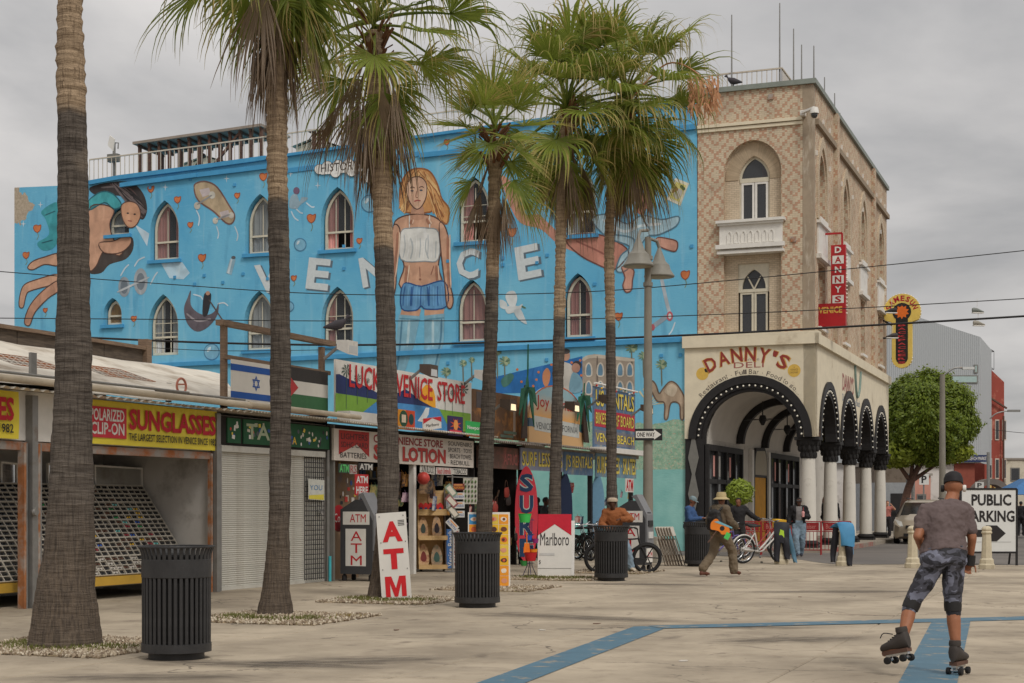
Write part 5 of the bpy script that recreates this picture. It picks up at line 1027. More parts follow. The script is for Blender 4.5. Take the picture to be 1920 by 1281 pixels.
GK = {'black': glasses_mesh('black', (22, 22, 26), (30, 28, 28)), 'blue': glasses_mesh('blue', (40, 92, 190), (24, 30, 50)), 'yellow': glasses_mesh('yellow', (226, 176, 40), (60, 50, 30)), 'green': glasses_mesh('green', (46, 150, 84), (30, 46, 36)), 'brown': glasses_mesh('brown', (92, 58, 40), (70, 46, 34)), 'teal': glasses_mesh('teal', (110, 196, 190), (70, 90, 90)), 'clear': glasses_mesh('clear', (196, 190, 180), (170, 160, 150)), 'red': glasses_mesh('red', (150, 50, 60), (120, 40, 50))}
rack_spans = [(X0 + .2, X1 - .3, 'right')]
cnt = 0; extra = MB(); rg = random.Random(11)
Rm = Matrix.Rotation(ang, 4, 'X')
for (ra, rb, side) in rack_spans:
	rk = thing('display_rack', 'sloping sunglasses rack with yellow front board ''under the yellow banners', 'rack', FB.w(0, 0), FB.rz)
	MB().poly([(RY0, .2), (RY0, RZ0 - .02), (RY1, RZ1 - .02), (RY1 + .1, RZ1 - .02), (RY1 + .1, .2)], ra - .03, rb + .02, plane='yz').build('rack_body', GREYP, rk)
	MB().box(ra - .03, RY0 - .06, RZ0 - .14, rb + .02, RY0 - .003, RZ0 + .0).build('front_board', mat('yellow_board', rgb(196, 156, 62), .7, .15, 3, .15), rk)
	ncol = int((rb - ra) / TW)
	off = rb - ncol * TW
	for c_ in range(ncol):
		for r_ in range(5):
			p = Vector((off + c_ * TW, RY0, RZ0)) + sd * (r_ * TH) + sn * .014; wp = FB.w(p.x, p.y, p.z)
			o = obj('display_tray', tray, None, wp); o.rotation_euler = (Matrix.Rotation(FB.rz, 4, 'Z') @ Rm).to_euler()
			tag(o, 'white gridded sunglasses tray on the sloping rack under the yellow banners', 'tray', 'sunglasses trays')
			Mo = Matrix.Translation(wp) @ Matrix.Rotation(FB.rz, 4, 'Z') @ Rm
			for i in range(3):
				for j in range(4):
					if rg.random() < .05: continue
					lc = Vector(((i + .5) * CW, (j + .45) * CH, .002)); bright = r_ in (1, 2, 3) and rg.random() < .38
					key = rg.choice(['blue', 'yellow', 'green', 'teal', 'red', 'yellow', 'blue']) if bright and c_ % 3 else (rg.choice(['clear', 'black', 'clear', 'brown']) if r_ == 0 and rg.random() < .6 else rg.choice(['black', 'black', 'black', 'brown']))
					vis = (side == 'right' and c_ >= ncol - 6)
					if vis and cnt < 300:
						o = obj('sunglasses', GK[key], None, Mo @ lc); o.rotation_euler = (Mo.to_3x3() @ Matrix.Rotation(rg.uniform(-.15, .15), 3, 'Z')).to_euler()
						tag(o, {'black': 'black lensed', 'blue': 'blue mirrored', 'yellow': 'yellow mirrored', 'green': 'green mirrored', 'brown': 'brown lensed', 'teal': 'pale teal', 'clear': 'clear lensed', 'red': 'red tinted'}[key] + ' sunglasses lying in a tray under the POLARIZED banner', 'sunglasses', 'sunglasses in trays'); cnt += 1
					else:
						i0 = len(extra.v); extra.add(gm.v, gm.f); extra.xf(Mo @ Matrix.Translation(lc), i0)
o = extra.build('more_sunglasses', MATS['lens_black'] if 'lens_black' in MATS else BLACK, None, 50); o['kind'] = 'stuff'; o['label'] = 'rows of dark sunglasses filling the trays past the palm trunk and rusty post'; o['category'] = 'sunglasses'
# mirrors above the rack
for k_, (a, b) in enumerate(((178, 268), (2, 34), (90, 130))):
	xa, xb = bx(a, 1.5), bx(b, 1.5); o = thing('mirror', ['wide mirror standing on the rack top under the POLARIZED banner', 'mirror on the rack top beside the rusty post and 1982 banner', 'small mirror on the rack top behind the palm trunk'][k_], 'mirror', FB.w(xa, 1.5, RZ1), FB.rz)
	MB().poly([(0, 0), (xb - xa, 0), (xb - xa, .34), (0, .36)], 0, .04, [[(.03, .03), (xb - xa - .03, .03), (xb - xa - .03, .31), (.03, .33)]]).build('frame', WHITE, o); MB().add([(.02, .02, .02), (xb - xa - .02, .02, .02), (xb - xa - .02, .02, .33), (.02, .02, .34)], [(0, 1, 2, 3)]).build('glass', mat('mirror_glass', rgb(206, 206, 204), .03, .01, 3, 0, metal=1), o)
# ------------------------------------------------------------------ shuttered stall with stickered header
ss = shop('shuttered_stall', 'closed stall with grey roller shutter and stickered green header', 'stall')
xa, xb = bx(414), bx(606); MB().box(xa - .05, .14, 0, bx(622), 2.4, 3.1).build('body', GREYW, ss)
sl_ = MB(); L_ = bx(577) - xa; pr = [(0, 0), (-.012, .006), (-.016, .019), (-.012, .032), (0, .0375)]
sl_.add([(0, y, z) for y, z in pr] + [(L_, y, z) for y, z in pr], [(i, 5 + i, 6 + i, i + 1) for i in range(4)]); slm = sl_.mesh('shutter_slat', SHUT)
for i in range(64): obj('shutter_slat', slm, ss, (xa, .1, .05 + i * .0375))
MB().box(xa - .06, -.02, 0, xa, .13, 2.55).build('shutter_guide', STEEL, ss); MB().box(xa, .02, 2.45, bx(612), .13, 2.56).build('lintel', SHUT, ss); MB().box(xa, .06, .0, bx(577), .12, .055).build('bottom_rail', SHUT, ss)
gx0, gx1 = bx(577), bx(613); gr = MB().box(gx0, .11, 0, gx1, .13, 2.45).build('door', SHUT, ss)
vb = MB().tube([(0, 0, .05), (0, 0, 2.45)], .008, 5).mesh('grille_bar', BLACK); hb_ = MB().tube([(gx0, 0, 0), (gx1, 0, 0)], .008, 5).mesh('grille_bar', BLACK)
for i in range(10): obj('grille_bar', vb, gr, (gx0 + (gx1 - gx0) * i / 9, .07, 0))
for i in range(26): obj('grille_bar', hb_, gr, (0, .06, .08 + i * .094))
MB().poly([(bx(582), 1.62), (bx(612), 1.6), (bx(612), 2.0), (bx(582), 2.02)], .048).build('poster', C(206, 206, 196), gr); MB().text('YOU', bx(585), 1.8, bx(608), 1.9, .044).build('lettering', C(70, 130, 180), gr); MB().poly([(bx(583), 1.63), (bx(611), 1.61), (bx(611), 1.72), (bx(583), 1.7)], .045).build('poster', C(222, 206, 80), gr)
MB().lathe([(.05, 0), (.05, .05)], 12).xf(Matrix.Translation((bx(604), .05, 1.38)) @ Matrix.Rotation(R(90), 4, 'X')).build('door_lock', CHROME, gr)
hz0, hz1 = 2.58, 3.08; MB().box(xa, .03, hz0, bx(621), .14, hz1).build('header', DARK, ss); GRP = mat('green_sticker_board', rgb(40, 88, 58), .7, .15, 3, .1); rg = random.Random(5)
stc = [C(*c) for c in ((222, 218, 208), (200, 196, 180), (206, 70, 60), (60, 90, 160), (226, 200, 80), (90, 96, 100), (230, 226, 220), (50, 50, 52))]
sq = [MB().poly([(-.5, -.5), (.5, -.5), (.5, .5), (-.5, .5)], 0).mesh('sticker', m) for m in stc] + [MB().poly(circ(0, 0, .5, 10), 0).mesh('sticker', m) for m in stc]
for k_, (p0, p1) in enumerate(((427, 452), (457, 540), (545, 618))):
	pn = MB().box(bx(p0), .005, hz0 + .03, bx(p1), .03, hz1 - .03).build('header_panel', GRP, ss)
	for i in range(8 if k_ == 0 else 24):
		o = obj('sticker', rg.choice(sq), pn, (rg.uniform(bx(p0) + .05, bx(p1) - .05), .002 - i * .00015, rg.uniform(hz0 + .08, hz1 - .1))); o.scale = (rg.uniform(.04, .1), 1, rg.uniform(.05, .1)); o.rotation_euler = (0, rg.uniform(-.3, .3), 0)
MB().text('TA', bx(462), 2.7, bx(506), 2.98, -.003, .02).build('lettering', C(170, 180, 150), ss); MB().text('A', bx(548), 2.66, bx(556), 2.8, -.0035, .02).build('lettering', C(226, 190, 70), ss)
# awning lip over this stall and the store
def corrug(par, px0, px1, z, y0, y1, amp=.03, per=.11, drop=.08, m=MEMB, name='awning'):
	a, b = bx(px0), bx(px1); n = int((b - a) / per * 4); vs = []
	for i in range(n + 1):
		x = a + (b - a) * i / n; dz = amp * math.sin(i * math.pi / 2); vs += [(x, y0, z - drop + dz), (x, y1, z + dz)]
	return MB().add(vs, [(2 * i, 2 * i + 2, 2 * i + 3, 2 * i + 1) for i in range(n)]).build(name, m, par)
corrug(ss, 428, 624, 3.24, -.45, .5, .018, .1); MB().tube([(bx(428), -.42, 3.28), (bx(640), -.42, 3.26)], .05, 10).build('gutter_pipe', MATS['dirty_cream_pipe'], ss, 40); MB().box(xa, .14, 3.15, bx(622), 2.5, 3.2).build('roof', MEMB, ss)
MB().tube([(bx(617), -.02, 0), (bx(617), -.02, .5)], .03, 8).build('pipe_stub', C(70, 176, 186), ss); MB().tube([(bx(618), .04, 0), (bx(618), .04, 2.6)], .035, 8).build('downpipe', STEEL, ss)
# timber frame with the two flags
ff = thing('timber_stand', 'timber frame carrying two flag banners above the shuttered stall', 'stand', FB.w(0, 0), FB.rz); yF = .5
xa, xb = bx(424, yF), bx(607, yF); MB().box(xa - .05, yF, 3.25, xa + .05, yF + .1, 4.8).build('post', MWOOD, ff); MB().box(xb - .05, yF, 3.25, xb + .05, yF + .1, 4.72).build('post', MWOOD, ff); MB().box(xa - .16, yF - .04, 4.77, bx(627, yF), yF + .12, 4.87).build('top_rail', MWOOD, ff); MB().box(xa - .16, yF - .05, 4.16, xb + .2, yF - .002, 4.24).build('cross_rail', MWOOD, ff); MB().box(xa - .2, yF - .05, 3.3, xb + .1, yF - .002, 3.37).build('cross_rail', MWOOD, ff)
fw_ = xb - xa; mid = fw_ * .5
f1 = thing('flag_banner', 'Israeli flag banner with blue star on the timber frame', 'flag', FB.w(xa + .04, yF - .07, 3.39), FB.rz); f2 = thing('flag_banner', 'Palestinian flag banner of black, white and green on the timber frame', 'flag', FB.w(xa + mid + .05, yF - .07, 3.42), FB.rz)
FW, FH = mid - .04, .78; WV = mat('flag_white', rgb(216, 210, 200), .8, .06, 3, .2); FBL = mat('flag_blue', rgb(46, 88, 160), .8, .08, 3, .1)
MB().poly([(0, 0), (FW, 0), (FW, FH), (0, FH)], 0).build('field', WV, f1)
for z0, z1 in ((.08, .2), (.58, .7)): MB().poly([(0, z0), (FW, z0), (FW, z1), (0, z1)], -.004).build('stripe', FBL, f1)
cxs = bx(474, yF) - xa - .04
for s_ in (1, -1):
	tri = [(cxs + .15 * math.sin(a), .39 + s_ * .15 * math.cos(a)) for a in (0, 2.094, 4.189)]; tin = [(cxs + (p[0] - cxs) * .68, .39 + (p[1] - .39) * .68) for p in tri]; MB().poly(tri, -.004 - (s_ > 0) * .002, None, [tin]).build('star', FBL, f1)
FW2 = fw_ - mid
for z0, z1, c_ in ((.0, .26, (62, 108, 70)), (.26, .52, None), (.52, .78, (58, 54, 52))): MB().poly([(0, z0), (FW2, z0), (FW2, z1), (0, z1)], 0).build('stripe', WV if c_ is None else C(*c_), f2)
MB().poly([(0, 0), (FW2 * .34, .39), (0, .78)], -.004).build('triangle', C(186, 62, 62), f2)
# ------------------------------------------------------------------ convenience store
st = shop('convenience_store', 'convenience store with painted landscape signboard and sun lotion fascia', 'shop')
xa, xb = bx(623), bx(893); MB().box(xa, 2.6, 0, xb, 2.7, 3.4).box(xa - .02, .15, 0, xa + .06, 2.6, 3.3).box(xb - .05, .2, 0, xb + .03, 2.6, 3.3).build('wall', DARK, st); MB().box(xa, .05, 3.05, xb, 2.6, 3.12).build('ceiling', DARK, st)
MB().box(bx(775) - .06, -.04, 0, bx(775) + .06, .08, 2.6).build('post', WHITE, st); MB().box(xa - .02, -.04, 0, xa + .04, .12, 3.1).build('post', GREYP, st)
MB().box(xa + .06, .35, .0, bx(672, .35), .42, 2.5).build('front_board', mat('brown_board', rgb(132, 108, 84), .8, .15, 3, .2, c2=rgb(96, 110, 130), c2at=.66), st)
rg = random.Random(9)
for i in range(26):
	o = obj('sticker', rg.choice(sq), st, (rg.uniform(xa + .15, bx(668, .35)), .345 - i * .0002, rg.uniform(1.5, 2.4))); o.scale = (rg.uniform(.05, .13), 1, rg.uniform(.06, .13))
# shelving stuffed with goods at the back
sh = thing('store_shelves', 'dark shelves packed with goods at the back of the store', 'shelf', FB.w(0, 0), FB.rz)
for k_ in range(5): MB().box(xa + .9, 1.2, .3 + k_ * .45, xb - .2, 1.6, .33 + k_ * .45).build('shelf', GREYP, sh)
gd = [MB().box(-.5, -.5, 0, .5, .5, 1).mesh('goods_box', C(*c)) for c in ((150, 60, 50), (70, 90, 120), (176, 160, 120), (90, 84, 80), (140, 110, 60), (60, 100, 80), (170, 170, 166))]
for k_ in range(5):
	for i in range(22):
		x = xa + 1.0 + i * .155
		if x > xb - .3 or rg.random() < .12: continue
		o = obj('goods_box', rg.choice(gd), None, FB.w(x, 1.36, .33 + k_ * .45), FB.rz); o.scale = (.12, .18, rg.uniform(.15, .33)); tag(o, 'small packaged item on the dark shelves inside the store', 'package', 'goods on the store shelves')
corrug(st, 600, 900, 3.22, -.5, .4, .022, .09)
MB().box(bx(640), -.2, 3.2, bx(728), .1, 3.4).build('awning_box', WHITE, st)
# the painted landscape signboard
zb0, zb1 = 3.36, 4.46; yL = .2
lp = thing('store_signboard', 'painted landscape signboard reading LUCKY VENICE STORE above the awning', 'sign', FB.w(0, 0), FB.rz)
xa2, xb2 = bx(630, yL), bx(884, yL); MB().box(xa2, yL, zb0, xb2, yL + .05, zb1).build('board', WHITE, lp)
def c4(pts): return [B(600 + a / 5.82, 640 + b / 5.82, yL) for a, b in pts]
def lpaint(pts, c, ly, nm='painted_shape'): MB().poly(c4(pts), yL - .004 - ly * .003).build(nm, C(*c), lp)
lpaint([(172, 360), (210, 358), (330, 420), (450, 470), (620, 560), (700, 600), (860, 560), (930, 520), (1000, 570), (1080, 640), (1230, 724), (1230, 760), (700, 760), (172, 560)], (44, 56, 104), 0)
lpaint([(165, 565), (340, 590), (640, 640), (560, 700), (440, 795), (165, 770)], (126, 168, 64), 1); lpaint([(640, 640), (840, 672), (1080, 700), (1260, 728), (1310, 745), (1400, 920), (1400, 1000), (430, 850), (440, 795)], (74, 140, 196), 1); lpaint([(1298, 742), (1640, 790), (1640, 990), (1420, 980)], (126, 168, 64), 2)
sun = [(1260 - 160 + 90 + 80 * math.cos(a) - 8, 640 - 165 * math.sin(a)) for a in [i * math.pi / 14 for i in range(15)]]; lpaint([(1090, 590), (1110, 520), (1150, 475), (1195, 478), (1235, 530), (1255, 610), (1258, 725), (1230, 722), (1080, 640)], (236, 166, 46), 2); lpaint([(1150, 725), (1190, 727), (1180, 800), (1150, 850), (1110, 880), (1060, 870), (1110, 800)], (222, 226, 226), 2)
for cx_, cy_, r_, hh in ((285, 320, 60, 420), (405, 400, 40, 290), (515, 430, 26, 240), (1365, 560, 30, 210), (1445, 560, 30, 240), (1560, 520, 60, 300)):
	mb = MB(); stroke(mb, c4([(cx_, cy_), (cx_ - 4, cy_ + hh)]), .035, yL - .012)
	for k_ in range(9): a = k_ * .7; mb.poly(c4([(cx_, cy_), (cx_ + r_ * math.cos(a), cy_ + r_ * 1.3 * math.sin(a)), (cx_ + r_ * .8 * math.cos(a + .3), cy_ + r_ * math.sin(a + .3))]), yL - .013 - k_ * .0003)
	mb.build('painted_palm', C(62, 84, 76), lp)
LRD = C(192, 44, 48)
def word(t, p0, p1, hz_, ly=.02): a = B(600 + p0[0] / 5.82, 640 + p0[1] / 5.82, yL); b = B(600 + p1[0] / 5.82, 640 + p1[1] / 5.82, yL); MB().text(t, a[0], a[1] - hz_, b[0], a[1], yL - ly, .015).build('lettering', LRD, lp)
word('LUCKY', (312, 245), (735, 340), .48); word('VENICE', (822, 345), (1222, 420), .5); word('STORE', (1275, 430), (1575, 480), .46)
# cigarette and lottery posters under it
def poster(label, px0, px1, py0, py1, y, bg, draw=None, tilt=0.0):
	a, z1 = B(px0, py0, y); b, _ = B(px1, py0, y); z0 = bz((px0 + px1) / 2, py1, y); t_ = thing('poster', label, 'poster', FB.w((a + b) / 2, y, z0), FB.rz); t_.rotation_euler = (0, tilt, FB.rz); w = (b - a) / 2; h = z1 - z0
	MB().box(-w, 0, 0, w, .02, h).build('panel', C(*bg), t_)
	if draw: draw(t_, w, h)
	return t_
def d1(t, w, h): MB().poly(circ(-w * .35, h * .55, w * .5, 16, h * .42), -.004).build('print', C(40, 84, 60), t); MB().poly([(-w * .6, h * .35), (-w * .1, h * .35), (-w * .1, h * .75), (-w * .6, h * .75)], -.008).build('print', C(226, 206, 180), t); MB().poly(circ(w * .55, h * .55, w * .3), -.004).build('print', C(34, 74, 74), t); MB().box(-w, -.003, 0, -w * .1, -.001, h).build('print', C(226, 150, 40), t)
poster('orange promotional poster with dark green ovals under the painted signboard', 746, 778, 767, 806, -.46, (206, 78, 40), d1)
def d2(t, w, h): MB().poly([(-w, h * .55), (0, h * .95), (w, h * .55), (w, h), (-w, h)], -.004).build('print', C(196, 36, 44), t); MB().text('Marlboro', -w * .7, h * .25, w * .7, h * .5, -.005).build('lettering', BT, t)
poster('tilted white and red Marlboro poster under the painted signboard', 794, 828, 781, 805, -.44, (216, 212, 204), d2, R(-6))
def d3(t, w, h): MB().poly([(w * .8 * (1 if i % 2 else .4) * math.cos(i * .39), h * .55 + h * .36 * (1 if i % 2 else .4) * math.sin(i * .39)) for i in range(16)], -.004).build('print', C(196, 74, 50), t); MB().poly(circ(0, h * .55, w * .3), -.008).build('print', C(226, 150, 80), t); MB().box(-w * .8, -.005, h * .12, w * .8, -.002, h * .28).build('print', C(206, 60, 80), t)
poster('dark purple poster with a bursting orange star under the signboard', 840, 868, 779, 817, -.45, (54, 40, 84), d3)
def d4(t, w, h): MB().text('Newport', -w * .85, h * .4, w * .85, h * .72, -.004, .02).build('lettering', WHITE, t); MB().box(-w, -.003, 0, w, -.001, h * .14).build('print', C(226, 110, 40), t)
poster('bright green Newport poster beside the palm trunk under the signboard', 874, 904, 789, 819, -.45, (52, 166, 84), d4)
# fascia sign
fs_ = thing('store_fascia', 'white fascia reading CONVENIENCE STORE and SUN LOTION', 'sign', FB.w(0, 0), FB.rz); fz0, fz1 = 2.4, 3.03; yS_ = -.08
xa3, xb3 = bx(626, yS_), bx(888, yS_); MB().box(xa3, yS_, fz0, xb3, yS_ + .05, fz1).build('board', mat('fascia_white', rgb(206, 196, 184), .7, .1, 3, .15), fs_)
LR2 = C(176, 58, 52)
a, b = bx(635, yS_), bx(692, yS_); MB().poly([(a, fz0 + .12), ((a + b) / 2 + .1, fz0 + .34), (b, fz0 + .1), (b, fz1 - .02), (a, fz1 - .02)], yS_ - .004).build('red_panel', C(170, 50, 44), fs_)
MB().text('LIGHTERS', a + .08, fz1 - .2, b - .08, fz1 - .08, yS_ - .007).text('SDHC CARD', a + .08, fz1 - .36, b - .06, fz1 - .25, yS_ - .007).text('BATTERIES', a + .06, fz0 + .06, b - .12, fz0 + .17, yS_ - .007).build('lettering', BT, fs_)
a = bx(700, yS_); MB().text('CONVENIENCE STORE', a, fz1 - .22, bx(830, yS_), fz1 - .05, yS_ - .006, .02).build('lettering', C(140, 40, 40), fs_)
MB().text('SUN LOTION', a, fz0 + .06, bx(835, yS_), fz0 + .38, yS_ - .008, .035).build('lettering', LR2, fs_); MB().text('SUN LOTION', a + .02, fz0 + .05, bx(835, yS_) + .02, fz0 + .37, yS_ - .005, .05).build('letter_shadow', C(110, 70, 60), fs_)
a, b = bx(840, yS_), bx(884, yS_)
for i, t in enumerate(('SOUVENIRS', 'SPORTS · TOYS', '· BEACH TOWEL', '· REDBULL')): MB().text(t, a, fz1 - .15 - i * .145, b - (.12 if i == 3 else 0), fz1 - .05 - i * .145, yS_ - .006).build('lettering', BT, fs_)
def small_sign(t, px0, px1, py0, py1, y, bg, fg, bold=.01, label=None, tilt=0):
	a, z1 = B(px0, py0, y); b, _ = B(px1, py0, y); z0 = bz((px0 + px1) / 2, py1, y); t_ = thing('hanging_sign', label, 'sign', FB.w((a + b) / 2, y, z0), FB.rz); w = (b - a) / 2; h = z1 - z0; t_.rotation_euler = (0, tilt, FB.rz)
	MB().box(-w, 0, 0, w, .015, h).build('panel', C(*bg), t_); lines = t.split('|')
	for i, l in enumerate(lines): MB().text(l, -w * .86, h * (1 - (i + 1) / len(lines)) + h * .08, w * .86, h * (1 - i / len(lines)) - h * .08, -.004, bold).build('lettering', C(*fg), t_)
	return t_
small_sign('SUN BLOCK', 788, 815, 871, 888, -.05, (206, 200, 190), (60, 56, 56), label='small white SUN BLOCK sign hung under the fascia', tilt=.06)
small_sign('Beach Umbrella', 818, 847, 876, 890, -.05, (206, 196, 188), (186, 60, 60), label='small Beach Umbrella sign with red letters under the fascia'); small_sign('TOBACCO', 848, 876, 878, 890, -.05, (206, 200, 190), (60, 56, 56), label='small white TOBACCO sign hung under the fascia')
small_sign('ATM', 635, 655, 869, 887, -.06, (60, 70, 62), (96, 196, 110), .03, 'dark ATM sign with green letters at the store corner'); small_sign('RS', 656, 669, 871, 889, -.06, (186, 180, 170), (176, 80, 76), .0, 'small pale RS sign between two ATM signs'); small_sign('ATM', 672, 700, 868, 882, -.06, (60, 56, 54), (216, 214, 206), .03, 'dark ATM sign with white letters above the cash machine'); small_sign('ATM|HERE', 666, 691, 889, 929, -.2, (196, 48, 50), (226, 222, 216), .03, 'red ATM HERE sign standing over the cash machine')
ck = MB().lathe([(.26, 0), (.27, .01), (.27, .02)], 28).xf(Matrix.Rotation(R(90), 4, 'X')); ck.text('Coca', -.2, -.08, .22, .1, -.024, .0); ck.m[-len(text_shape('Coca', 0.0)[1]):] = [1] * len(text_shape('Coca', 0.0)[1])
ck = ck.build('drink_sign', [C(176, 30, 38), WHITE], None, 30, FB.w(bx(634, .1), .1, bz(634, 972, .1)), FB.rz); tag(ck, 'round red drink sign with white script on the store wall', 'sign')
# ------------------------------------------------------------------ souvenir shop and rental shop
sv = shop('souvenir_shop', 'narrow dark souvenir shop hung with leather bags', 'shop'); xa, xb = bx(896), bx(975)
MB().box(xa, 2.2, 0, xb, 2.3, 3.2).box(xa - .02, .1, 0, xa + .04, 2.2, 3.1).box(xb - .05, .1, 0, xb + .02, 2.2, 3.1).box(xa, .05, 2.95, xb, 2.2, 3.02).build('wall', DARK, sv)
MB().box(xa, -.06, 2.42, xb, .04, 2.95).build('sign_board', mat('brown_sign', rgb(106, 82, 72), .8, .2, 3, .2, c2=rgb(150, 92, 82), c2at=.6), sv); MB().text('AFRICA', bx(940), 2.52, bx(972), 2.8, -.064, .02).build('lettering', C(170, 96, 88), sv)
corrug(sv, 890, 990, 3.12, -.5, .4, .03, .12, m=mat('dirty_roof', rgb(150, 140, 130), .8, .2, 3, .2))
up = MB().box(bx(888, .3), .3, 3.2, bx(985, .3), .36, 4.35).build('upper_board', mat('painted_scene', rgb(122, 92, 70), .8, .25, 3, .1, c2=rgb(206, 142, 80), c2at=.57, c2sc=1.4), sv); MB().box(bx(893, .3), .292, 3.9, bx(905, .3), .298, 4.3).build('painted_panel', C(96, 88, 88), sv); MB().box(bx(962, .3), .292, 3.3, bx(966, .3), .298, 4.2).build('painted_strip', C(196, 176, 160), sv)
for i in range(4): MB().box(bx(938 + i * 6, .3), .29, 3.24 + (i % 2) * .1, bx(950 + i * 6, .3), .296, 3.31 + (i % 2) * .1).build('painted_strip', C(120, 140, 124), sv)
bagm = [mat('leather_%d' % i, rgb(*c), .6, .2, 5, .2) for i, c in enumerate(((84, 56, 42), (120, 70, 48), (56, 48, 46), (150, 140, 128), (150, 60, 50)))]
rg = random.Random(3)
for i in range(14):
	px, py = rg.uniform(903, 972), rg.uniform(905, 1010); y = rg.uniform(-.15, .1); x, z = B(px, py, y); s_ = rg.uniform(.7, 1.1); b_ = thing('leather_bag', 'leather bag hanging in the front of the dark souvenir shop', 'bag', FB.w(x, y, z), FB.rz, 'bags hanging in the souvenir shop'); b_.scale = (s_,) * 3; b_.rotation_euler = (0, rg.uniform(-.3, .3), FB.rz)
	MB().loft([[(w_ * math.cos(a), d_ * math.sin(a), z_) for a in [k * math.pi / 5 for k in range(10)]] for w_, d_, z_ in ((.1, .03, -.3), (.15, .05, -.26), (.15, .05, -.12), (.12, .03, -.04))]).build('body', bagm[i % 5], b_, 50); MB().tube(spl([(-.11, 0, -.06), (-.06, 0, .1), (0, 0, .16), (.06, 0, .1), (.11, 0, -.06)], 3, False), .01, 5).build('strap', bagm[(i + 1) % 5], b_)
rn = shop('rental_shop', 'bike and surf rental stall with colourful painted signs', 'shop'); xa, xb = bx(978), bx(1192)
MB().box(xa, -.1, 2.95, xb, 1.6, 3.05).build('roof', mat('rental_roof', rgb(150, 140, 128), .8, .2, 3, .2), rn)
corrug(rn, 985, 1120, 3.15, -.6, .2, .03, .14, m=mat('dirty_roof', rgb(150, 140, 130))); MB().box(bx(1112), -.35, 3.05, bx(1196), .1, 3.2).build('awning_box', WHITE, rn)
for px in (982, 1053, 1110, 1186): MB().box(bx(px) - .06, 0, 0, bx(px) + .06, .12, 2.95).build('post', BLACK, rn)
for px in (1000, 1070, 1150): MB().box(bx(px) - .04, 1.5, 0, bx(px) + .04, 1.58, 2.95).build('post', BLACK, rn)
SB = [mat('sign_blue_%d' % i, rgb(*c), .7, .25, 4, .1, c2=rgb(150, 150, 140), c2at=.58, c2sc=2.5) for i, c in enumerate(((136, 140, 160), (92, 116, 144), (110, 138, 156)))]; LY = C(226, 204, 96); LB = C(60, 50, 46)
for k_, (p0, p1, t, z0, z1) in enumerate(((976, 1056, 'SURF LESSONS', 2.42, 2.98), (1058, 1112, "J'S RENTALS", 2.36, 2.98), (1117, 1193, 'SURF · BIKES · SKATES', 2.34, 3.02))):
	a, b = bx(p0, -.12), bx(p1, -.12); t_ = thing('shop_sign', ['purple blue painted sign reading SURF LESSONS', "blue painted sign reading J'S RENTALS", 'blue painted sign listing SURF BIKES SKATES'][k_], 'sign', FB.w(a, -.12, z0), FB.rz)
	MB().box(0, 0, 0, b - a, .03, z1 - z0).build('board', SB[k_], t_); MB().text(t, .1, .1, b - a - .08, z1 - z0 - .08, -.004, .05).build('letter_outline', LB, t_); MB().text(t, .1, .1, b - a - .08, z1 - z0 - .08, -.008, .015).build('lettering', LY, t_)
t_ = thing('shop_sign', 'tall painted panel reading RENTALS above BIKES and SURF BOARD', 'sign', FB.w(bx(1113, .1), .1, 3.2), FB.rz); w = bx(1191, .1) - bx(1113, .1); MB().box(0, 0, 0, w, .04, 1.78).build('board', SB[1], t_)
MB().box(.08, -.006, .62, w - .08, -.001, 1.12).build('red_band', C(186, 56, 74), t_); MB().box(.08, -.006, .1, w - .08, -.001, .52).build('brown_band', C(120, 120, 130), t_)
for t, z0, z1, a, b in (("US RENTALS", 1.22, 1.7, .15, w - .15), ('BIKES · SURF BOARD', .7, 1.04, .15, w - .15), ('VENICE BEACH', .18, .44, .15, w - .15)): MB().text(t, a, z0, b, z1, -.01, .05).build('letter_outline', LB, t_); MB().text(t, a, z0, b, z1, -.014, .012).build('lettering', LY, t_)
MB().tube([(-.05, -.05, 1.86), (w + .05, -.05, 1.86)], .035, 6).build('pipe', WHITE, t_)
bc = [C(200, 60, 50), C(230, 180, 60), C(60, 120, 80), C(220, 214, 200)]
for i in range(9): MB().ball((.1 + i * w / 9, -.06, 1.8 - .06 * math.sin(i * 2)), .035, 8, 6).build('light_bulb', bc[i % 4], t_, 60)
# arched board with palms
ab = thing('shop_sign', 'arched sunset coloured sign board reading Joy Rentals Venice California', 'sign', FB.w(0, 0), FB.rz); yA = -.1
a, b = bx(992, yA), bx(1094, yA); z0, z1 = 3.15, 4.72; ar = [(a, z0), (b, z0), (b, z0 + .75)] + [((a + b) / 2 + (b - a) / 2 * math.cos(t), z0 + .75 + (z1 - z0 - .75) * math.sin(t)) for t in [math.pi * i / 16 for i in range(1, 16)]] + [(a, z0 + .75)]
def m_sunset():
	t = NT('sunset_sign'); s3 = t.new('ShaderNodeSeparateXYZ'); t.l.new(t.tc.outputs['Object'], s3.inputs[0]); f_ = t.math('ADD', t.rng(s3.outputs[2], 3.1, 4.7, 0, 1), t.math('MULTIPLY', t.math('SUBTRACT', t.noise(4, 5), .5), .15))
	col = t.mix(t.rng(f_, .45, .85, 0, 1), rgb(226, 168, 96), rgb(150, 182, 190)); col = t.mix(t.math('LESS_THAN', f_, .42), col, rgb(62, 92, 112)); col = t.mix(t.math('LESS_THAN', f_, .28), col, rgb(216, 172, 118)); t.base(col); return t.m
MB().poly(ar, yA, yA + .06).build('board', m_sunset(), ab); l_ = MB(); stroke(l_, ar[2:], .04, yA - .004); l_.build('border', C(196, 110, 80), ab)
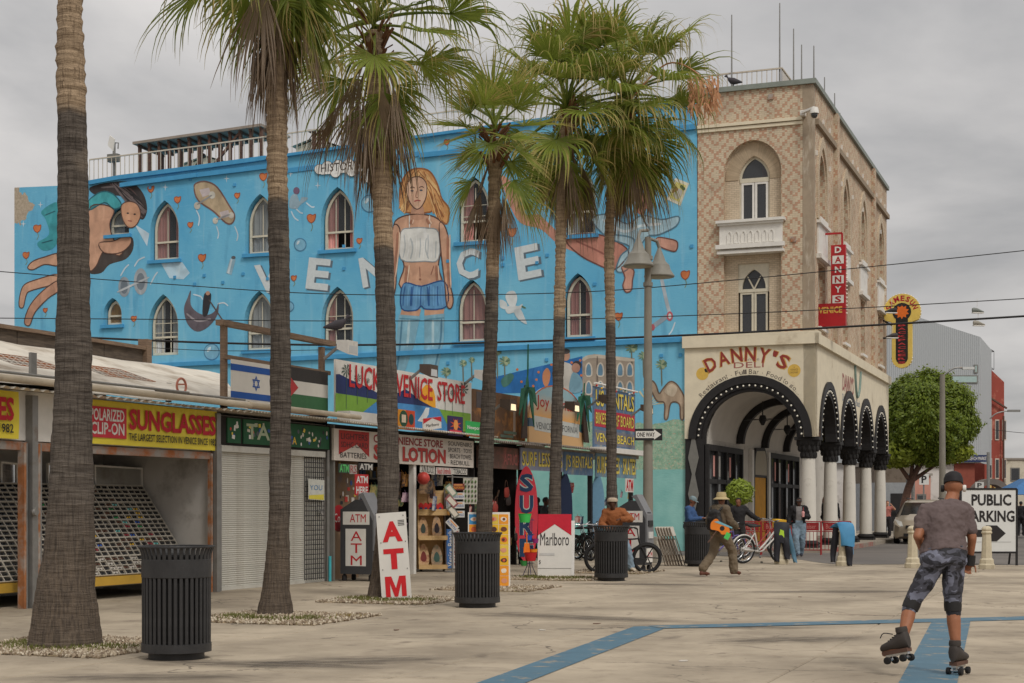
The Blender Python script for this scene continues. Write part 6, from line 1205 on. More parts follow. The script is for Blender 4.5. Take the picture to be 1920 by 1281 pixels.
MB().text('Joy Rentals', a + .5, z0 + .85, b - .45, z0 + 1.25, yA - .006, .005).build('lettering', C(176, 60, 48), ab); MB().poly([(a + .35, z0 + .32), (b - .35, z0 + .24), (b - .35, z0 + .62), (a + .3, z0 + .7)], yA - .004).build('white_strip', C(196, 198, 192), ab); MB().text('VENICE CALIFORNIA', a + .45, z0 + .36, b - .5, z0 + .54, yA - .008).build('lettering', C(90, 92, 92), ab)
PG = mat('cutout_green', rgb(44, 104, 78), .6, .15, 3, .1); PT = mat('cutout_trunk', rgb(70, 56, 48), .7, .15, 4, .2)
def cut_palm(px, pyb, pyt, tilt, lbl, spike):
	x, z0 = B(px, pyb, -.2); z1 = bz(px, pyt, -.2); t_ = thing('cutout_palm', lbl, 'decoration', FB.w(x, -.2, z0), FB.rz); h = z1 - z0
	MB().poly([(-.18, 0), (.18, 0), (.09 + tilt, h), (-.06 + tilt, h)], 0, .04).build('trunk', PT, t_)
	for dx, dz, ln in ((-.55, -.9, 1), (-.3, -1.15, 1), (.45, -1.15, 1), (.62, -.6, 1), (.06, spike, 0)):
		tip = (tilt + dx, h + dz + .1); mid_ = (tilt + dx * .75, h + .16 * ln + dz * .3); MB().poly([(tilt - .1, h - .05), mid_, tip, (tilt + dx * .45, h + dz * .35 - .12), (tilt + .1, h - .1)], -.004 - ln * .012 - abs(dx) * .01, -.045).build('frond', PG, t_)
cut_palm(984, 822, 722, .1, 'green cutout palm with a tall spike left of the arched sign board', .95); cut_palm(1101, 830, 740, -.35, 'green cutout palm leaning beside the tall rentals panel', .2)
# flood lamps on the signs
LIT = emit('lamp_lens_lit', (1, .8, .5, 1), .8)
def flood(px, py, y, m, lbl, lit=False, s_=1.0):
	x, z = B(px, py, y); t_ = thing('flood_lamp', lbl, 'lamp', FB.w(x, y, z), FB.rz); t_.scale = (s_,) * 3
	MB().loft([[(-.12, 0, -.08), (.12, 0, -.08), (.12, 0, .1), (-.12, 0, .1)], [(-.2, -.3, -.2), (.2, -.3, -.2), (.2, -.3, .08), (-.2, -.3, .08)]]).build('housing', m, t_); MB().add([(-.16, -.304, -.17), (.16, -.304, -.17), (.14, -.304, -.02), (-.14, -.304, -.02)], [(0, 1, 2, 3)]).build('lens', LIT if lit else GREYC, t_); MB().bar((0, .0, 0), (0, .35, -.25), .05).build('bracket', STEEL, t_)
BRL = mat('brown_lamp', rgb(84, 70, 60), .6, .15, 5, .1)
flood(637, 648, -.1, WHITE, 'white flood lamp at the corner above the painted signboard'); flood(791, 692, -.1, BRL, 'brown flood lamp over the painted VENICE lettering'); flood(893, 702, -.1, WHITE, 'white flood lamp between the signboard and souvenir shop'); flood(941, 757, -.5, BRL, 'lit flood lamp in front of the souvenir upper board', True); flood(1062, 760, -.5, BRL, 'lit flood lamp in front of the arched sunset sign', True); flood(1124, 747, -.6, BRL, 'lit flood lamp in front of the tall rentals panel', True); flood(1203, 765, -.5, BRL, 'lit flood lamp at the outer edge of the rentals panel', True)
# surfboards
def surfboard(px, pyt, pyb, y, m, lbl, txt=None, w=.27):
	x, z0 = B(px, pyb, y); h = bz(px, pyt, y) - z0; t_ = thing('surfboard', lbl, 'surfboard', FB.w(x, y, max(z0, .02)), R(8)); o = spl([(0, 0), (w * .7, h * .12), (w, h * .42), (w * .82, h * .8), (0, h), (-w * .82, h * .8), (-w, h * .42), (-w * .7, h * .12)], 5); MB().poly(o, 0, .06).build('deck', m, t_)
	if txt:
		for i, c_ in enumerate(txt): zz = h * (.73 - i * .225); MB().text(c_, -w * .62, zz, w * .62, zz + h * .19, -.008, .06).build('letter_outline', C(190, 206, 196), t_); MB().text(c_, -w * .6, zz, w * .6, zz + h * .19, -.012, .03).build('letter', C(40, 66, 100), t_)
	return t_
surfboard(987, 874, 1054, -.35, mat('surf_red', rgb(216, 66, 80), .4, .06, 3, .05), 'red surfboard sign lettered SURF standing before the rental shop', 'SURF', .29)
surfboard(1060, 886, 1040, -.1, C(34, 46, 74), 'navy surfboard standing upright at the rental shop post', None, .2); surfboard(1121, 888, 1030, -.1, C(110, 150, 176), 'pale blue patterned surfboard at the rental shop post', None, .2)
small_sign('ATM', 1173, 1188, 897, 923, -.3, (216, 208, 200), (190, 50, 54), .03, 'small white ATM sign with red letters under the rental signs')
# hanging stock that fills the shop openings
rg = random.Random(21); HC = [mat('stock_%d' % i, rgb(*c), .85, .2, 5, .2, c2=rgb(*d), c2at=.55, c2sc=6) for i, (c, d) in enumerate((((176, 60, 58), (220, 200, 190)), ((60, 84, 130), (200, 200, 196)), ((210, 200, 180), (90, 90, 96)), ((56, 52, 52), (150, 120, 90)), ((90, 120, 96), (210, 190, 120)), ((196, 140, 70), (70, 60, 60)), ((120, 96, 120), (210, 180, 190))))]
for zone, (p0, p1, z0, z1, n, lbl) in enumerate(((744, 768, .9, 2.3, 8, 'hanging beside the store doorway post'), (790, 890, 1.3, 2.35, 22, 'hanging in the store above the souvenirs'), (672, 706, 1.2, 2.3, 7, 'hanging behind the store cash machine'), (900, 972, .4, 2.3, 20, 'hanging in the souvenir shop opening'), (1066, 1182, .9, 2.3, 16, 'hanging under the rental shop signs'))):
	for i in range(n):
		y = rg.uniform(.05, .7); x = rg.uniform(bx(p0, y), bx(p1, y)); z = rg.uniform(z0, z1); w = rg.uniform(.07, .17); h = rg.uniform(.15, .42); k = 7; vs = []
		for a in range(k):
			for b in range(4): vs.append((w * (a / (k - 1) * 2 - 1) * (1 - .12 * math.sin(b * 2 + i)), .025 * math.sin(a * 1.9 + i) + .01 * b, -h * b / 3))
		m = MB().add(vs, [(a * 4 + b, a * 4 + b + 1, a * 4 + b + 5, a * 4 + b + 4) for a in range(k - 1) for b in range(3)]); m.tube([(0, 0, -.01), (0, .03, .06)], .006, 4)
		tag(m.build('hanging_cloth', rg.choice(HC), None, 70, FB.w(x, y, z), FB.rz + rg.uniform(-.6, .3)), 'patterned cloth item ' + lbl, 'goods', 'stock zone %d' % zone)
# ------------------------------------------------------------------ palms
def frond_mesh(name, e0, Lp, Lb, nseg, droop, spread, seed, m, dead=False, fold=0.0):
	r = random.Random(seed); V = []; Fc = []; T = []
	p = Vector((0, 0, 0)); e = R(e0); pts = [p.copy()]; K = 7
	for i in range(K):
		e -= R(r.uniform(2, 5)) * (1.0 if not dead else .3); p = p + Vector((math.cos(e), 0, math.sin(e))) * (Lp / K); pts.append(p.copy())
	mb = MB().tube(pts, [.028 - .014 * i / K for i in range(K + 1)], 5); V += mb.v; Fc += mb.f; T += [.15 if not dead else .8] * len(mb.v)
	f = Vector((math.cos(e), 0, math.sin(e))); s = Vector((0, 1, 0)); n = f.cross(s) * -1
	if n.z < 0 and e0 > -60: n = -n
	for j in range(nseg):
		u = (j + .5) / nseg * 2 - 1; phi = u * spread + r.uniform(-.03, .03); sf = 1 - fold
		d = (f * math.cos(phi) + s * math.sin(phi) * sf + n * (.16 + .12 * abs(u)) * (1 if not dead else .2)).normalized()
		tj = r.choice((-.15, -.05, 0, 0, .08, .38)); Ln = Lb * (.72 + .28 * math.cos(phi)) * r.uniform(.78, 1.14); KS = 7; q = p.copy(); hold = r.uniform(.36, .54); dr = droop * r.choice((.4, .8, 1.2, 1.8, 2.6))
		wd0 = 2 * Ln * math.sin(spread / nseg) * 1.15; o = len(V)
		side0 = d.cross(n).normalized()
		for k in range(KS + 1):
			t = k / KS
			w = wd0 * 1.2 * t if t < hold else wd0 * hold * max(0.0, (1 - t) / (1 - hold)) ** .8
			w = max(w, .004) * (.55 if dead else .8 if t < hold else .62); sd_ = (side0 + Vector((r.uniform(-.1, .1), r.uniform(-.1, .1), 0)) * (t > hold)).normalized() * (w / 2)
			V += [tuple(q - sd_ + n * w * .16), tuple(q - n * w * .12), tuple(q + sd_ + n * w * .16)]; T += [t + tj * (t > .25) if not dead else .6 + .4 * t] * 3
			if t > hold - .1:
				d = (d + Vector((r.uniform(-.05, .05), r.uniform(-.05, .05), -dr * (t - hold + .15) * 1.5))).normalized()
			q = q + d * (Ln / KS)
		for k in range(KS):
			a = o + k * 3; Fc += [(a, a + 1, a + 4, a + 3), (a + 1, a + 2, a + 5, a + 4)]
	me = bpy.data.meshes.new(name); me.from_pydata(V, [], Fc); me.materials.append(m)
	at_ = me.attributes.new('tip', 'FLOAT', 'POINT'); at_.data.foreach_set('value', T); me.update(); return me
FR = {}
for e in (78, 58, 38, 18, -4, -26): FR[e] = [frond_mesh('frond', e, 1.0, 1.2, 36, 1.25, 1.75, e * 7 + k, MGREEN) for k in range(3)]
FS = {e: [frond_mesh('frond', e, .55, 1.0, 34, .1, 1.9, e * 5 + k + 400, MGREEN) for k in range(2)] for e in (75, 50, 25, 0, -22)}
FD = [frond_mesh('dead_frond', e, .9, 1.35, 24, .9, .7, 900 + i, MDEAD, True, .45) for i, e in enumerate((-52, -66, -74, -80, -62, -84))]
FH = [frond_mesh('frond', e, .9, 1.15, 32, .7, 1.3, 700 + i, MGREEN, False, .15) for i, e in enumerate((-45, -58, -66))]
def palm(label, pts, rad, stiff, ngreen, nhang, ndead, seed, fs=1.0, dead_drop=0.0):
	"""pts: centre line as (px, py) at the base depth; rad: radii in metres"""
	r = random.Random(seed); bx_, by_ = ground(*pts[0]); base = Vector((bx_, by_, 0)); Y = by_
	line = [Vector((0, 0, -.05))] + [at(px, py, Y) - base for px, py in pts[1:]]
	cl_ = spl([tuple(p) for p in line], 14, False); rr = spl([(x,) for x in rad], 14, False); zt = line[-1].z
	t = thing('palm_tree', label, 'palm tree', base, r.uniform(0, 0), 'palms along the walk')
	# resample by height so rings are even
	mb = MB(); rings = []; nz = int(zt / .045); n = 22; li = 0
	for i in range(nz + 1):
		z = -.05 + (zt + .05) * i / nz
		while li < len(cl_) - 2 and cl_[li + 1][2] < z: li += 1
		a, b = cl_[li], cl_[li + 1]; f_ = min(1, max(0, (z - a[2]) / max(1e-6, b[2] - a[2]))); cx_ = a[0] + (b[0] - a[0]) * f_; cy_ = a[1] + (b[1] - a[1]) * f_
		ra = rr[li][0] + (rr[min(li + 1, len(rr) - 1)][0] - rr[li][0]) * f_; up = z > 5.75
		jit = .016 + (.008 if up else 0); saw = ((i % 3) - 1) * (.007 if up else .0025)
		rings.append([Vector((cx_ + (ra + saw + jit * noise.noise((math.cos(k * .2856) * 3, math.sin(k * .2856) * 3, z * (9 if up else 4) + seed)) + .02 * noise.noise((seed, 7, z * 1.1)) + (.05 * max(0, 1 - z / .35) * noise.noise((math.cos(k * .2856) * 2, math.sin(k * .2856) * 2, seed))) ) * math.cos(2 * math.pi * k / n), cy_ + (ra + saw) * math.sin(2 * math.pi * k / n), z)) for k in range(n)])
	mb.loft(rings).build('trunk', MTRUNK, t, 70)
	top = line[-1]
	boots = MB()
	for k in range(40):
		a = r.uniform(0, 6.28); z = top.z - r.uniform(-.15, .55); ro = rad[-1] * 1.0; p0 = Vector((top.x + ro * math.cos(a), top.y + ro * math.sin(a), z)); p1 = p0 + Vector((math.cos(a) * .16, math.sin(a) * .16, r.uniform(.1, .26))); boots.bar(p0, p1, .05, .02)
	boots.build('leaf_bases', mat('leaf_base_brown', rgb(104, 70, 44), .8, .3, 6, .3), t)
	es = sorted(FS if stiff else FR)
	for k in range(ngreen):
		f_ = (k + .5) / ngreen; e = es[min(len(es) - 1, int((1 - f_) * len(es) + r.uniform(-.4, .4)) % len(es))]; me = r.choice((FS if stiff else FR)[e])
		o = obj('frond', me, t, (top.x, top.y, top.z + .25 * (1 - f_) + r.uniform(-.05, .1)), k * 2.39996 + r.uniform(-.2, .2)); s_ = fs * r.uniform(.86, 1.12); o.scale = (s_, s_, s_); o.rotation_euler[0] = r.uniform(-.25, .25)
	for k in range(nhang):
		o = obj('frond', r.choice(FH), t, (top.x, top.y, top.z - r.uniform(0, .2)), k * 2.39996 + .5); s_ = fs * r.uniform(.85, 1.1); o.scale = (s_, s_, s_); o.rotation_euler[0] = r.uniform(-.3, .3)
	for k in range(ndead):
		o = obj('dead_frond', r.choice(FD), t, (top.x + r.uniform(-.05, .05), top.y + r.uniform(-.05, .05), top.z - r.uniform(.0, .35) - dead_drop), k * 2.39996 + r.uniform(-.3, .3)); s_ = fs * r.uniform(.75, 1.1); o.scale = (s_, s_, s_)
	return t
palm('massive trunked palm beside the sunglasses rack with a flared foot', [(122, 1215), (124, 1100), (131, 1000), (138, 640), (136, 300), (131, 0), (122, -900)], [.4, .305, .25, .178, .153, .135, .13], False, 28, 8, 12, 1, 1.1)
palm('tall palm with shaggy crown before the shuttered stall', [(514, 1156), (520, 1060), (525, 900), (526, 640), (520, 300), (518, 0), (516, -150)], [.25, .165, .142, .134, .138, .132, .14], False, 18, 8, 14, 2, 1.12)
palm('palm with the red lettered ATM board leaning on its foot', [(715, 1124), (722, 1050), (728, 900), (724, 640), (719, 445), (712, 230), (702, 60)], [.26, .19, .172, .156, .155, .165, .15], False, 24, 4, 18, 3, 1.1)
palm('short young palm with stiff dark green crown behind the ice cream board', [(905, 1104), (907, 1040), (910, 900), (920, 640), (926, 400), (929, 290), (928, 262)], [.2, .15, .138, .12, .112, .13, .13], True, 18, 3, 6, 4, .92)
palm('palm rising behind the Marlboro board', [(1036, 1077), (1038, 1030), (1041, 900), (1048, 640), (1052, 430), (1058, 280), (1062, 215)], [.2, .145, .13, .124, .12, .13, .14], False, 30, 10, 9, 5, 1.18)
palm('palm behind the seated man in the orange jacket', [(1150, 1073), (1149, 1030), (1147, 900), (1145, 640), (1143, 420), (1160, 260), (1174, 195)], [.18, .135, .12, .112, .11, .12, .14], False, 32, 10, 9, 6, 1.22)
# flowering stalk of the last palm
o = MB().tube(spl([tuple(at(1180, 190, 34.4)), tuple(at(1250, 120, 34.2)), tuple(at(1310, 140, 34)), tuple(at(1338, 190, 33.9))], 6, False), .02, 5)
r_ = random.Random(8)
for k in range(170):
	p = at(r_.uniform(1290, 1346), r_.uniform(140, 200), r_.uniform(33.6, 34.3)); d = Vector((r_.uniform(-.12, .12), r_.uniform(-.1, .1), r_.uniform(-.35, -.05))); sd_ = Vector((.02, 0, .01)); o.add([p - sd_, p + sd_, p + d + sd_ * .4, p + d - sd_ * .4], [(0, 1, 2, 3)])
o = o.build('flower_stalk', mat('dry_flower', rgb(190, 140, 104), .8, .2, 5, 0)); o.parent = [x for x in COL.objects if x.name.startswith('palm_tree')][-1]; o.location = -o.parent.location
# gravel beds at the palm feet
PEB = [mat('pebble_%d' % i, rgb(*c), .85, .15, 6, .2) for i, c in enumerate(((176, 162, 140), (148, 132, 112), (192, 180, 160), (124, 108, 90)))]
def gravel(label, cx_, cy_, hx, hy, n, seed, moss=False):
	r = random.Random(seed); w = ground(cx_, cy_); base = Vector((w[0], w[1], 0)); mb = MB()
	vs = []; N_ = 14
	for i in range(N_ + 1):
		for j in range(N_ + 1):
			u, v = i / N_ * 2 - 1, j / N_ * 2 - 1; d = max(abs(u), abs(v)); vs.append((u * hx * (1 + .06 * noise.noise((u * 3, v * 3, seed))), v * hy * (1 + .06 * noise.noise((u * 3, v * 3, seed + 5))), .004 + .03 * (1 - d ** 4) + .012 * noise.noise((u * 9, v * 9, seed))))
	mb.add(vs, [(i * (N_ + 1) + j, (i + 1) * (N_ + 1) + j, (i + 1) * (N_ + 1) + j + 1, i * (N_ + 1) + j + 1) for i in range(N_) for j in range(N_)])
	bed = mb.build('soil', mat('gravel_soil', rgb(150, 130, 104), .95, .3, 14, .5, c2=rgb(104, 96, 58), c2at=.58, c2sc=3))
	o = MB()
	for k in range(n):
		x, y = r.uniform(-hx, hx) * 1.05, r.uniform(-hy, hy) * 1.05; s_ = r.uniform(.012, .03); o.mi = r.randrange(4)
		c0 = Vector((x, y, .02 + .02 * (1 - max(abs(x) / hx, abs(y) / hy)))); q = Euler((r.uniform(0, 3), r.uniform(0, 3), r.uniform(0, 3))).to_matrix()
		o.add([c0 + q @ (Vector(v) * s_) for v in ((1.3, 0, 0), (-1.2, .1, 0), (0, 1, 0), (0, -.9, 0), (0, 0, .7), (0, 0, -.7))], [(0, 2, 4), (2, 1, 4), (1, 3, 4), (3, 0, 4), (2, 0, 5), (1, 2, 5), (3, 1, 5), (0, 3, 5)])
	o = o.build('gravel', PEB); o.location = base; o.rotation_euler = (0, 0, FA.rz); o['kind'] = 'stuff'; o['label'] = label; o['category'] = 'gravel'; bed.parent = o
	if moss:
		ms = MB()
		for k in range(700):
			a = r.uniform(0, 6.28); ra = r.gauss(.52, .12); x, y = ra * math.cos(a) * 1.1, -abs(ra * math.sin(a)) * 1.0; h_ = r.uniform(.02, .07); ms.add([(x - .012, y, .02), (x + .012, y, .02), (x + r.uniform(-.03, .03), y + r.uniform(-.03, .03), .02 + h_)], [(0, 1, 2)])
		g_ = ms.build('moss_tufts', C(104, 106, 52)); g_.parent = o; g_['kind'] = 'stuff'
gravel('pale gravel bed round the massive palm foot', 135, 1213, 1.0, .95, 2600, 1, True); gravel('pale gravel bed round the palm before the shutters', 525, 1160, 1.0, .95, 2200, 2, True); gravel('pale gravel bed under the leaning ATM board', 738, 1126, .9, .9, 1700, 3, True); gravel('pale gravel bed under the ice cream board', 930, 1104, .9, .9, 1200, 4); gravel('pale gravel bed under the Marlboro board', 1045, 1085, .95, .9, 1100, 5, True); gravel('pale gravel bed behind the litter bin of the seated man', 1150, 1073, .9, .9, 700, 6)

# ------------------------------------------------------------------ litter bins
def make_bin(loc, label):
	t = thing('litter_bin', label, 'litter bin', loc, 0.1, 'slatted litter bins on the walk')
	MB().lathe([(.27, 0), (.27, .065), (.25, .07)], 30).build('foot', BINM, t, 30); MB().lathe([(.315, .065), (.338, .07), (.338, .15), (.318, .155)], 40).build('bottom_ring', BINM, t, 30)
	MB().lathe([(.331, .79), (.336, .795), (.336, .965), (.331, .97), (.322, .97), (.322, .79)], 40, caps=False).build('band', BINM, t, 30); MB().lathe([(.29, .12), (.295, 1.0), (.285, 1.0), (.28, .14)], 24).build('liner', mat('bin_liner', rgb(24, 23, 23), .8), t, 30)
	MB().torus((0, 0, 1.09), .362, .012, 'z', 40, 6).build('rim', BINM, t, 60)
	prof = [(.324, .12), (.325, .5), (.326, .955), (.333, 1.02), (.347, 1.065), (.362, 1.09)]; w = .017; mb = MB()
	mb.add([p for x, z in prof for p in ((x, -w, z), (x + .006, -w * .6, z), (x + .006, w * .6, z), (x, w, z), (x - .008, w, z), (x - .008, -w, z))], [(i * 6 + j, i * 6 + (j + 1) % 6, (i + 1) * 6 + (j + 1) % 6, (i + 1) * 6 + j) for i in range(5) for j in range(6)])
	sm = mb.mesh('slat', BINM)
	for k in range(38): obj('slat', sm, t, (0, 0, 0), k * 2 * math.pi / 38)
	return t
def gp(px, py, z=0): x, y = ground(px, py); return (x, y, z)
b0 = make_bin(gp(331, 1234), 'black slatted litter bin beside the massive palm'); dup(b0, gp(895, 1138), .4, 'black slatted litter bin before the ice cream board'); dup(b0, gp(1146, 1089), .7, 'black slatted litter bin before the seated man'); dup(b0, gp(1309, 1062), .2, 'black slatted litter bin beside the folded chairs')
# ------------------------------------------------------------------ lamp post
lx, ly = ground(1215, 1055); lpst = thing('street_lamp', 'concrete lamp post with two bell shades before the teal wall', 'street lamp', (lx, ly, 0), FA.rz)
MB().box(-.62, -.45, 0, .36, .45, .68).build('pedestal', PEDEST, lpst); MB().lathe([(.16, .68), (.135, 1.2), (.1, 7.0), (.085, 8.6)], 16).build('pole', mat('lamp_pole', rgb(134, 128, 116), .8, .12, 3, .2), lpst, 40)
SHD = mat('lamp_shade_grey', rgb(132, 128, 118), .5, .12, 5, .1)
for k_, (px, py) in enumerate(((1197, 500), (1236, 520))):
	p = at(px, py, ly + (-.25, .25)[k_]) - Vector((lx, ly, 0)); c_, s_ = math.cos(-FA.rz), math.sin(-FA.rz); p = Vector((p.x * c_ - p.y * s_, p.x * s_ + p.y * c_, p.z))
	sh = MB().lathe([(.4, 0), (.41, .03), (.3, .2), (.27, .32), (.17, .42), (.13, .55), (.06, .72), (.04, .8)], 24, (p.x, p.y, p.z)).build('lamp_shade', SHD, lpst, 30); MB().lathe([(.34, 0), (.3, .06)], 20, (p.x, p.y, p.z - .01)).build('lens', C(170, 160, 140), sh)
	MB().tube([(p.x, p.y, p.z + .78), (p.x * .8, p.y * .8, p.z + .95), (0, 0, p.z + 1.0)], .045, 8).build('arm', SHD, lpst)
for z_ in (8.0, 7.3): MB().lathe([(.13, 0), (.13, .1)], 12, (0, 0, z_)).build('clamp', SHD, lpst)
ow = thing('road_sign', 'ONE WAY arrow sign on the lamp post', 'sign', (lx, ly - .2, 0), 0); a, b = at(1190, 826, ly - .2), at(1242, 804, ly - .2); x0, x1, z0, z1 = a.x - lx, b.x - lx, a.z, b.z; zm = (z0 + z1) / 2
MB().box(x0, 0, z0, x1, .02, z1).build('panel', BLACK, ow); MB().poly([(x0 + .03, zm - .09), (x1 - .22, zm - .09), (x1 - .22, z0 + .02), (x1 - .03, zm), (x1 - .22, z1 - .02), (x1 - .22, zm + .09), (x0 + .03, zm + .09)], -.004).build('arrow', WHITE, ow); MB().text('ONE WAY', x0 + .06, zm - .06, x1 - .2, zm + .06, -.008, .02).build('lettering', BT, ow)

# ------------------------------------------------------------------ cash machines and boards
ATMD = mat('atm_charcoal', rgb(66, 66, 68), .5, .1, 5, .05); ATMG = mat('atm_grey', rgb(120, 120, 122), .45, .1, 5, .05); ATMR = C(190, 40, 48)
def make_atm(loc, rz, label):
	t = thing('cash_machine', label, 'cash machine', loc, rz); W_, D_ = .5, .72
	MB().poly([(-D_, .14), (0, .14), (0, 1.42), (-.34, 1.62), (-.5, 1.6), (-D_, 1.2)], 0, W_, plane='yz').build('cabinet', ATMD, t)
	MB().poly([(-D_ - .05, .62), (-D_ + .02, .6), (-D_ + .02, 1.18), (-.47, 1.64), (-.38, 1.72), (-.5, 1.76), (-D_ - .03, 1.3)], .02, W_ - .02, plane='yz').build('fascia', ATMG, t)
	MB().bar((.12, -.66, 1.4), (.38, -.66, 1.4), .02, .22, (0, .7, .7)).build('screen', BLACK, t); MB().box(.1, -.78, 1.02, .4, -.74, 1.16).build('keypad', BLACK, t); MB().box(.1, -.785, .75, .4, -.74, .9).build('slot', C(200, 200, 196), t)
	MB().poly([(-.66, 1.12), (-.06, 1.12), (-.06, 1.38), (-.66, 1.38)], -.004, plane='yz').build('placard', WHITE, t); MB().poly([(-.58, .3), (-.12, .3), (-.12, 1.04), (-.58, 1.04)], -.004, plane='yz').build('placard', WHITE, t)
	m = MB().text('ATM', .2, 1.17, .56, 1.33, -.008, .0, 'yz')
	for i, c_ in enumerate('ATM'): m.text(c_, .22, .8 - i * .24, .47, .99 - i * .24, -.008, .0, 'yz')
	m.v = [(x, -.64 + .0 + (y - .1) if False else -y - .02, z) for x, y, z in m.v]      # read from the street: mirror along the side
	m.build('lettering', ATMR, t)
	MB().box(.05, -.75, .2, .45, -.725, .52).build('placard', WHITE, t); MB().text('ATM', .09, .3, .41, .44, -.755, .0).build('lettering', ATMR, t)
	for x, y in ((.06, -.66), (.44, -.66), (.06, -.06), (.44, -.06)): MB().lathe([(.03, 0), (.05, .02), (.05, .1), (.02, .14)], 10, (x, y, 0)).build('caster', BLACK, t)
	return t
xs = FB.p(634, 1000, -.05)[0]; make_atm(FB.w(xs, -.1, 0), FB.rz, 'charcoal cash machine with white ATM placards at the store')
x, y = ground(1196, 1062); a2 = make_atm((35.4 * (1154 - 960) / F, 35.4, 0), FB.rz, 'charcoal cash machine behind the seated man')
def board(name, label, cat, px0, px1, pyt, pyb, m, roll=0.0, lean=.12, rz=0.0, z0=0.02):
	x, y = ground((px0 + px1) / 2, pyb); w = (px1 - px0) / F * y / 2; h = (pyb - pyt) / F * y; t = thing(name, label, cat, (x, y, z0), rz); t.rotation_euler = (-lean, roll, rz); MB().box(-w, 0, 0, w, .02, h).build('panel', m, t); return t, w, h
t, w, h = board('sign_board', 'white board with big red letters ATM leaning on a palm', 'sign', 716, 772, 963, 1127, mat('board_white', rgb(216, 212, 204), .6, .06, 3, .1, c2=rgb(180, 174, 164), c2at=.68), R(-4.2), .06)
MZ = [(0, 0), (0, 1), (.31, 1), (.5, .42), (.69, 1), (1, 1), (1, 0), (.77, 0), (.77, .66), (.58, 0), (.42, 0), (.23, .66), (.23, 0)]
MB().poly([(-w * .7 + a * w * 1.4, h * .035 + b * h * .235) for a, b in MZ], -.006).build('letter', C(200, 34, 40), t)
for i, c_ in enumerate('AT'): MB().text(c_, -w * .68, h * (.665 - i * .315), w * .68, h * (.665 - i * .315) + h * .235, -.006, .05).build('letter', C(200, 34, 40), t)
for x_, z_ in ((-.8, .96), (.8, .96), (-.8, .66), (.85, .66), (-.8, .35), (.85, .35), (-.8, .03), (.85, .03)): MB().lathe([(.008, 0), (.008, .006)], 8).xf(Matrix.Translation((x_ * w, -.004, z_ * h)) @ Matrix.Rotation(R(90), 4, 'X')).build('screw', BLACK, t)
for i in range(4): MB().box(w * .42, -.004, h * (.9 - i * .018), w * .85, -.002, h * (.908 - i * .018)).build('small_print', BT, t)
t, w, h = board('sign_board', 'yellow ice cream menu board with rows of pictures', 'sign', 878, 957, 962, 1104, C(222, 216, 206), 0, .1, R(4))
ic = [C(226, 176, 40), C(230, 150, 40), C(64, 140, 190), C(222, 190, 70)]; it = [C(110, 64, 44), C(226, 214, 196), C(200, 96, 60), C(84, 54, 46), C(214, 150, 120)]; r_ = random.Random(4)
for i in range(4):
	for j in range(7):
		x0, z0 = -w + .02 + i * (2 * w - .04) / 4, .03 + j * (h - .06) / 7; cw, chh = (2 * w - .04) / 4 - .008, (h - .06) / 7 - .008; MB().box(x0, -.004, z0, x0 + cw, -.001, z0 + chh).build('picture', ic[2] if (j == 6 and i < 2) else ic[r_.choice((0, 0, 1, 3))], t)
		MB().poly(spl([(x0 + cw * (.5 + .38 * math.cos(a) * r_.uniform(.7, 1)), z0 + chh * (.5 + .3 * math.sin(a) * r_.uniform(.7, 1))) for a in [k * 1.05 for k in range(6)]], 3), -.007).build('picture', r_.choice(it), t); MB().poly(circ(x0 + cw * r_.uniform(.4, .6), z0 + chh * .5, cw * .16, 8), -.009).build('picture', r_.choice(it), t)
t, w, h = board('sandwich_board', 'white and red Marlboro sandwich board at a palm foot', 'sign', 1008, 1071, 965, 1084, mat('board_white', rgb(216, 212, 204)), 0, .14, R(-4))
MB().poly([(-w, h * .66), (0, h * .84), (w, h * .66), (w, h), (-w, h)], -.005).build('print', C(190, 30, 50), t); MB().text('Marlboro', -w * .86, h * .5, w * .86, h * .7, -.007).build('lettering', BT, t); MB().box(-w * .9, -.005, h * .34, w * .0, -.003, h * .38).build('small_print', C(190, 188, 184), t); MB().text('$', -w * .92, h * .2, -w * .82, h * .27, -.006).build('lettering', BT, t); MB().box(-w, -.006, h * .135, w, -.003, h * .142).build('fold_line', C(150, 146, 140), t)
MB().box(-w + .06, .03, 0, w + .06, .05, h * .98).xf(Matrix.Rotation(-.28, 4, 'X')).build('rear_panel', C(206, 202, 196), t)
# toy stand
x, y = ground(993, 1083); t = thing('toy_stand', 'wire stand hung with beach toys beside the Marlboro board', 'stand', (x, y, 0), .2)
m = MB()
for a in range(4): m.tube([(.16 * math.cos(a * 1.57), .16 * math.sin(a * 1.57), 0), (.05 * math.cos(a * 1.57), .05 * math.sin(a * 1.57), .25), (.05 * math.cos(a * 1.57), .05 * math.sin(a * 1.57), 1.25)], .008, 5)
for z_ in (.3, .6, .9, 1.2): m.torus((0, 0, z_), .1, .006, 'z', 12, 4)
m.build('wire_frame', C(50, 54, 96), t)
for i, (dx, z_, c_, r__) in enumerate(((-.1, 1.15, (70, 196, 90), .14), (.12, .72, (150, 50, 120), .07), (-.02, .78, (50, 90, 180), .08), (.02, .35, (196, 40, 46), .14), (-.12, .25, (60, 140, 70), .08), (.08, .48, (230, 150, 40), .09), (-.08, .55, (230, 110, 30), .06))):
	o = MB().lathe([(r__ * .7, 0), (r__, r__ * 1.3), (r__ * 1.05, r__ * 1.32), (r__ * .95, r__ * 1.25)], 14).build('toy_bucket', C(*c_), None, 40, (x + dx, y - .14, z_)); tag(o, ['green net basket at the top of the toy stand', 'purple toy bucket on the toy stand', 'blue toy bucket on the toy stand', 'large red toy bucket low on the toy stand', 'dark green toy pail at the foot of the toy stand', 'yellow toy bucket on the toy stand', 'orange toy cup on the toy stand'][i], 'toy')
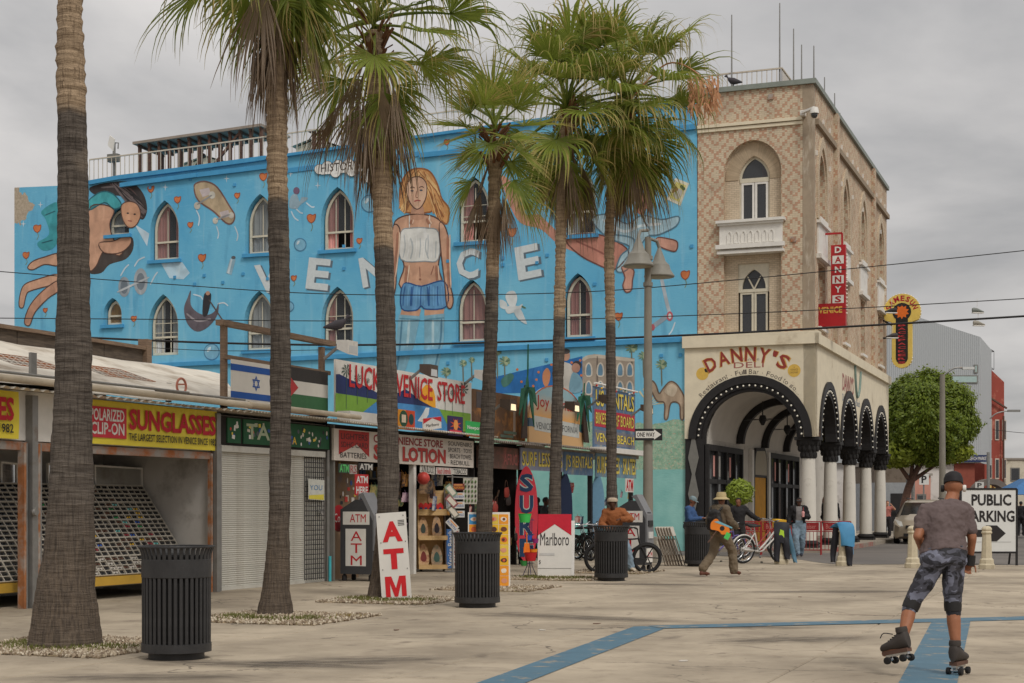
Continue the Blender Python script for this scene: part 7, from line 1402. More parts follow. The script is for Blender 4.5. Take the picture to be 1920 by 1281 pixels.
o = MB().tube([(0, 0, 0), (0, 0, .22)], .014, 6).poly([(-.07, -.2), (.07, -.2), (.05, .0), (-.05, .0)], -.01, .01).build('toy_spade', C(236, 124, 36), None, None, (x - .06, y - .2, .72)); tag(o, 'orange toy spade hanging on the toy stand', 'toy')
# skateboard rack and souvenirs in front of the store
x, y = ground(808, 1071); rk = thing('display_rack', 'plywood display rack of painted wooden boards at the store', 'rack', (x, y, 0), R(12))
for s_ in (-1, 1): MB().poly([(-.3, .06), (.12, .06), (.12, 1.45), (.02, 1.88), (-.06, 1.88), (-.12, 1.1)], s_ * .31 - .012, s_ * .31 + .012, plane='yz').build('side_panel', MPLY if s_ < 0 else mat('rack_print_side', rgb(104, 92, 88), .7, .3, 3, .1), rk)
MB().box(-.31, .08, .08, .31, .1, 1.85).build('back_panel', MPLY, rk)
for z_ in (.06, .72, 1.28): MB().box(-.33, -.34 if z_ < 1 else -.2, z_, .33, .1, z_ + .03).build('shelf', MPLY, rk); MB().box(-.33, -.36 if z_ < 1 else -.22, z_, .33, -.342 if z_ < 1 else -.202, z_ + (.1 if z_ < 1 else .14)).build('shelf_lip', MPLY, rk)
for sx in (-.26, .26): MB().lathe([(.02, 0), (.03, .02), (.03, .06)], 8, (sx, -.25, 0)).build('caster', BLACK, rk)
DK = [mat('deck_%d' % i, rgb(*c), .5, .2, 6, .1, c2=rgb(*d), c2at=.56, c2sc=5) for i, (c, d) in enumerate((((200, 160, 116), (110, 60, 50)), ((190, 150, 110), (60, 90, 100)), ((206, 172, 128), (150, 50, 44)), ((180, 150, 120), (70, 110, 96)), ((190, 150, 108), (120, 60, 50))))]
for i, (dx, z_, hh, ww) in enumerate(((-.16, .76, .5, .11), (.15, .76, .52, .11), (-.15, .1, .54, .13), (.15, .1, .52, .13), (.02, 1.52, .62, .095))):
	ol_ = spl([(0, 0), (ww * .8, hh * .1), (ww, hh * .4), (ww * .7, hh * .8), (0, hh), (-ww * .7, hh * .8), (-ww, hh * .4), (-ww * .8, hh * .1)], 4); t = thing('wooden_board', ['painted wooden board with green stripe on the middle rack shelf', 'painted wooden board with dark palm on the middle rack shelf', 'striped wooden board on the lowest rack shelf beside the post', 'green printed wooden board on the lowest rack shelf', 'single pointed wooden board on top of the rack'][i], 'board', (x + dx, y - (.22 if i < 4 else -.03), z_), R(12)); t.rotation_euler = (-.15, 0, R(12)); MB().poly(ol_, 0, .02).build('deck', DK[i], t); MB().poly([(p[0] * .5, hh * .45 + (p[1] - hh * .5) * .45) for p in ol_], -.003).build('print', [C(60, 70, 60), C(50, 40, 44), C(120, 50, 44), C(70, 100, 90), C(60, 40, 40)][i], t)
for i in range(5):
	o = MB().poly(spl([(0, 0), (.06, .04), (.07, .16), (0, .24), (-.07, .16), (-.06, .04)], 4), 0, .015); o.mi = 1; o.poly(circ(0, .1, .035, 10), -.003); o = o.build('small_board', [C(206, 54, 50), C(60, 70, 110)], None, None, (x - .22 + i * .11, y - .14, 1.33 + .0), R(12)); tag(o, 'small red wooden board on the upper rack shelf', 'board', 'small red boards on the rack')
o = tag(MB().ball((0, 0, 0), .14, 18, 12).build('ball', mat('red_ball', rgb(190, 70, 62), .4, .35, 9, .05), None, 60, FB.w(*(lambda p: (p[0], -.3, p[1]))(B(794, 897, -.3)))), 'mottled red ball hanging under the store fascia', 'ball')
pl = thing('plate_display', 'wire display of souvenir licence plates between rack and palm', 'rack', FB.w(0, 0), FB.rz); xa = bx(848, -.35); MB().tube([(xa, -.35, 0), (xa, -.35, 2.2)], .02, 6).tube([(bx(838, -.35), -.35, 2.15), (bx(888, -.35), -.35, 2.15)], .012, 5).lathe([(.2, 0), (.2, .02)], 12, (xa, -.35, 0)).build('stand', STEEL, pl)
for i, (px, py, txt, c_, tl) in enumerate(((859, 913, 'CALIFORNIA', (120, 60, 50), 0), (859, 930, 'VENICE BEACH', (206, 204, 198), 0), (859, 947, 'LOS ANGELES', (206, 204, 198), 0), (859, 964, 'BEVERLY HILLS', (206, 204, 198), 0), (846, 920, '', (130, 150, 130), -.9), (847, 940, '', (150, 90, 90), -.8), (850, 960, '', (120, 120, 110), -.9), (848, 984, 'RUBYN', (200, 196, 190), -.8))):
	x_, z_ = B(px, py, -.45 - .02 * i); p_ = FB.w(x_, -.45 - .02 * i, z_); t = thing('licence_plate', ['dark orange souvenir plate reading CALIFORNIA', 'souvenir plate reading VENICE BEACH', 'souvenir plate reading LOS ANGELES', 'souvenir plate reading BEVERLY HILLS', 'greenish souvenir plate hanging askew topmost', 'reddish souvenir plate hanging askew', 'dark framed souvenir plate hanging askew', 'white souvenir plate hanging askew lowest'][i], 'plate', p_, R(14)); t.rotation_euler = (0, -tl, R(14)); MB().box(-.15, 0, -.075, .15, .008, .075).build('plate', C(*c_), t)
	if txt: MB().text(txt, -.13, -.045, .13, .01, -.004, .01).build('lettering', C(90, 110, 160) if i else C(226, 150, 60), t); MB().box(-.1, -.004, .03, .1, -.002, .055).build('print', C(222, 150, 90), t)
	else: MB().box(-.11, -.004, -.05, .11, -.002, .05).build('print', C(214, 206, 190), t)
kc = MB(); xk, zk = B(882, 905, -.3)
kc = thing('keyring_rack', 'pegboard of small green keyrings beside the plate display', 'rack', FB.w(xk, -.3, zk - .5), R(14)); MB().box(-.17, 0, 0, .17, .02, .62).build('board', C(190, 186, 172), kc)
for i in range(4):
	for j in range(5): MB().ball((-.12 + i * .08, -.02, .08 + j * .11), (.022, .01, .035), 6, 5).build('keyring', C(*((84, 110, 60), (70, 64, 60))[j % 2 if i % 2 else 0]), kc)
vbn = thing('street_banner', 'upright blue and white banner reading Venice Beach at the bin', 'banner', gp(850, 1068), R(10)); MB().box(-.16, 0, .03, .14, .02, .95).build('panel', C(70, 112, 170), vbn); m = MB().text('Venice Beach', 0, 0, .84, .12, -.005, .01); m.v = [(-.13 + .0 + (.12 - z) * 1.0, y_, .07 + x_) for x_, y_, z in m.v]; m.build('lettering', WHITE, vbn); MB().box(.0, -.004, .03, .14, -.001, .95).build('white_half', C(206, 198, 190), vbn)
m = MB().text('CALIFORNIA', 0, 0, .84, .1, -.008, .02); m.v = [(.02 + (.1 - z), y_, .07 + x_) for x_, y_, z in m.v]; m.build('lettering', C(150, 60, 60), vbn)

# ------------------------------------------------------------------ bicycles
def make_bike(label, loc, rz, fm, cruiser=True, mag=False, basket=None, lean=0.0, scale=1.0):
	"""local x forward, wheels in the xz plane"""
	t = thing('bicycle', label, 'bicycle', loc, rz, 'bicycles by the walk'); t.rotation_euler = (lean, 0, rz); t.scale = (scale,) * 3; r = .33; xb_, xf_ = -.55, .55
	for xw in (xb_, xf_):
		w = MB().torus((xw, 0, r), r - .022, .026 if not mag else .04, 'y', 32, 8).build('wheel', RUBBER, t, 60); MB().torus((xw, 0, r), r - .055, .012, 'y', 28, 6).build('rim', CHROME if not mag else BLACK, w, 60); sp = MB()
		for k in range(6 if mag else 18): a = k * 2 * math.pi / (6 if mag else 18); sp.tube([(xw + .02 * math.cos(a + 1), .02 * (-1) ** k, r + .02 * math.sin(a + 1)), (xw + (r - .06) * math.cos(a), 0, r + (r - .06) * math.sin(a))], .014 if mag else .0025, 5)
		sp.lathe([(.03, -.04), (.03, .04)], 8).build('spokes', BLACK if mag else CHROME, w); 
	bb = (-.12, 0, .3); st_ = (-.24, 0, .72); hd = (.36, 0, .78); hl = (.4, 0, .64); f = MB()
	if cruiser:
		f.tube(spl([hd, (.1, 0, .5), bb], 5, False), .022, 8).tube(spl([hl, (.12, 0, .4), (-.05, 0, .28), (xb_, 0, r)], 5, False), .02, 8)
	else: f.tube([hd, st_], .018, 8).tube([hl, bb], .022, 8)
	f.tube([st_, bb], .02, 8).tube([st_, (xb_, .05, r)], .012, 6).tube([st_, (xb_, -.05, r)], .012, 6).tube([bb, (xb_, .05, r)], .013, 6).tube([bb, (xb_, -.05, r)], .013, 6).tube([hd, hl], .025, 8); f.build('frame', fm, t, 50)
	MB().tube([hl, (.47, .05, .5), (xf_, .05, r)], .014, 6).tube([hl, (.47, -.05, .5), (xf_, -.05, r)], .014, 6).build('fork', fm, t); MB().tube([st_, (-.27, 0, .86)], .014, 6).build('seat_post', CHROME, t)
	MB().loft([[(x_, w_ * math.cos(a), .89 + h_ * math.sin(a)) for a in [k * math.pi / 4 for k in range(8)]] for x_, w_, h_ in ((-.43, .05, .02), (-.38, .11, .04), (-.27, .09, .035), (-.12, .03, .025), (-.08, .015, .015))]).build('saddle', BLACK, t, 60)
	hb = MB().tube([hd, (.33, 0, .98)], .014, 6).tube(spl([(.08, -.33, 1.02), (.22, -.3, 1.04), (.32, -.1, 1.0), (.33, 0, .98), (.32, .1, 1.0), (.22, .3, 1.04), (.08, .33, 1.02)], 4, False), .012, 6).build('handlebar', CHROME if not mag else BLACK, t, 60)
	for s_ in (-1, 1): MB().tube([(.08, s_ * .33, 1.02), (.18, s_ * .31, 1.035)], .019, 8).build('grip', BLACK, hb)
	MB().lathe([(.09, -.012), (.09, .012)], 16).xf(Matrix.Translation((-.12, .05, .3)) @ Matrix.Rotation(R(90), 4, 'X')).build('chainring', STEEL, t); MB().tube([(-.12, .07, .3), (-.0, .08, .18), (.0, .15, .18)], .01, 5).tube([(-.12, -.07, .3), (-.24, -.08, .42), (-.24, -.15, .42)], .01, 5).build('crank', STEEL, t)
	MB().poly([(xb_ - .02, r + .05), (-.12, .36), (-.12, .25), (xb_ - .02, r - .05)], .07, .085).build('chain_guard', fm, t)
	for xw, a0, a1 in ((xb_, 20, 170), (xf_, 10, 120)): MB().tube([(xw + (r + .02) * math.cos(R(a)), 0, r + (r + .02) * math.sin(R(a))) for a in range(a0, a1, 12)], .018, 5).build('mudguard', fm if not mag else BLACK, t)
	if basket: MB().loft([[(x_, y_, z_) for x_, y_ in ((.36, -.14 * k), (.56, -.14 * k), (.56, .14 * k), (.36, .14 * k))] for z_, k in ((.84, .8), (1.04, 1.1))]).build('basket', basket, t)
	return t
WB = mat('white_bike_paint', rgb(210, 206, 200), .35, .06, 5, .05)
make_bike('white cruiser bicycle with yellow basket beside the wetsuit bollard', gp(1428, 1056), R(28), WB, True, False, C(226, 176, 50), .08, 1.1)
make_bike('second cruiser bicycle with red fork behind the white cruiser', gp(1425, 1046), R(22), mat('bike_red_paint', rgb(150, 60, 50), .4), True, False, None, -.06, 1.08)
make_bike('dark purple bicycle behind the man with the ukulele', gp(1352, 1054), R(40), C(96, 84, 140), False, False, None, .1, 1.05)
make_bike('black fat wheeled electric bicycle under the seated man', gp(1168, 1074), R(4), BLACK, False, True, None, 0, .98)
for i in range(5):
	p = FB.w(bx(1078) + i * .42 - .5, -.35 - .1 * (i % 2), 0); make_bike(['black rental bicycle nearest the Marlboro board', 'black rental bicycle second from the Marlboro board', 'black rental bicycle between the rental shop posts', 'black rental bicycle beside the pale blue surfboard', 'black rental bicycle under the SKATES sign'][i], p, R(-62 + 6 * i), BLACK, i % 2 == 0, False, None, .12, 1.0)
# folded chairs
CHF = mat('chair_bronze', rgb(112, 98, 84), .5, .15, 6, .05); CHS = mat('chair_seat', rgb(206, 198, 184), .5, .08, 5, .05)
for i in range(6):
	x, y = ground(1255 + i * 5.5, 1061); t = thing('folding_chair', 'folded chair with cream seat leaning in the stack beside the bin', 'chair', (x, y + .03 * i, 0), R(70), 'folded chairs leaning together'); t.rotation_euler = (-.32, 0, R(72))
	for sx in (-.2, .2): MB().tube([(sx, 0, 0), (sx, 0, 1.0)], .013, 6).build('leg', CHF, t); MB().tube([(sx * .85, .06, 0), (sx * .85, .03, .72)], .012, 6).build('leg', CHF, t)
	MB().box(-.19, -.02, .78, .19, .02, 1.02).build('backrest', CHS, t); MB().box(-.18, .035, .3, .18, .075, .68).build('seat', CHS, t); MB().tube([(-.2, 0, .12), (.2, 0, .12)], .01, 5).build('stretcher', CHF, t)
# bollards and wetsuits
bm = MB(); bm.lathe([(.19, 0), (.19, .1), (.165, .13), (.16, .22), (.125, .26), (.115, .5), (.1, .83), (.125, .85), (.125, .88), (.105, .9), (.12, .93), (.12, .96), (.09, 1.0), (.04, 1.02)], 8); bmesh_ = bm.mesh('bollard', STONE)
for i, (px, py) in enumerate(((1465, 1058), (1581, 1061), (1711, 1065), (1850, 1067))):
	o = obj('bollard', bmesh_, None, gp(px, py), R(22)); tag(o, ['fluted stone bollard under the black wetsuit', 'fluted stone bollard under the blue wetsuit', 'bare stone bollard behind the skater beside the van', 'bare stone bollard before the PUBLIC PARKING board'][i], 'bollard', 'stone bollards at the road edge')
def wetsuit(px, py, label, ms, lob, patch=None):
	x, y = ground(px, py); t = thing('wetsuit', label, 'wetsuit', (x, y, 0), 0)
	for k_, (path, w0, w1, m) in enumerate(lob):
		rings = []; pp = spl(path, 5, False)
		for i, p in enumerate(pp):
			f_ = i / (len(pp) - 1); w = w0 + (w1 - w0) * f_; rings.append([(p[0] + w * math.cos(a), p[1] + .06 * math.sin(a) + .015 * math.sin(9 * f_ + a), p[2] + (.02 * math.sin(a * 2 + f_ * 7))) for a in [j * math.pi / 6 for j in range(12)]])
		MB().loft(rings).build(['torso', 'leg', 'leg', 'sleeve'][k_], ms[m], t, 60)
	if patch: MB().poly(patch, -.21, -.2).build('patch', C(170, 206, 60), t)
NEO = mat('black_neoprene', rgb(36, 36, 42), .6, .15, 5, .1); NBL = mat('blue_neoprene', rgb(74, 136, 176), .6, .12, 5, .1); NGR = mat('slate_neoprene', rgb(80, 116, 136), .6)
wetsuit(1465, 1058, 'black wetsuit draped over a stone bollard beside the white cruiser', [NEO, NGR], [([(-.02, -.15, .55), (-.02, -.15, .85), (0, -.02, 1.07), (.02, .14, .9)], .2, .2, 0), ([(-.14, -.15, .08), (-.14, -.16, .4), (-.1, -.13, .8)], .07, .1, 0), ([(.12, -.16, .14), (.1, -.17, .4), (.06, -.13, .8)], .07, .11, 0), ([(.36, .0, .05), (.28, .05, .4), (.16, .05, .9)], .05, .09, 1)], [(-.1, .72), (-.04, .7), (.04, .66), (.03, .86), (-.06, .9)])
wetsuit(1581, 1061, 'blue and black wetsuit draped over a stone bollard at the road edge', [NEO, NBL], [([(.08, -.16, .5), (.07, -.16, .85), (.02, -.02, 1.08), (-.1, .12, .95)], .17, .22, 1), ([(.12, -.16, .02), (.12, -.16, .3), (.1, -.15, .56)], .07, .11, 0), ([(-.24, .08, .1), (-.22, .1, .4), (-.14, .1, .95)], .06, .1, 0), ([(.22, .05, .3), (.2, .05, .6), (.12, .02, .98)], .05, .08, 1)])
# red patio fence
RED = mat('fence_red', rgb(150, 44, 44), .6, .15, 4, .1)
for i in range(4):
	px = 1372 + i * 56; x, y = ground(px, 1040.5); t = thing('patio_fence', 'red metal patio fence panel ' + ['beside the topiary bush', 'before the mustard door', 'behind the white cruiser handlebar', 'behind the man with the pink drink'][i], 'fence', (x, y, 0), FA.rz); L_ = 52 / F * y * 1.05
	MB().tube([(0, 0, 0), (0, 0, 1.02)], .022, 6).tube([(L_, 0, 0), (L_, 0, 1.02)], .022, 6).tube([(0, 0, 1.02), (L_, 0, 1.02)], .02, 6).tube([(0, 0, .72), (L_, 0, .72)], .014, 6).tube([(0, 0, .15), (L_, 0, .15)], .014, 6).build('rail', RED, t); bb_ = MB().tube([(0, 0, .15), (0, 0, .72)], .009, 5).mesh('bar', RED)
	for k in range(1, 8): obj('bar', bb_, t, (L_ * k / 8, 0, 0))
	MB().box(.06, -.012, .75, L_ - .06, .012, .99).build('panel', RED, t); MB().text('Budweiser', .14, .8, L_ - .14, .94, -.016, .01).build('lettering', C(196, 120, 110), t)
# topiary bush in a pot
def leaf_ball(name, c, rx, rz_, n, m, size, seed, squash=None):
	r = random.Random(seed); V = []; Fc = []; T = []
	for k in range(n):
		u, v = r.uniform(-1, 1), r.uniform(0, 6.283); rad = r.uniform(.55, 1.0) ** .35; s_ = math.sqrt(1 - u * u); d = Vector((s_ * math.cos(v), s_ * math.sin(v), u)); bump = 1 + .14 * noise.noise(d * 2.2 + Vector((seed, 0, 0))) + .12 * noise.noise(d * 6) + (.12 * r.random() if k % 9 == 0 else 0)
		p = Vector((d.x * rx, d.y * rx, d.z * rz_)) * rad * bump + Vector(c)
		nn = (d + Vector((r.uniform(-.7, .7), r.uniform(-.7, .7), r.uniform(-.3, .9)))).normalized(); a = nn.orthogonal().normalized(); a = (a * math.cos(v * 3) + nn.cross(a) * math.sin(v * 3)); b = nn.cross(a); sz = size * r.uniform(.6, 1.3); o = len(V)
		V += [tuple(p - a * sz), tuple(p + b * sz * .5), tuple(p + a * sz), tuple(p - b * sz * .5)]; Fc.append((o, o + 1, o + 2, o + 3)); tv = max(0, min(1, .3 + .45 * noise.noise(p * 1.6) + r.uniform(-.2, .3))); T += [tv] * 4
	me = bpy.data.meshes.new(name); me.from_pydata(V, [], Fc); me.materials.append(m); at_ = me.attributes.new('tip', 'FLOAT', 'POINT'); at_.data.foreach_set('value', T); return me
FICB = m_leaf('bush_leaf', rgb(86, 108, 30), rgb(150, 166, 60), rgb(170, 180, 80), .3)
x, y = ground(1387, 1044); t = thing('topiary_bush', 'round light green topiary bush beside the mustard door', 'bush', (x, y, 0), 0); obj('crown', leaf_ball('crown', (0, 0, 1.9), .42, .4, 1500, FICB, .05, 3), t); MB().tube([(0, 0, .4), (.02, 0, 1.0), (0, 0, 1.7)], .035, 7).build('trunk', MWOOD, t); MB().lathe([(.2, 0), (.28, .45), (.3, .45), (.3, .5), (.24, .5)], 16).build('pot', C(120, 84, 66), t, 30)
# ------------------------------------------------------------------ people
FOLD1 = bpy.data.textures.new('folds', 'CLOUDS'); FOLD1.noise_scale = .11; FOLD2 = bpy.data.textures.new('creases', 'CLOUDS'); FOLD2.noise_scale = .045
def remesh(name, mb, voxel, m, parent, smooth=4):
	fold = {'shirt': .011, 'trousers': .013, 'jacket': .016, 'shoulder_bag': .012}.get(name, .002) * (.45 if m in (MCAMO, ) else 1)
	me = mb.mesh(name, m); o = bpy.data.objects.new('tmp', me); COL.objects.link(o)
	a = o.modifiers.new('r', 'REMESH'); a.mode = 'VOXEL'; a.voxel_size = voxel; b = o.modifiers.new('s', 'SMOOTH'); b.factor = .5; b.iterations = smooth
	for nt_, q_ in ((FOLD1, 3.2), (FOLD2, 1.8)): d = o.modifiers.new('d', 'DISPLACE'); d.texture = nt_; d.strength = fold * q_; d.mid_level = .5
	dg = bpy.context.evaluated_depsgraph_get(); res = bpy.data.meshes.new_from_object(o.evaluated_get(dg)); res.name = name
	bpy.data.objects.remove(o); res.materials.clear(); res.materials.append(m)
	res.polygons.foreach_set('use_smooth', [True] * len(res.polygons)); return obj(name, res, parent)
def chain(mb, pts, rad, n=10):
	pts = [Vector(p) for p in pts]
	for i in range(len(pts) - 1): mb.tube([pts[i], pts[i + 1]], [rad[i], rad[i + 1]], n)
	for p, r in zip(pts, rad): mb.ball(p, r, n, 6)
def ringv(c, rt, fw, a, b, n=16): return [Vector(c) + rt * a * math.cos(2 * math.pi * k / n) + fw * b * math.sin(2 * math.pi * k / n) for k in range(n)]
def torso(mb, J, g=0.0, top=True, lo=0.0, w=1.0):
	rt = (J['sr'] - J['sl']); rt = rt.normalized(); rh = (J['hr'] - J['hl']).normalized(); P, Ch, Nk = J['pelvis'], J['chest'], J['neck']; up = (Nk - P).normalized(); out = []
	sh = (J['sl'] + J['sr']) / 2
	for f_, a, b in ((-.24, .12, .09), (-.12, .165, .12), (0, .17, .125), (.28, .148, .112), (.55, .168, .122), (.8, .178, .115), (.95, .155, .088), (1.02, .085, .065)):
		if f_ < lo: continue
		c = P + (Ch - P) * (f_ / .62) if f_ <= .62 else Ch + (Nk - Ch) * ((f_ - .62) / .38)
		r_ = rh.lerp(rt, max(0, min(1, f_))).normalized(); fw = r_.cross(up).normalized(); out.append(ringv(c, r_, fw, (a + g) * w, (b + g) * w))
	mb.loft(out)
	for s_ in ('sl', 'sr'): chain(mb, [sh, J[s_]], [.08 + g, .07 + g])
def hand(mb, wr, d, pal, k=1.0, curl=.5):
	d = Vector(d).normalized(); pal = Vector(pal); pal = (pal - d * pal.dot(d)).normalized(); sd_ = d.cross(pal); wr = Vector(wr)
	mb.ball(wr + d * .045 * k, (.04 * k, .016 * k, .05 * k), 10, 8, Matrix((sd_, pal, d)).transposed())
	for i, (o, l) in enumerate(((-.028, .062), (-.01, .075), (.009, .07), (.026, .055))):
		a = wr + d * .085 * k + sd_ * o * k; b = a + (d * math.cos(curl * .6) + pal * math.sin(curl * .6) + sd_ * o * 3) * l * .5 * k; c = b + (d * math.cos(curl * 1.5) + pal * math.sin(curl * 1.5) + sd_ * o * 2) * l * .55 * k; chain(mb, [a, b, c], [.0095 * k, .009 * k, .0075 * k], 7)
	a = wr + d * .03 * k - sd_ * .035 * k; chain(mb, [a, a + (d * .6 - sd_ * .6 + pal * .3) * .04 * k, a + (d * .9 - sd_ * .5 + pal * .5) * .075 * k], [.012 * k, .0105 * k, .008 * k], 7)
def head(mb, c, look, up=(0, 0, 1), k=1.0):
	look = Vector(look).normalized(); up = Vector(up); rt = look.cross(up).normalized(); up = rt.cross(look); Mx = Matrix((rt, look, up)).transposed(); c = Vector(c)
	mb.ball(c + up * .025 * k, (.076 * k, .096 * k, .092 * k), 16, 12, Mx); mb.ball(c + look * .028 * k - up * .05 * k, (.055 * k, .062 * k, .07 * k), 12, 8, Mx)
	mb.ball(c + look * .096 * k - up * .005 * k, (.013 * k, .02 * k, .024 * k), 8, 6, Mx); mb.ball(c + look * .088 * k - up * .058 * k, (.026 * k, .01 * k, .01 * k), 8, 6, Mx); mb.ball(c + look * .082 * k + up * .03 * k, (.05 * k, .012 * k, .012 * k), 8, 6, Mx)
	for s_ in (-1, 1): mb.ball(c + rt * .076 * k * s_ - look * .005, (.012 * k, .022 * k, .033 * k), 8, 6, Mx)
	return Mx, up
def std(**kw):
	J = dict(head=(0, -.02, 1.62), neck=(0, .01, 1.46), chest=(0, 0, 1.28), pelvis=(0, 0, .98), sl=(-.17, .01, 1.42), sr=(.17, .01, 1.42), el=(-.24, .03, 1.13), er=(.24, .03, 1.13), wl=(-.25, -.05, .88), wr=(.25, -.05, .88), hl=(-.09, 0, .92), hr=(.09, 0, .92), kl=(-.1, -.02, .5), kr=(.1, -.02, .5), al=(-.1, .03, .09), ar=(.1, .03, .09), tl=(-.11, -.13, .04), tr=(.11, -.13, .04)); J.update(kw); return {k: Vector(v) for k, v in J.items()}
SKN = {k: mat('skin_' + k, rgb(*c), .55, .08, 6, .05) for k, c in (('tan', (150, 98, 70)), ('dark', (84, 56, 44)), ('brown', (128, 84, 62)), ('fair', (196, 146, 120)))}
def person(label, loc, rz, J, skin, shirt, pants, shoe, sleeve=1.0, pant=1.0, voxel=.017, look=(0, -1, 0), hair=None, g=.012, wide=1.0, gl=.014, palm=((0, 0, -1), (0, 0, -1)), curl=.6, hd=None):
	t = thing('person', label, 'person', loc, rz); sk = SKN[skin]; b = MB(); torso(b, J, 0, w=wide); chain(b, [J['neck'] - Vector((0, 0, .04)), J['head'] - Vector((0, 0, .04))], [.062, .055]); Mx, up = head(b, J['head'], look)
	for s_ in 'lr':
		chain(b, [J['s' + s_], J['e' + s_], J['w' + s_]], [.056, .043, .029]); d = J['w' + s_] - J['e' + s_]; hand(b, J['w' + s_], (hd or {}).get(s_, d), (-d.z + .01, .1, d.x) if abs(d.z) < .05 else ((.1, -1, 0) if s_ == 'l' else (-.1, -1, 0)), 1.0, curl)
		kn, an = J['k' + s_], J['a' + s_]; chain(b, [J['h' + s_], J['h' + s_].lerp(kn, .35), kn, kn.lerp(an, .3), kn.lerp(an, .55), an, J['t' + s_]], [.085, .083, .056, .063, .054, .036, .03])
	remesh('body', b, voxel, sk, t)
	if shirt:
		c = MB(); torso(c, J, g, lo=-.05, w=wide)
		for s_ in 'lr':
			e = J['e' + s_]; sh_ = J['s' + s_]
			if sleeve <= .6: chain(c, [sh_, sh_.lerp(e, sleeve * 1.5)], [.064 + g, .056 + g])
			else: chain(c, [sh_, e, e.lerp(J['w' + s_], .93)], [.06 + g, .05 + g, .036 + g])
		remesh('shirt', c, voxel, shirt, t, 3)
	c = MB(); rh = (J['hr'] - J['hl']).normalized(); upv = (J['chest'] - J['pelvis']).normalized(); fw = rh.cross(upv).normalized()
	c.loft([ringv(J['pelvis'] + upv * z, rh, fw, (a + gl * .5) * wide, (d_ + gl * .5) * wide) for z, a, d_ in ((-.12, .13, .1), (-.06, .17, .125), (.02, .175, .13), (.1, .16, .12))])
	for s_ in 'lr':
		kn, an = J['k' + s_], J['a' + s_]; pts = [J['h' + s_], J['h' + s_].lerp(kn, .4), kn]; rr_ = [.092 + gl, .088 + gl, .062 + gl]; c.ball(J['h' + s_] + fw * .05 * (1 if fw.dot(Vector(look)) < 0 else -1) + Vector((0, 0, .03)), .1 + gl, 10, 8)
		if pant > .55: pts += [kn.lerp(an, .5), kn.lerp(an, pant)]; rr_ += [.057 + gl * 1.3, .047 + gl * 1.6]
		else: pts += [kn.lerp(an, pant)]; rr_ += [.06 + gl * .5]
		chain(c, pts, rr_)
	remesh('trousers', c, voxel, pants, t, 3)
	if shoe:
		for s_ in 'lr':
			an, to = J['a' + s_], J['t' + s_]; d = (to - an); d.z = 0; d = d.normalized() if d.length > .01 else Vector((0, -1, 0)); rt = Vector((-d.y, d.x, 0)); f = MB(); zb = min(an.z - .06, to.z - .01)
			f.loft([[an + d * o + rt * w_ * math.cos(a) + Vector((0, 0, zb - an.z + .005 + h_ * (.5 + .5 * math.sin(a)))) for a in [k * math.pi / 5 for k in range(10)]] for o, w_, h_ in ((-.07, .025, .06), (-.05, .042, .09), (.02, .045, .1), (.1, .05, .075), (.17, .045, .055), (.2, .02, .035))]); f.build('shoe', shoe, t, 60)
	if hair:
		h = MB(); h.ball(J['head'] + up * .036, (.083, .1, .092), 16, 10, Mx); i0 = [i for i, v in enumerate(h.v) if (Vector(v) - J['head']).dot(Vector(look).normalized()) > .062 and (Vector(v) - J['head']).dot(up) < .075]
		h.f = [f_ for f_ in h.f if not any(i in i0 for i in f_) and sum((Vector(h.v[i]) - J['head']).dot(up) for i in f_) / 4 > -.03]; h.m = [0] * len(h.f); h.build('hair', hair, t, 70)
	return t, Mx, up
def cap_(t, c, Mx, up, m, brim=True, bk=1.0):
	h = MB(); n = 16; rg_ = []
	for z, a in ((.0, 1.0), (.045, .98), (.085, .8), (.105, .45), (.11, .05)): rg_.append([Vector(c) + Mx @ Vector((.086 * a * math.cos(2 * math.pi * k / n), .108 * a * math.sin(2 * math.pi * k / n) - .005, z + .03)) for k in range(n)])
	h.loft(rg_); h.build('hat', m, t, 60)
	if brim: MB().poly([(.07 * math.cos(a), .085 + .085 * math.sin(a) * bk) for a in [math.pi * k / 10 for k in range(11)]], .034, .042, plane='xy').xf(Matrix.Translation(c) @ Mx.to_4x4()).build('hat_brim', m, t)
# roller skater seen from behind
def K(px, py, y=0.0): return ((px - 1790) / 213.0, y, (1265 - py) / 213.0)
J = {k: Vector(v) for k, v in dict(head=K(1806, 914, .3), neck=K(1790, 944, .2), chest=K(1778, 975, .12), pelvis=K(1769, 1040, 0), sl=K(1744, 960, .14), sr=K(1820, 963, .16), el=K(1722, 1006, .02), wl=K(1741, 1032, .22), er=K(1829, 1010, .1), wr=K(1829, 1050, .16), hl=K(1751, 1058, 0), hr=K(1788, 1058, .02), kl=K(1713, 1136, .1), al=K(1684, 1206, -.12), kr=K(1791, 1138, .08), ar=K(1792, 1224, -.02), tl=K(1660, 1226, .02), tr=K(1806, 1240, .1)).items()}
WET = mat('sweaty_shirt', rgb(98, 84, 82), .85, .06, 5, .1, c2=rgb(76, 64, 62), c2at=.64, c2sc=2.2, c2w=.09, streak=(1.5, 1, .6))
sx, sy = ground(1790, 1265)
sk, Mx, up = person('roller skater in grey camouflage leggings and black cap seen from behind', (sx, sy, 0), 0, J, 'tan', WET, MCAMO, None, .42, .17, .0085, (.25, 1, -.25), None, .012, 1.2, .008, curl=.9, hd={'r': (-.25, .1, -1)})
def cuff(name, a, b, ra, rb, m): c = MB(); c.tube([a, a.lerp(b, .5), b], [ra, (ra + rb) / 2 * 1.04, rb], 16); c.build(name, m, sk, 50)
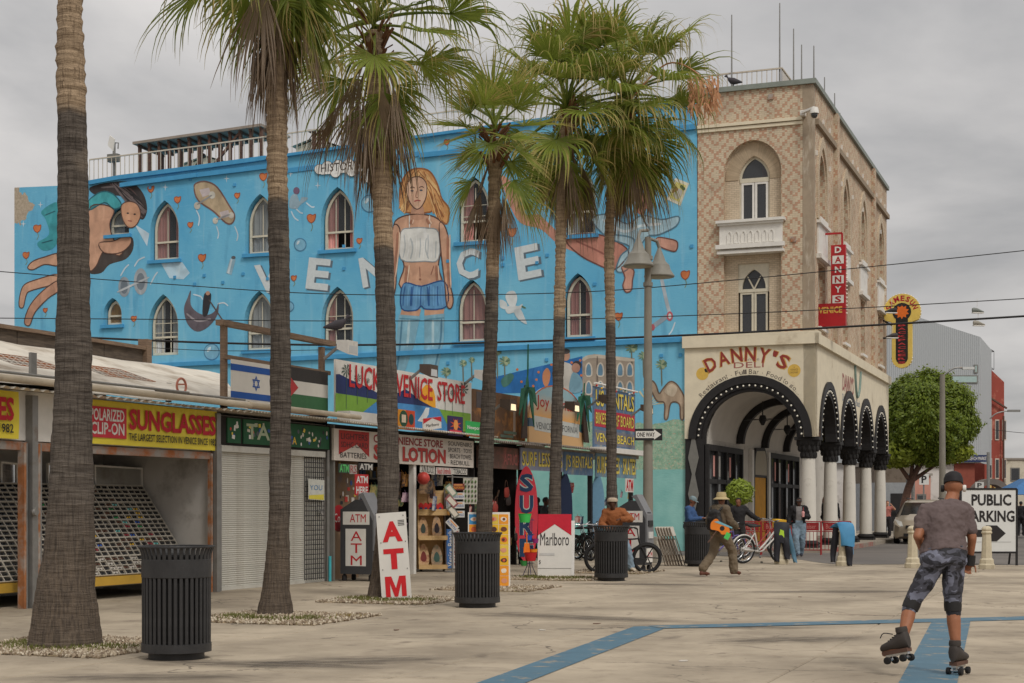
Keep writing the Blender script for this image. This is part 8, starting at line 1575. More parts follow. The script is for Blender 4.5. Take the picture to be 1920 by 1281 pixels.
for s_ in 'lr':
	kn, an, hp = J['k' + s_], J['a' + s_], J['h' + s_]; cuff('knee_pad', kn.lerp(hp, .13), kn.lerp(an, .1), .076, .074, BLACK); cuff('sock', an.lerp(kn, .12), an - Vector((0, 0, .02)), .046, .046, BLACK)
cuff('wrist_guard', J['wr'].lerp(J['er'], .22), J['wr'] + Vector((-.01, 0, -.05)), .046, .05, BLACK)
rh = (J['hr'] - J['hl']).normalized(); upv = (J['chest'] - J['pelvis']).normalized(); fw = rh.cross(upv); MB().loft([ringv(J['pelvis'] + upv * z, rh, fw, .205, .158, 24) for z in (-.005, .015, .035)]).build('belt', BLACK, sk, 40)
cap_(sk, J['head'] + Vector((0, 0, .01)), Mx, up, mat('black_cap', rgb(36, 33, 34), .7, .12, 6, .1), False)
for s_ in (-1, 1): MB().lathe([(.03, -.015), (.034, 0), (.03, .015)], 12).xf(Matrix.Translation(J['head'] + Mx @ Vector((s_ * .095, 0, -.005))) @ Mx.to_4x4() @ Matrix.Rotation(R(90), 4, 'Y')).build('earphone', WHITE if s_ > 0 else BLACK, sk, 30)
SKB = mat('skate_boot', rgb(66, 60, 56), .7, .2, 6, .15); SKP = mat('skate_plate', rgb(96, 70, 58), .6)
for s_ in 'lr':
	an, to = J['a' + s_], J['t' + s_]; d = (to - an); pitch = -.25 if s_ == 'l' else 0; yaw = math.atan2(d.y, d.x) if s_ == 'l' else math.atan2(.8, .6); base = Vector((an.x, an.y, (.115 if s_ == 'r' else .235)))
	M_ = Matrix.Translation(base) @ Matrix.Rotation(yaw, 4, 'Z') @ Matrix.Rotation(.22 if s_ == 'l' else 0, 4, 'Y') @ Matrix.Diagonal((1, 1, 1, 1))
	b_ = MB(); b_.loft([[Vector((x_, w_ * math.cos(a), z0 + h_ * (.5 + .5 * math.sin(a)))) for a in [k * math.pi / 6 for k in range(12)]] for x_, w_, z0, h_ in ((-.09, .03, 0, .13), (-.075, .045, 0, .17), (-.02, .048, 0, .175), (.04, .05, 0, .12), (.12, .052, 0, .09), (.19, .045, 0, .07), (.215, .02, .01, .045))]); b_.lathe([(.05, .14), (.054, .16), (.05, .19)], 12, (-.035, 0, 0)); b_.xf(M_).build('skate_boot', SKB, sk, 50)
	MB().box(-.08, -.035, -.03, .19, .035, .004).xf(M_).build('skate_sole', SKP, sk); tk = MB().box(-.07, -.02, -.05, .17, .02, -.03)
	for x_ in (-.04, .13): tk.tube([(x_, -.06, -.075), (x_, .06, -.075)], .012, 6).bar((x_, 0, -.075), (x_ + .02, 0, -.04), .03)
	tk.xf(M_).build('skate_truck', CHROME, sk)
	for x_ in (-.04, .13):
		for y_ in (-.055, .055): MB().lathe([(.018, -.018), (.031, -.016), (.033, 0), (.031, .016), (.018, .018)], 14).xf(M_ @ Matrix.Translation((x_, y_, -.08)) @ Matrix.Rotation(R(90), 4, 'X')).build('skate_wheel', RUBBER, sk, 30)
	ls = MB()
	for k in range(4): ls.tube([(.03 + k * .025, -.03, .125 - k * .012), (.03 + k * .025, .03, .125 - k * .012)], .006, 5)
	ls.tube(spl([(.05, .02, .14), (.1, .08, .16), (.13, .1, .12)], 3, False), .005, 5).xf(M_).build('skate_lace', BLACK, sk)
# man in sun hat with ukulele walking off
OLV = mat('olive_jacket', rgb(98, 86, 70), .9, .15, 4, .3); KHK = mat('khaki_trousers', rgb(112, 98, 80), .9, .12, 4, .3)
J = std(head=(.02, -.06, 1.62), neck=(0, -.02, 1.47), chest=(0, -.02, 1.3), kl=(-.1, -.28, .53), al=(-.11, -.3, .12), tl=(-.12, -.46, .05), kr=(.1, .1, .5), ar=(.1, .42, .17), tr=(.1, .3, .04), el=(-.26, -.06, 1.16), wl=(-.2, -.28, 1.05), er=(.27, .06, 1.16), wr=(.22, -.12, 1.0))
x, y = ground(1350, 1081); t, Mx, up = person('man in khaki sun hat and olive jacket carrying an orange ukulele', (x, y, 0), R(128), J, 'brown', OLV, KHK, mat('brown_shoe', rgb(104, 64, 50), .6), 1, .97, .016, (.0, -1, -.1), mat('black_hair', rgb(28, 25, 24), .7), .035, 1.12, .03)
HAT = mat('khaki_hat', rgb(178, 160, 120), .9, .1, 6, .2); hh = MB(); c = J['head']; hh.lathe([(.02, .17), (.09, .165), (.105, .12), (.11, .06), (.175, .02), (.178, .012), (.11, .04)], 22, tuple(c + Vector((0, 0, -.0)))); hh.build('sun_hat', HAT, t, 40)
bg = MB(); bg.loft([[(-.05 + a * math.cos(q), .22 + b * math.sin(q), z) for q in [k * math.pi / 5 for k in range(10)]] for z, a, b in ((.95, .1, .06), (1.0, .2, .1), (1.2, .2, .12), (1.38, .15, .08), (1.42, .06, .04))]); remesh('shoulder_bag', bg, .02, BLACK, t)
MB().tube(spl([(.14, -.1, 1.5), (.16, .1, 1.46), (.08, .22, 1.3)], 3, False), .02, 6).tube(spl([(-.14, -.1, 1.5), (-.16, .1, 1.46), (-.1, .22, 1.3)], 3, False), .02, 6).build('bag_strap', BLACK, t)
def wpt(px, py, Y): return at(px, py, Y)
uk = thing('ukulele', 'orange ukulele with blue trim slung behind the olive jacket', 'ukulele', wpt(1352, 990, y - .42), 0); uk.rotation_euler = (0, R(28), 0); bo = spl([(-.26, 0), (-.2, .12), (-.1, .1), (0, .085), (.1, .11), (.22, .0), (.1, -.11), (0, -.085), (-.1, -.1), (-.2, -.12)], 4)
MB().poly([(p[0] * .9, p[1]) for p in bo], -.04, .05).build('body', mat('ukulele_orange', rgb(226, 126, 40), .4, .1, 5, .05), uk); MB().poly(circ(.02, .0, .05), -.043).build('sound_hole', BLACK, uk); MB().poly([(-.2, .04), (.2, .09), (.2, .12), (-.12, .1)], -.044).build('trim', C(120, 176, 190), uk); MB().bar((-.05, -.02, -.02), (-.1, -.02, -.4), .035, .02).build('neck', MDARKW, uk); MB().box(.14, -.05, -.16, .24, -.02, -.02).build('tag', C(84, 196, 96), uk)
# bearded cyclist behind
x, y = ground(1385, 1050); J = std(er=(.36, -.12, 1.22), wr=(.56, -.1, 1.12), el=(-.26, 0, 1.15), head=(-.02, -.04, 1.6)); person('man in black jacket reaching for a bicycle handlebar', (x, y, 0), R(10), J, 'brown', mat('black_jacket', rgb(34, 32, 33), .8, .15, 5, .2), BLACK, BLACK, 1, .97, .02, (-.6, -.8, 0), mat('black_hair', rgb(28, 25, 24)), .025)
# man in blue shirt with phone
x, y = ground(1294, 1052); J = std(el=(-.23, -.08, 1.14), wl=(-.04, -.34, 1.16), er=(.23, -.1, 1.14), wr=(.05, -.34, 1.17), head=(0, -.07, 1.62)); t, Mx, up = person('man in blue sweater and grey cap looking at a phone', (x, y, 0), R(62), J, 'brown', mat('blue_sweater', rgb(58, 84, 124), .9, .12, 4, .2), mat('dark_jeans', rgb(50, 54, 64), .9), BLACK, 1, .97, .018, (0, -1, -.45), None, .016); cap_(t, J['head'] + Vector((0, 0, .01)), Mx, up, mat('grey_teal_cap', rgb(120, 136, 140), .8, .3, 8, .1)); MB().box(-.03, -.5, 1.17, .04, -.42, 1.18).build('phone', C(180, 180, 180), t)
# man with sunglasses and pink drink
JN = mat('faded_jeans', rgb(124, 142, 156), .9, .2, 5, .3); x, y = ground(1498, 1045); J = std(kl=(-.09, -.16, .52), al=(-.06, -.12, .12), tl=(-.08, -.28, .05), kr=(.1, .02, .5), ar=(.07, .24, .13), tr=(.08, .12, .04), er=(.27, .0, 1.18), wr=(.12, -.26, 1.2), el=(-.29, .05, 1.16), wl=(-.27, -.05, .95))
t, Mx, up = person('man in open black jacket and sunglasses holding a pink drink', (x, y, 0), R(-6), J, 'dark', mat('grey_tee', rgb(120, 116, 114), .9, .08, 5, .2), JN, mat('navy_shoe', rgb(48, 50, 60), .6), .4, .98, .017, (.05, -1, 0), mat('black_hair', rgb(28, 25, 24)), .012, 1.0, .028)
jk = MB(); torso(jk, J, .03)
for s_ in 'lr': chain(jk, [J['s' + s_], J['e' + s_], J['e' + s_].lerp(J['w' + s_], .85)], [.088, .08, .062])
jo = remesh('jacket', jk, .02, mat('black_jacket', rgb(34, 32, 33)), t); bm_ = bmesh.new(); bm_.from_mesh(jo.data); bmesh.ops.delete(bm_, geom=[v for v in bm_.verts if v.co.y < -.03 and abs(v.co.x) < .085 + (1.3 - v.co.z) * .05 and v.co.z < 1.5], context='VERTS'); bm_.to_mesh(jo.data); bm_.free()
MB().box(-.07, -.105, .02, -.008, -.09, .055).box(.008, -.105, .02, .07, -.09, .055).box(-.07, -.1, .045, .07, -.09, .055).xf(Matrix.Translation(J['head'] + Vector((0, -.012, -.005)))).build('glasses', GLD, t); dk = thing('drink_cup', 'pink iced drink with red straw in a clear cup', 'cup', (x + .05, y - .38, 1.18), 0); MB().lathe([(.033, 0), (.045, .12), (.046, .13), (.03, .16), (.0, .17)], 14).build('cup', C(222, 160, 156), dk, 40); MB().tube([(0, 0, .15), (.01, 0, .28)], .006, 5).build('straw', C(200, 60, 60), dk)
# seated man in orange jacket
x, y = ground(1152, 1074); J = std(pelvis=(0, .1, .93), chest=(-.01, .02, 1.22), neck=(-.03, -.02, 1.4), head=(-.05, -.1, 1.54), sl=(-.2, 0, 1.35), sr=(.17, .0, 1.36), el=(-.3, -.05, 1.08), wl=(-.14, -.25, .98), er=(.36, -.06, 1.2), wr=(.14, -.24, 1.2), hl=(-.1, .08, .9), hr=(.1, .05, .9), kl=(-.2, -.3, .62), al=(-.2, -.2, .2), tl=(-.2, -.34, .14), kr=(.28, -.18, .55), ar=(.36, -.1, .12), tr=(.42, -.24, .05))
t, Mx, up = person('man in orange jacket and flat cap sitting on the electric bicycle', (x, y, 0), R(0), J, 'dark', mat('orange_jacket', rgb(142, 86, 50), .85, .12, 4, .3), JN, mat('cream_shoe', rgb(190, 176, 156), .6), 1, .97, .016, (-.15, -1, -.35), mat('black_hair', rgb(28, 25, 24)), .026, 1.08, .026); fc = MB(); fc.lathe([(.115, 0), (.122, .03), (.105, .07), (.05, .09)], 18, tuple(J['head'] + Vector((0, -.01, .05)))); fc.build('flat_cap', mat('stone_cap', rgb(186, 168, 146), .9, .12, 7, .2), t, 40)
# other passers by
DKC = mat('dark_coat', rgb(40, 38, 40), .85); HRR = mat('auburn_hair', rgb(110, 62, 46), .7)
w = FA.w(-.9, 7.6); t, Mx, up = person('woman with auburn hair in dark coat behind the arcade columns', (w.x, w.y, .14), R(70), std(), 'fair', DKC, mat('dark_jeans', rgb(50, 54, 64)), BLACK, 1, .97, .022, (0, -1, 0), HRR, .02); MB().loft([[Vector((.1 * k * math.cos(a), .03 + .075 * k * math.sin(a), z)) for a in [j * .7854 for j in range(8)]] for z, k in ((1.38, .9), (1.5, 1.1), (1.62, .95), (1.7, .5))]).build('long_hair', HRR, t, 60)
w = FA.w(-1.4, 12.4); person('person in dark clothes beyond the third arcade column', (w.x, w.y, .14), R(10), std(), 'brown', DKC, DKC, BLACK, 1, .97, .024, (0, -1, 0), DKC, .02)
x, y = ground(1914, 1006); person('person in black beside the PUBLIC PARKING board', (x, y, 0), R(150), std(kl=(-.1, -.15, .5), tl=(-.1, -.3, .04), al=(-.1, -.15, .09)), 'brown', DKC, DKC, BLACK, 1, .97, .022, (0, -1, 0), DKC, .03)
for i, (px, yy) in enumerate(((1022, .7), (1008, 1.0))): p = FB.w(bx(px, yy), yy, 0); person(['dark silhouetted person standing inside the rental stall', 'second silhouetted person deeper inside the rental stall'][i], p, R(80 - 120 * i), std(), 'dark', DKC, DKC, BLACK, 1, .97, .024, (0, -1, 0), DKC, .02)
x, y = ground(1690, 1014); person('person raising both hands to take a photograph beyond the van', (x, y + 2.5, 0), R(0), std(el=(-.3, -.2, 1.35), wl=(-.12, -.3, 1.55), er=(.3, -.2, 1.35), wr=(.12, -.3, 1.55)), 'fair', mat('pink_tee', rgb(176, 110, 100), .9), DKC, BLACK, .4, .97, .024, (0, -1, 0), HRR)
# ------------------------------------------------------------------ street beyond: van, boards, buildings, tree, wires
# PUBLIC PARKING board
x, y = ground(1854, 1060.5); pb = thing('parking_board', 'white PUBLIC PARKING board with a black arrow in a black frame', 'sign', (x, y, 0), R(-2)); w = 52 / F * y; z0, z1 = (1060.5 - 1036) / F * y, (1060.5 - 917) / F * y
MB().box(-w, 0, z0, w, .03, z1).build('panel', mat('parking_white', rgb(214, 214, 210), .4, .04, 3, .05), pb)
for a, b in (((-w, z0), (w, z0)), ((-w, z1), (w, z1)), ((-w, 0), (-w, z1)), ((w, 0), (w, z1))): MB().bar((a[0], .015, a[1]), (b[0], .015, b[1]), .05).build('frame', BLACK, pb)
MB().bar((w, .02, z1 - .1), (w, .7, 0), .04).bar((-w, .02, z1 - .1), (-w, .7, 0), .04).build('rear_leg', BLACK, pb)
MB().text('PUBLIC', -w * .62, z1 - .42, w * .8, z1 - .13, -.006, .03).build('lettering', BT, pb); MB().text('PARKING', -w * .84, z1 - .83, w * .92, z1 - .54, -.006, .03).build('lettering', BT, pb)
az = z0 + .48; MB().poly([(-.5, az - .09), (.02, az - .09), (-.08, az - .2), (.2, az - .2), (.42, az), (.2, az + .2), (-.08, az + .2), (.02, az + .09), (-.5, az + .09)], -.006).build('arrow', BT, pb); MB().box(-.3, -.005, z0 + .26, w * .8, -.002, z0 + .265).build('rule', C(90, 90, 90), pb)
# minivan
def make_car(label, loc, rz, paint, secs, glassx, cat='car'):
	"""secs: (y, half width, sill z, belt z, roof z, roof half width) from nose (-y) to tail"""
	t = thing('parked_car', label, cat, loc, rz); n = len(secs); b = MB(); rg_ = []
	for (yy, hw, zs, zb, zr, rw) in secs: rg_.append([(-hw * .93, yy, zs), (-hw, yy, zs + .18), (-hw, yy, (zs + zb) / 2), (-hw * .97, yy, zb), (-rw, yy, zr - .06), (-rw * .9, yy, zr - .01), (-rw * .5, yy, zr + .015), (rw * .5, yy, zr + .015), (rw * .9, yy, zr - .01), (rw, yy, zr - .06), (hw * .97, yy, zb), (hw, yy, (zs + zb) / 2), (hw, yy, zs + .18), (hw * .93, yy, zs)])
	b.loft(rg_); b.build('body', paint, t, 35)
	return t
CHAMP = mat('champagne_paint', rgb(164, 152, 134), .3, .05, 4, .02, metal=.35, spec=.5)
x, y = ground(1723, 1021); van = make_car('champagne minivan with roof rails facing the plaza', (x, y + .3, 0), FA.rz, CHAMP, [(-.05, .7, .3, .68, .72, .55), (.08, .88, .22, .78, .84, .7), (.35, .95, .2, .92, .98, .78), (1.05, .97, .2, 1.06, 1.12, .8), (1.85, .98, .2, 1.1, 1.66, .72), (2.6, .98, .2, 1.1, 1.75, .74), (4.2, .97, .22, 1.1, 1.73, .74), (4.8, .94, .28, 1.08, 1.6, .7), (4.95, .88, .35, .9, 1.2, .66)], None, 'minivan')
MB().add([(-.76, 1.1, 1.13), (.76, 1.1, 1.13), (.66, 1.78, 1.63), (-.66, 1.78, 1.63)], [(0, 1, 2, 3)]).xf(Matrix.Translation((0, -.035, .012))).build('windscreen', mat('van_glass', rgb(30, 32, 34), .08, .05, 2, 0, spec=.7), van)
for s_ in (-1, 1):
	MB().loft([[(s_ * .52, -.02 + .02, .7), (s_ * .8, .12, .72), (s_ * .92, .42, .86), (s_ * .88, .5, .95), (s_ * .6, .15, .86)], [(s_ * .52, -.06, .7), (s_ * .82, .06, .72), (s_ * .965, .42, .86), (s_ * .9, .46, .97), (s_ * .6, .1, .885)]]).build('headlight', mat('headlight_glass', rgb(206, 206, 200), .15, .1, 8, 0), van); MB().box(s_ * .98, 1.45, 1.08, s_ * 1.18, 1.6, 1.26).build('wing_mirror', BLACK, van)
	MB().add([(s_ * .985, 1.6, 1.12), (s_ * .985, 4.4, 1.12), (s_ * .77, 4.3, 1.64), (s_ * .75, 2.0, 1.64)], [(0, 1, 2, 3)]).build('side_window', MATS['van_glass'], van); MB().bar((s_ * .62, 2.0, 1.82), (s_ * .62, 4.2, 1.8), .04).build('roof_rail', BLACK, van)
	for yy in (.95, 3.9):
		wl = MB().lathe([(.2, -.1), (.32, -.1), (.33, 0), (.32, .1), (.2, .1)], 24).xf(Matrix.Translation((s_ * .88, yy, .33)) @ Matrix.Rotation(R(90), 4, 'Y')).build('wheel', RUBBER, van, 40); MB().lathe([(.05, -.11), (.2, -.105), (.2, .105), (.05, .11)], 16).xf(Matrix.Translation((s_ * .88, yy, .33)) @ Matrix.Rotation(R(90), 4, 'Y')).build('rim', CHROME, wl, 40)
MB().box(-.42, -.09, .62, .42, .02, .74).build('grille', BLACK, van); MB().box(-.5, -.1, .3, .5, .05, .42).build('air_intake', BLACK, van); MB().box(-.16, -.115, .46, .16, -.06, .56).build('number_plate', WHITE, van)
# white pickup of the car carrier seen between the columns
w = Vector((16.1, 80, 0)); cc = make_car('white car raised on a carrier behind the arcade', (w.x, w.y, 2.35), R(60), WHITE, [(-.05, .7, .3, .6, .66, .6), (.3, .85, .2, .75, .82, .7), (1.2, .88, .2, .85, .9, .75), (1.8, .88, .2, .9, 1.4, .66), (3.4, .88, .2, .9, 1.42, .66), (4.2, .85, .25, .9, 1.0, .7), (4.4, .8, .35, .7, .85, .6)], None)
cr_ = thing('car_carrier', 'dark steel car carrier deck under the white car', 'truck', (w.x, w.y, 0), R(60)); MB().box(-1.1, -.5, 2.2, 1.1, 6, 2.33).build('deck', BLACK, cr_)
for s_ in (-1, 1):
	for yy in (0, 2.6, 5.2): MB().bar((s_ * 1.0, yy, .3), (s_ * 1.0, yy + .5, 2.25), .12).build('stanchion', BLACK, cr_)
	for yy in (.6, 4.6): MB().lathe([(.25, -.12), (.45, -.12), (.45, .12), (.25, .12)], 18).xf(Matrix.Translation((s_ * .95, yy, .45)) @ Matrix.Rotation(R(90), 4, 'Y')).build('wheel', RUBBER, cr_)
MB().box(-1.05, -.5, .4, 1.05, 6, .75).build('chassis', BLACK, cr_)
# background buildings
def block(name, label, Y, px0, px1, pyt, depth, m, pyt2=None, rz=0.0, pyb=None):
	a, b = at(px0, pyt, Y), at(px1, pyt2 or pyt, Y); z0 = at(px0, pyb, Y).z if pyb else 0; t = thing(name, label, 'building', (a.x, Y, z0), rz); wd = b.x - a.x
	MB().poly([(0, 0), (wd, 0), (wd, b.z - z0), (0, a.z - z0)], 0, depth).build('wall', m, t); return t, wd, a.z - z0, b.z - z0
def m_corr():
	t = NT('corrugated_grey'); wv = t.new('ShaderNodeTexWave', bands_direction='X'); wv.inputs['Scale'].default_value = 2.2; t.l.new(t.tc.outputs['Object'], wv.inputs[0]); t.base(t.mix(t.rng(wv.outputs['Fac'], 0, 1, 0, .35), rgb(176, 179, 180), rgb(140, 144, 146))); t.bump(wv.outputs['Fac'], .6, .04); t.b.inputs['Roughness'].default_value = .5; return t.m
Yg = 108.0; a, pk_, b = at(1560, 560, Yg), at(1722, 595, Yg), at(1838, 632, Yg); bb = at(1560, 868, Yg).z; gt = thing('corrugated_building', 'tall grey corrugated metal building behind the round tree', 'building', (a.x, Yg, 0), 0); MC = m_corr()
MB().poly([(0, bb), (b.x - a.x, bb), (b.x - a.x, b.z), (pk_.x - a.x, pk_.z), (0, a.z + 1.6)], 0, 9).build('wall', MC, gt); e = at(1859, 640, Yg + 7); MB().add([(b.x - a.x + .004, 0, bb), (e.x - a.x, 7, bb), (e.x - a.x, 7, b.z - .2), (b.x - a.x + .004, 0, b.z)], [(0, 1, 2, 3)]).build('side_wall', MC, gt)
MB().box(at(1792, 900, Yg).x - a.x, .3, 0, b.x - a.x - .3, 8, bb - .01).build('ground_floor', mat('red_brick', rgb(140, 76, 62), .85, .15, 3, .3), gt)
MB().box(.4, .4, 0, at(1792, 900, Yg).x - a.x - .01, 8, bb - .01).build('ground_floor', GREYW, gt)
for px0, px1, py0, py1 in ((1772, 1833, 704, 719), (1826, 1833, 684, 700), (1815, 1833, 784, 799), (1819, 1833, 812, 818)):
	p0, p1 = at(px0, py1, Yg), at(px1, py0, Yg); wn_ = MB().box(p0.x - a.x, -.06, p0.z, p1.x - a.x, .02, p1.z).build('window', GREYP, gt); MB().box(p0.x - a.x + .08, -.07, p0.z + .08, p1.x - a.x - .08, -.062, p1.z - .08).build('pane', C(166, 186, 182), wn_)
p0, p1 = at(1800, 866, Yg - .4), at(1857, 853, Yg - .4); bs = thing('shop_sign', 'dark blue sign reading VENICE BEACH MARKET on red brick', 'sign', (p0.x, Yg - .1, p0.z), 0); ww, hh = p1.x - p0.x, p1.z - p0.z; MB().box(0, 0, 0, ww, .1, hh).build('panel', C(40, 54, 92), bs); MB().text('VENICE BEACH MARKET', .1, hh * .25, ww - .1, hh * .75, -.006, .01).build('lettering', WHITE, bs)
rt_, wd, h1, h2 = block('red_building', 'red rendered building with rooftop railing down the street', 118.0, 1846, 1893, 682, 14, mat('red_render', rgb(150, 72, 60), .85, .15, .6, .3, c2=rgb(186, 120, 100), c2at=.62), 715, R(24))
for i in range(3):
	for j in range(2): wn_ = MB().box(.3 + i * .7, -.05, 3.6 + j * 3.0, .7 + i * .7, .02, 5.2 + j * 3).build('window', C(196, 180, 166), rt_); MB().box(.36 + i * .7, -.06, 3.7 + j * 3, .64 + i * .7, -.052, 5.1 + j * 3).build('pane', GLD, wn_)
for i in range(4): MB().box(.2 + i * .5, -.3, .2, .42 + i * .5, -.1, 3.2).build('ornate_post', C(206, 178, 110), rt_)
MB().bar((0, -.3, h1 - 2.5), (1.9, -.3, h1 - 3.4), .12).bar((1.6, -.3, h1 - 4), (1.6, -.3, 3), .1).build('fire_escape', MDARKW, rt_); rr2 = thing('roof_railing', 'dark railing on the roof of the red building', 'railing', (rt_.location.x, 118, h1), R(24)); roof_rail(rr2, [(.1, .2, -.1), (1.1, .2, -.5), (1.1, 6, -.6)], h=1.5, step=.3, m=BLACK)
for nm, lbl, Y, px0, px1, pyt, m, c_ in (('shop_building', 'pink rendered low shop down the street', 100.0, 1676, 1745, 892, 'pink_render', (196, 142, 126)), ('shop_building', 'pale two storey shop behind the street pole', 112.0, 1690, 1792, 845, 'pale_render', (196, 190, 180)), ('shop_building', 'brown roofed low building left of the pink shop', 96.0, 1640, 1706, 872, 'brown_render', (110, 98, 86)), ('shop_building', 'cream building with tiled roof at the far end', 135.0, 1886, 1990, 862, 'cream_far', (206, 198, 178)), ('shop_building', 'long pale block closing the far street', 190.0, 1400, 1760, 880, 'far_grey', (170, 166, 160))):
	t_, wd, h1, _ = block(nm, lbl, Y, px0, px1, pyt, 8, mat(m, rgb(*c_), .85, .12, .8, .2, c2=rgb(c_[0] - 30, c_[1] - 30, c_[2] - 30), c2at=.6))
	n_ = max(2, int(wd / 1.6))
	for i in range(n_): wn_ = MB().box(wd * (i + .25) / n_, -.05, .9 if h1 < 5 else h1 - 1.9, wd * (i + .75) / n_, .02, min(2.3, h1 - .4) if h1 < 5 else h1 - .7).build('window', GREYP, t_); MB().box(wd * (i + .3) / n_, -.06, 1.0 if h1 < 5 else h1 - 1.8, wd * (i + .7) / n_, -.052, min(2.2, h1 - .5) if h1 < 5 else h1 - .8).build('pane', GLD, wn_)
	MB().box(-.1, -.12, h1 - .001, wd + .1, 8, h1 + .15).build('cornice', C(150, 142, 132), t_)
t_, wd, h1, _ = block('shop_building', 'grey shopfront beyond the last arcade column', 84.0, 1640, 1700, 905, 6, mat('shop_grey', rgb(150, 152, 154), .8)); MB().box(wd * .5, -.05, 0, wd * .9, 0, 2.2).build('door', BLACK, t_)
# arched entrance and parking signs, poles
p = at(1860, 935, 104); ar_ = thing('entrance_arch', 'grey arched entrance canopy under the red brick wall', 'arch', (p.x, 104, 0), 0); rr_ = 38 / F * 104; MB().poly(ccw(0, 2.0, rr_) + list(reversed(ccw(0, 2.0, rr_ * .72))), 0, 1.2).build('arch', mat('arch_grey', rgb(110, 102, 96), .8, .15, 2, .3), ar_)
for s_ in (-1, 1): MB().box(s_ * rr_ * .86 - .2, 0, 0, s_ * rr_ * .86 + .2, 1.2, 2.0).build('pier', MATS['arch_grey'], ar_)
def pole_sign(label, px, pyb, pyt, Y, txt, py0, py1, hwpx, bgc, fgc):
	b = at(px, pyb, Y); t_ = thing('parking_sign', label, 'sign', (b.x, Y, 0), 0); zt = at(px, pyt, Y).z; MB().tube([(0, 0, 0), (0, 0, zt)], .05, 8).build('pole', STEEL, t_); z0, z1 = at(px, py1, Y).z, at(px, py0, Y).z; hw = hwpx / F * Y; MB().box(-hw, -.08, z0, hw, -.055, z1).build('panel', C(*bgc), t_)
	if txt: MB().text(txt, -hw * .55, z0 + (z1 - z0) * .15, hw * .55, z1 - (z1 - z0) * .15, -.086, .03).build('lettering', C(*fgc), t_)
pole_sign('white parking sign with black letter P before the pink shop', 1732, 960, 890, 90, 'P', 889, 909, 9, (206, 204, 198), (40, 38, 38)); pole_sign('small parking sign with letter P near the entrance arch', 1836, 960, 902, 92, 'P', 904, 916, 8, (196, 194, 188), (60, 60, 60)); pole_sign('plain grey sign plate on a pole beyond the van', 1703, 960, 888, 80, None, 888, 905, 5, (150, 150, 146), (0, 0, 0))
for px, pt, Y, lbl in ((1712, 862, 82, 'short grey steel pole beside the pink shop'), (1853, 848, 98, 'grey steel pole before the entrance arch')): b = at(px, 960, Y); o = MB().tube([(0, 0, 0), (0, 0, at(px, pt, Y).z)], .1, 10).lathe([(.16, 0), (.16, .15)], 10).build('steel_pole', STEEL, None, 40, (b.x, Y, 0)); tag(o, lbl, 'pole')
Yl = 72.0; b = at(1767, 960, Yl); sl2 = thing('street_lamp', 'tall street lamp with curved arm before the grey building', 'street lamp', (b.x, Yl, 0), 0); zt = at(1767, 702, Yl).z; MB().lathe([(.2, 0), (.17, 1), (.12, zt)], 12).build('pole', mat('lamp_pole', rgb(134, 128, 116)), sl2, 40); q = at(1808, 690, Yl); MB().tube(spl([(0, 0, zt - .1), (.25, 0, q.z - .2), (.6, 0, q.z), (q.x - b.x, 0, q.z)], 5, False), .04, 8).build('arm', STEEL, sl2); MB().box(q.x - b.x - .1, -.1, q.z - .08, q.x - b.x + .45, .1, q.z + .04).build('lamp_head', C(206, 206, 202), sl2)
b = at(1856, 770, 112); o = MB().tube(spl([(0, 0, -.6), (.5, 0, -.2), (1.4, 0, 0)], 4, False), .05, 6).box(1.3, -.1, -.1, 2.2, .1, .06).build('wall_lamp', STEEL, None, None, tuple(b)); tag(o, 'pale lamp on a curved arm fixed to the red building', 'lamp')
# round ficus
Yt = 76.0; c = at(1738, 786, Yt); ft = thing('ficus_tree', 'dense round clipped street tree before the grey building', 'tree', (c.x - .9, Yt, 0), 0); obj('crown', leaf_ball('crown', (.9, 0, c.z), 2.4, 2.35, 42000, MFIC, .09, 5), ft); tkf = MB().tube(spl([(-.3, 0, 0), (-.2, 0, 1.6), (.1, 0, 2.7), (.7, 0, 3.8)], 4, False), [.22] * 5 + [.19] * 4 + [.14] * 4, 10)
for dx, dz in ((-.9, 1.0), (1.4, .6), (.2, 1.5)): tkf.tube([(.1, 0, 2.7), (.1 + dx * .6, .1, 2.9 + dz * .6), (.1 + dx, .2, 3.0 + dz)], [.12, .09, .05], 7)
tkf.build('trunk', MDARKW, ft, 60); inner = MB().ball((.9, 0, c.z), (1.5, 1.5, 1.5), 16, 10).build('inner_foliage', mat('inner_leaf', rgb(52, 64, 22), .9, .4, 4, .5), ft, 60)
tw = leaf_ball('spray', (-.7, 0, 4.1), 1.4, .7, 2200, MFIC, .12, 9); obj('spray', tw, ft); obj('spray', leaf_ball('spray', (1.9, 0, 4.2), 1.3, .6, 1800, MFIC, .12, 12), ft)
# blue market tent at the edge
p = at(1890, 905, 70); tn = thing('market_tent', 'blue market tent behind the PUBLIC PARKING board', 'tent', (p.x, 70, 0), 0); zt = at(1890, 915, 70).z; MB().loft([[(0, 0, zt - .3), (4, 0, zt - .3), (4, 3, zt - .3), (0, 3, zt - .3)], [(1.2, 1, zt + .45), (2.8, 1, zt + .45), (2.8, 2, zt + .45), (1.2, 2, zt + .45)]]).build('canopy', mat('tent_blue', rgb(66, 112, 160), .7), tn)
for x_ in (.05, 3.95):
	for y_ in (.05, 2.95): MB().tube([(x_, y_, 0), (x_, y_, zt - .3)], .03, 6).build('leg', STEEL, tn)
w = at(1925, 1000, 84); make_car('pale car parked under the blue tent side', (w.x + .5, 84, 0), R(30), C(170, 174, 178), [(-.05, .7, .3, .6, .66, .6), (.3, .85, .2, .75, .82, .7), (1.2, .88, .2, .85, .9, .75), (1.8, .88, .2, .9, 1.4, .66), (3.4, .88, .2, .9, 1.42, .66), (4.4, .8, .35, .7, .85, .6)], None)
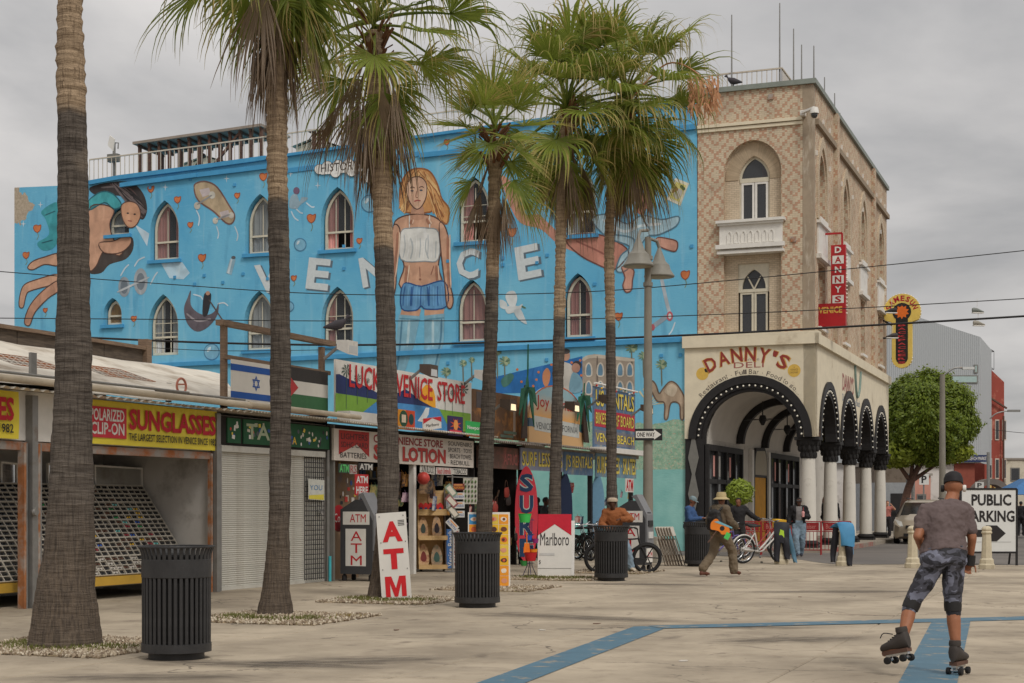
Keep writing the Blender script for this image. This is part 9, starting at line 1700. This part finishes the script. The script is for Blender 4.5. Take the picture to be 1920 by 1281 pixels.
# overhead cables
CB = mat('cable_black', rgb(38, 36, 36), .7)
def cable(label, pts, r): o = MB().tube(spl([tuple(at(px, py, Y)) for px, py, Y in pts], 8, False), r, 6).build('overhead_cable', CB, None, 60); tag(o, label, 'cable')
cable('uppermost thin cable crossing the mural', [(-80, 503, 44), (300, 532, 44), (640, 552, 44), (1060, 549, 44), (1400, 523, 44), (1920, 470, 44), (2050, 452, 44)], .014)
cable('second thin cable that carries the hanging sneakers', [(-80, 596, 44), (300, 599, 44), (640, 602, 44), (1060, 599, 44), (1500, 583, 44), (1920, 560, 44), (2050, 551, 44)], .014)
cable('thick cable bundle along the mural belt course', [(160, 633, 43), (400, 643, 43), (640, 647, 43), (900, 643, 43), (1280, 629, 43), (1600, 612, 43), (1920, 593, 43), (2050, 584, 43)], .032)
cable('thin drooping cable under the thick bundle', [(280, 652, 42.5), (420, 658, 42.5), (620, 656, 42.5), (660, 655, 42.5)], .01)
cable('thin cable beside the far red building', [(1862, 806, 110), (1920, 812, 110), (2000, 816, 110)], .02)
def sneaker(label, px, py, m, flip=1):
	p = at(px, py, 44); t_ = thing('sneaker', label, 'shoe', tuple(p), R(10)); MB().loft([[(flip * x_, w_ * math.cos(a), h_ * (.5 + .5 * math.sin(a))) for a in [k * math.pi / 4 for k in range(8)]] for x_, w_, h_ in ((-.15, .03, .12), (-.1, .05, .14), (.02, .05, .12), (.12, .05, .07), (.2, .03, .04))]).build('upper', m, t_, 50); MB().box(-.15 if flip > 0 else -.19, -.05, -.025, .19 if flip > 0 else .15, .05, -.001).build('sole', WHITE, t_); MB().tube([(0, 0, .1), (0, 0, .4)], .006, 4).build('lace', WHITE, t_)
sneaker('upper sneaker of the pair hanging over the open street', 1832, 586, C(120, 124, 118)); sneaker('lower sneaker of the pair hanging over the open street', 1834, 610, C(150, 144, 132)); sneaker('black sneaker hanging before the yellow hostel sign', 1672, 586, C(40, 38, 38), -1); sneaker('dark sneaker dangling left of the hostel sign column', 1674, 633, C(60, 54, 52), -1)
# birds, weeds and litter
x, z = B(640, 628, -.1); pigeon(FB.w(x, .0, z), R(20), 'dark pigeon perched on the timber rail by the white lamp', 1.4)
for i, (px, py) in enumerate(((662, 1162), (742, 1182), (1016, 1182), (1120, 1170), (1353, 1094), (1690, 1190), (1280, 1240), (1500, 1120))):
	o = MB().poly([(-.05, -.02), (.03, -.03), (.06, .01), (.0, .03)], 0, .008, plane='xy').build('litter_scrap', C(*((206, 200, 190), (120, 96, 80))[i % 2]), None, None, gp(px, py, .002), i * 1.1); tag(o, ('white paper scrap' if i % 2 == 0 else 'brown leaf scrap') + ' lying on the concrete plaza', 'litter', 'scraps on the plaza')
x, y = ground(651, 1159); wd_ = MB(); r_ = random.Random(6)
for k in range(120): a = r_.uniform(0, 6.28); q = r_.uniform(0, .22); wd_.add([(q * math.cos(a) - .01, q * math.sin(a) * .6, 0), (q * math.cos(a) + .01, q * math.sin(a) * .6, 0), (q * math.cos(a) * 1.2, q * math.sin(a) * .7, r_.uniform(.02, .07))], [(0, 1, 2)])
tag(wd_.build('weed_tuft', C(140, 122, 70), None, None, (x, y, 0)), 'dry weed tuft growing in a plaza joint', 'weed')
# dark damp stains on the plaza
def m_stain():
	t = NT('damp_stain'); t.base(rgb(84, 76, 68)); t.b.inputs['Roughness'].default_value = .8; g = t.new('ShaderNodeTexGradient', gradient_type='SPHERICAL'); t.l.new(t.tc.outputs['Object'], g.inputs[0])
	a = t.math('MULTIPLY', t.rng(g.outputs['Fac'], 0, .55, 0, 1), t.rng(t.noise(2.2, 7, t.map((1, 1.6, 1)), .65), .34, .62, 0, .62)); t.set(t.b.inputs['Alpha'], a); return t.m
STN = MB().poly(circ(0, 0, 1, 24), 0, plane='xy').mesh('stain', m_stain())
for i, (px, py, sx_, sy_, rz_) in enumerate(((480, 1246, 1.5, .42, -.2), (1080, 1158, 1.9, .5, -.5), (1330, 1176, 1.6, .35, -.1), (1560, 1110, 2.2, .5, .1), (1200, 1096, 1.8, .4, -.2), (640, 1240, 1.3, .5, .3), (1480, 1200, 1.2, .5, .4), (250, 1270, 1.1, .4, .1))):
	o = obj('stain', STN, plaza, gp(px, py, .0035 + i * .0001), rz_); o.scale = (sx_, sy_, 1)
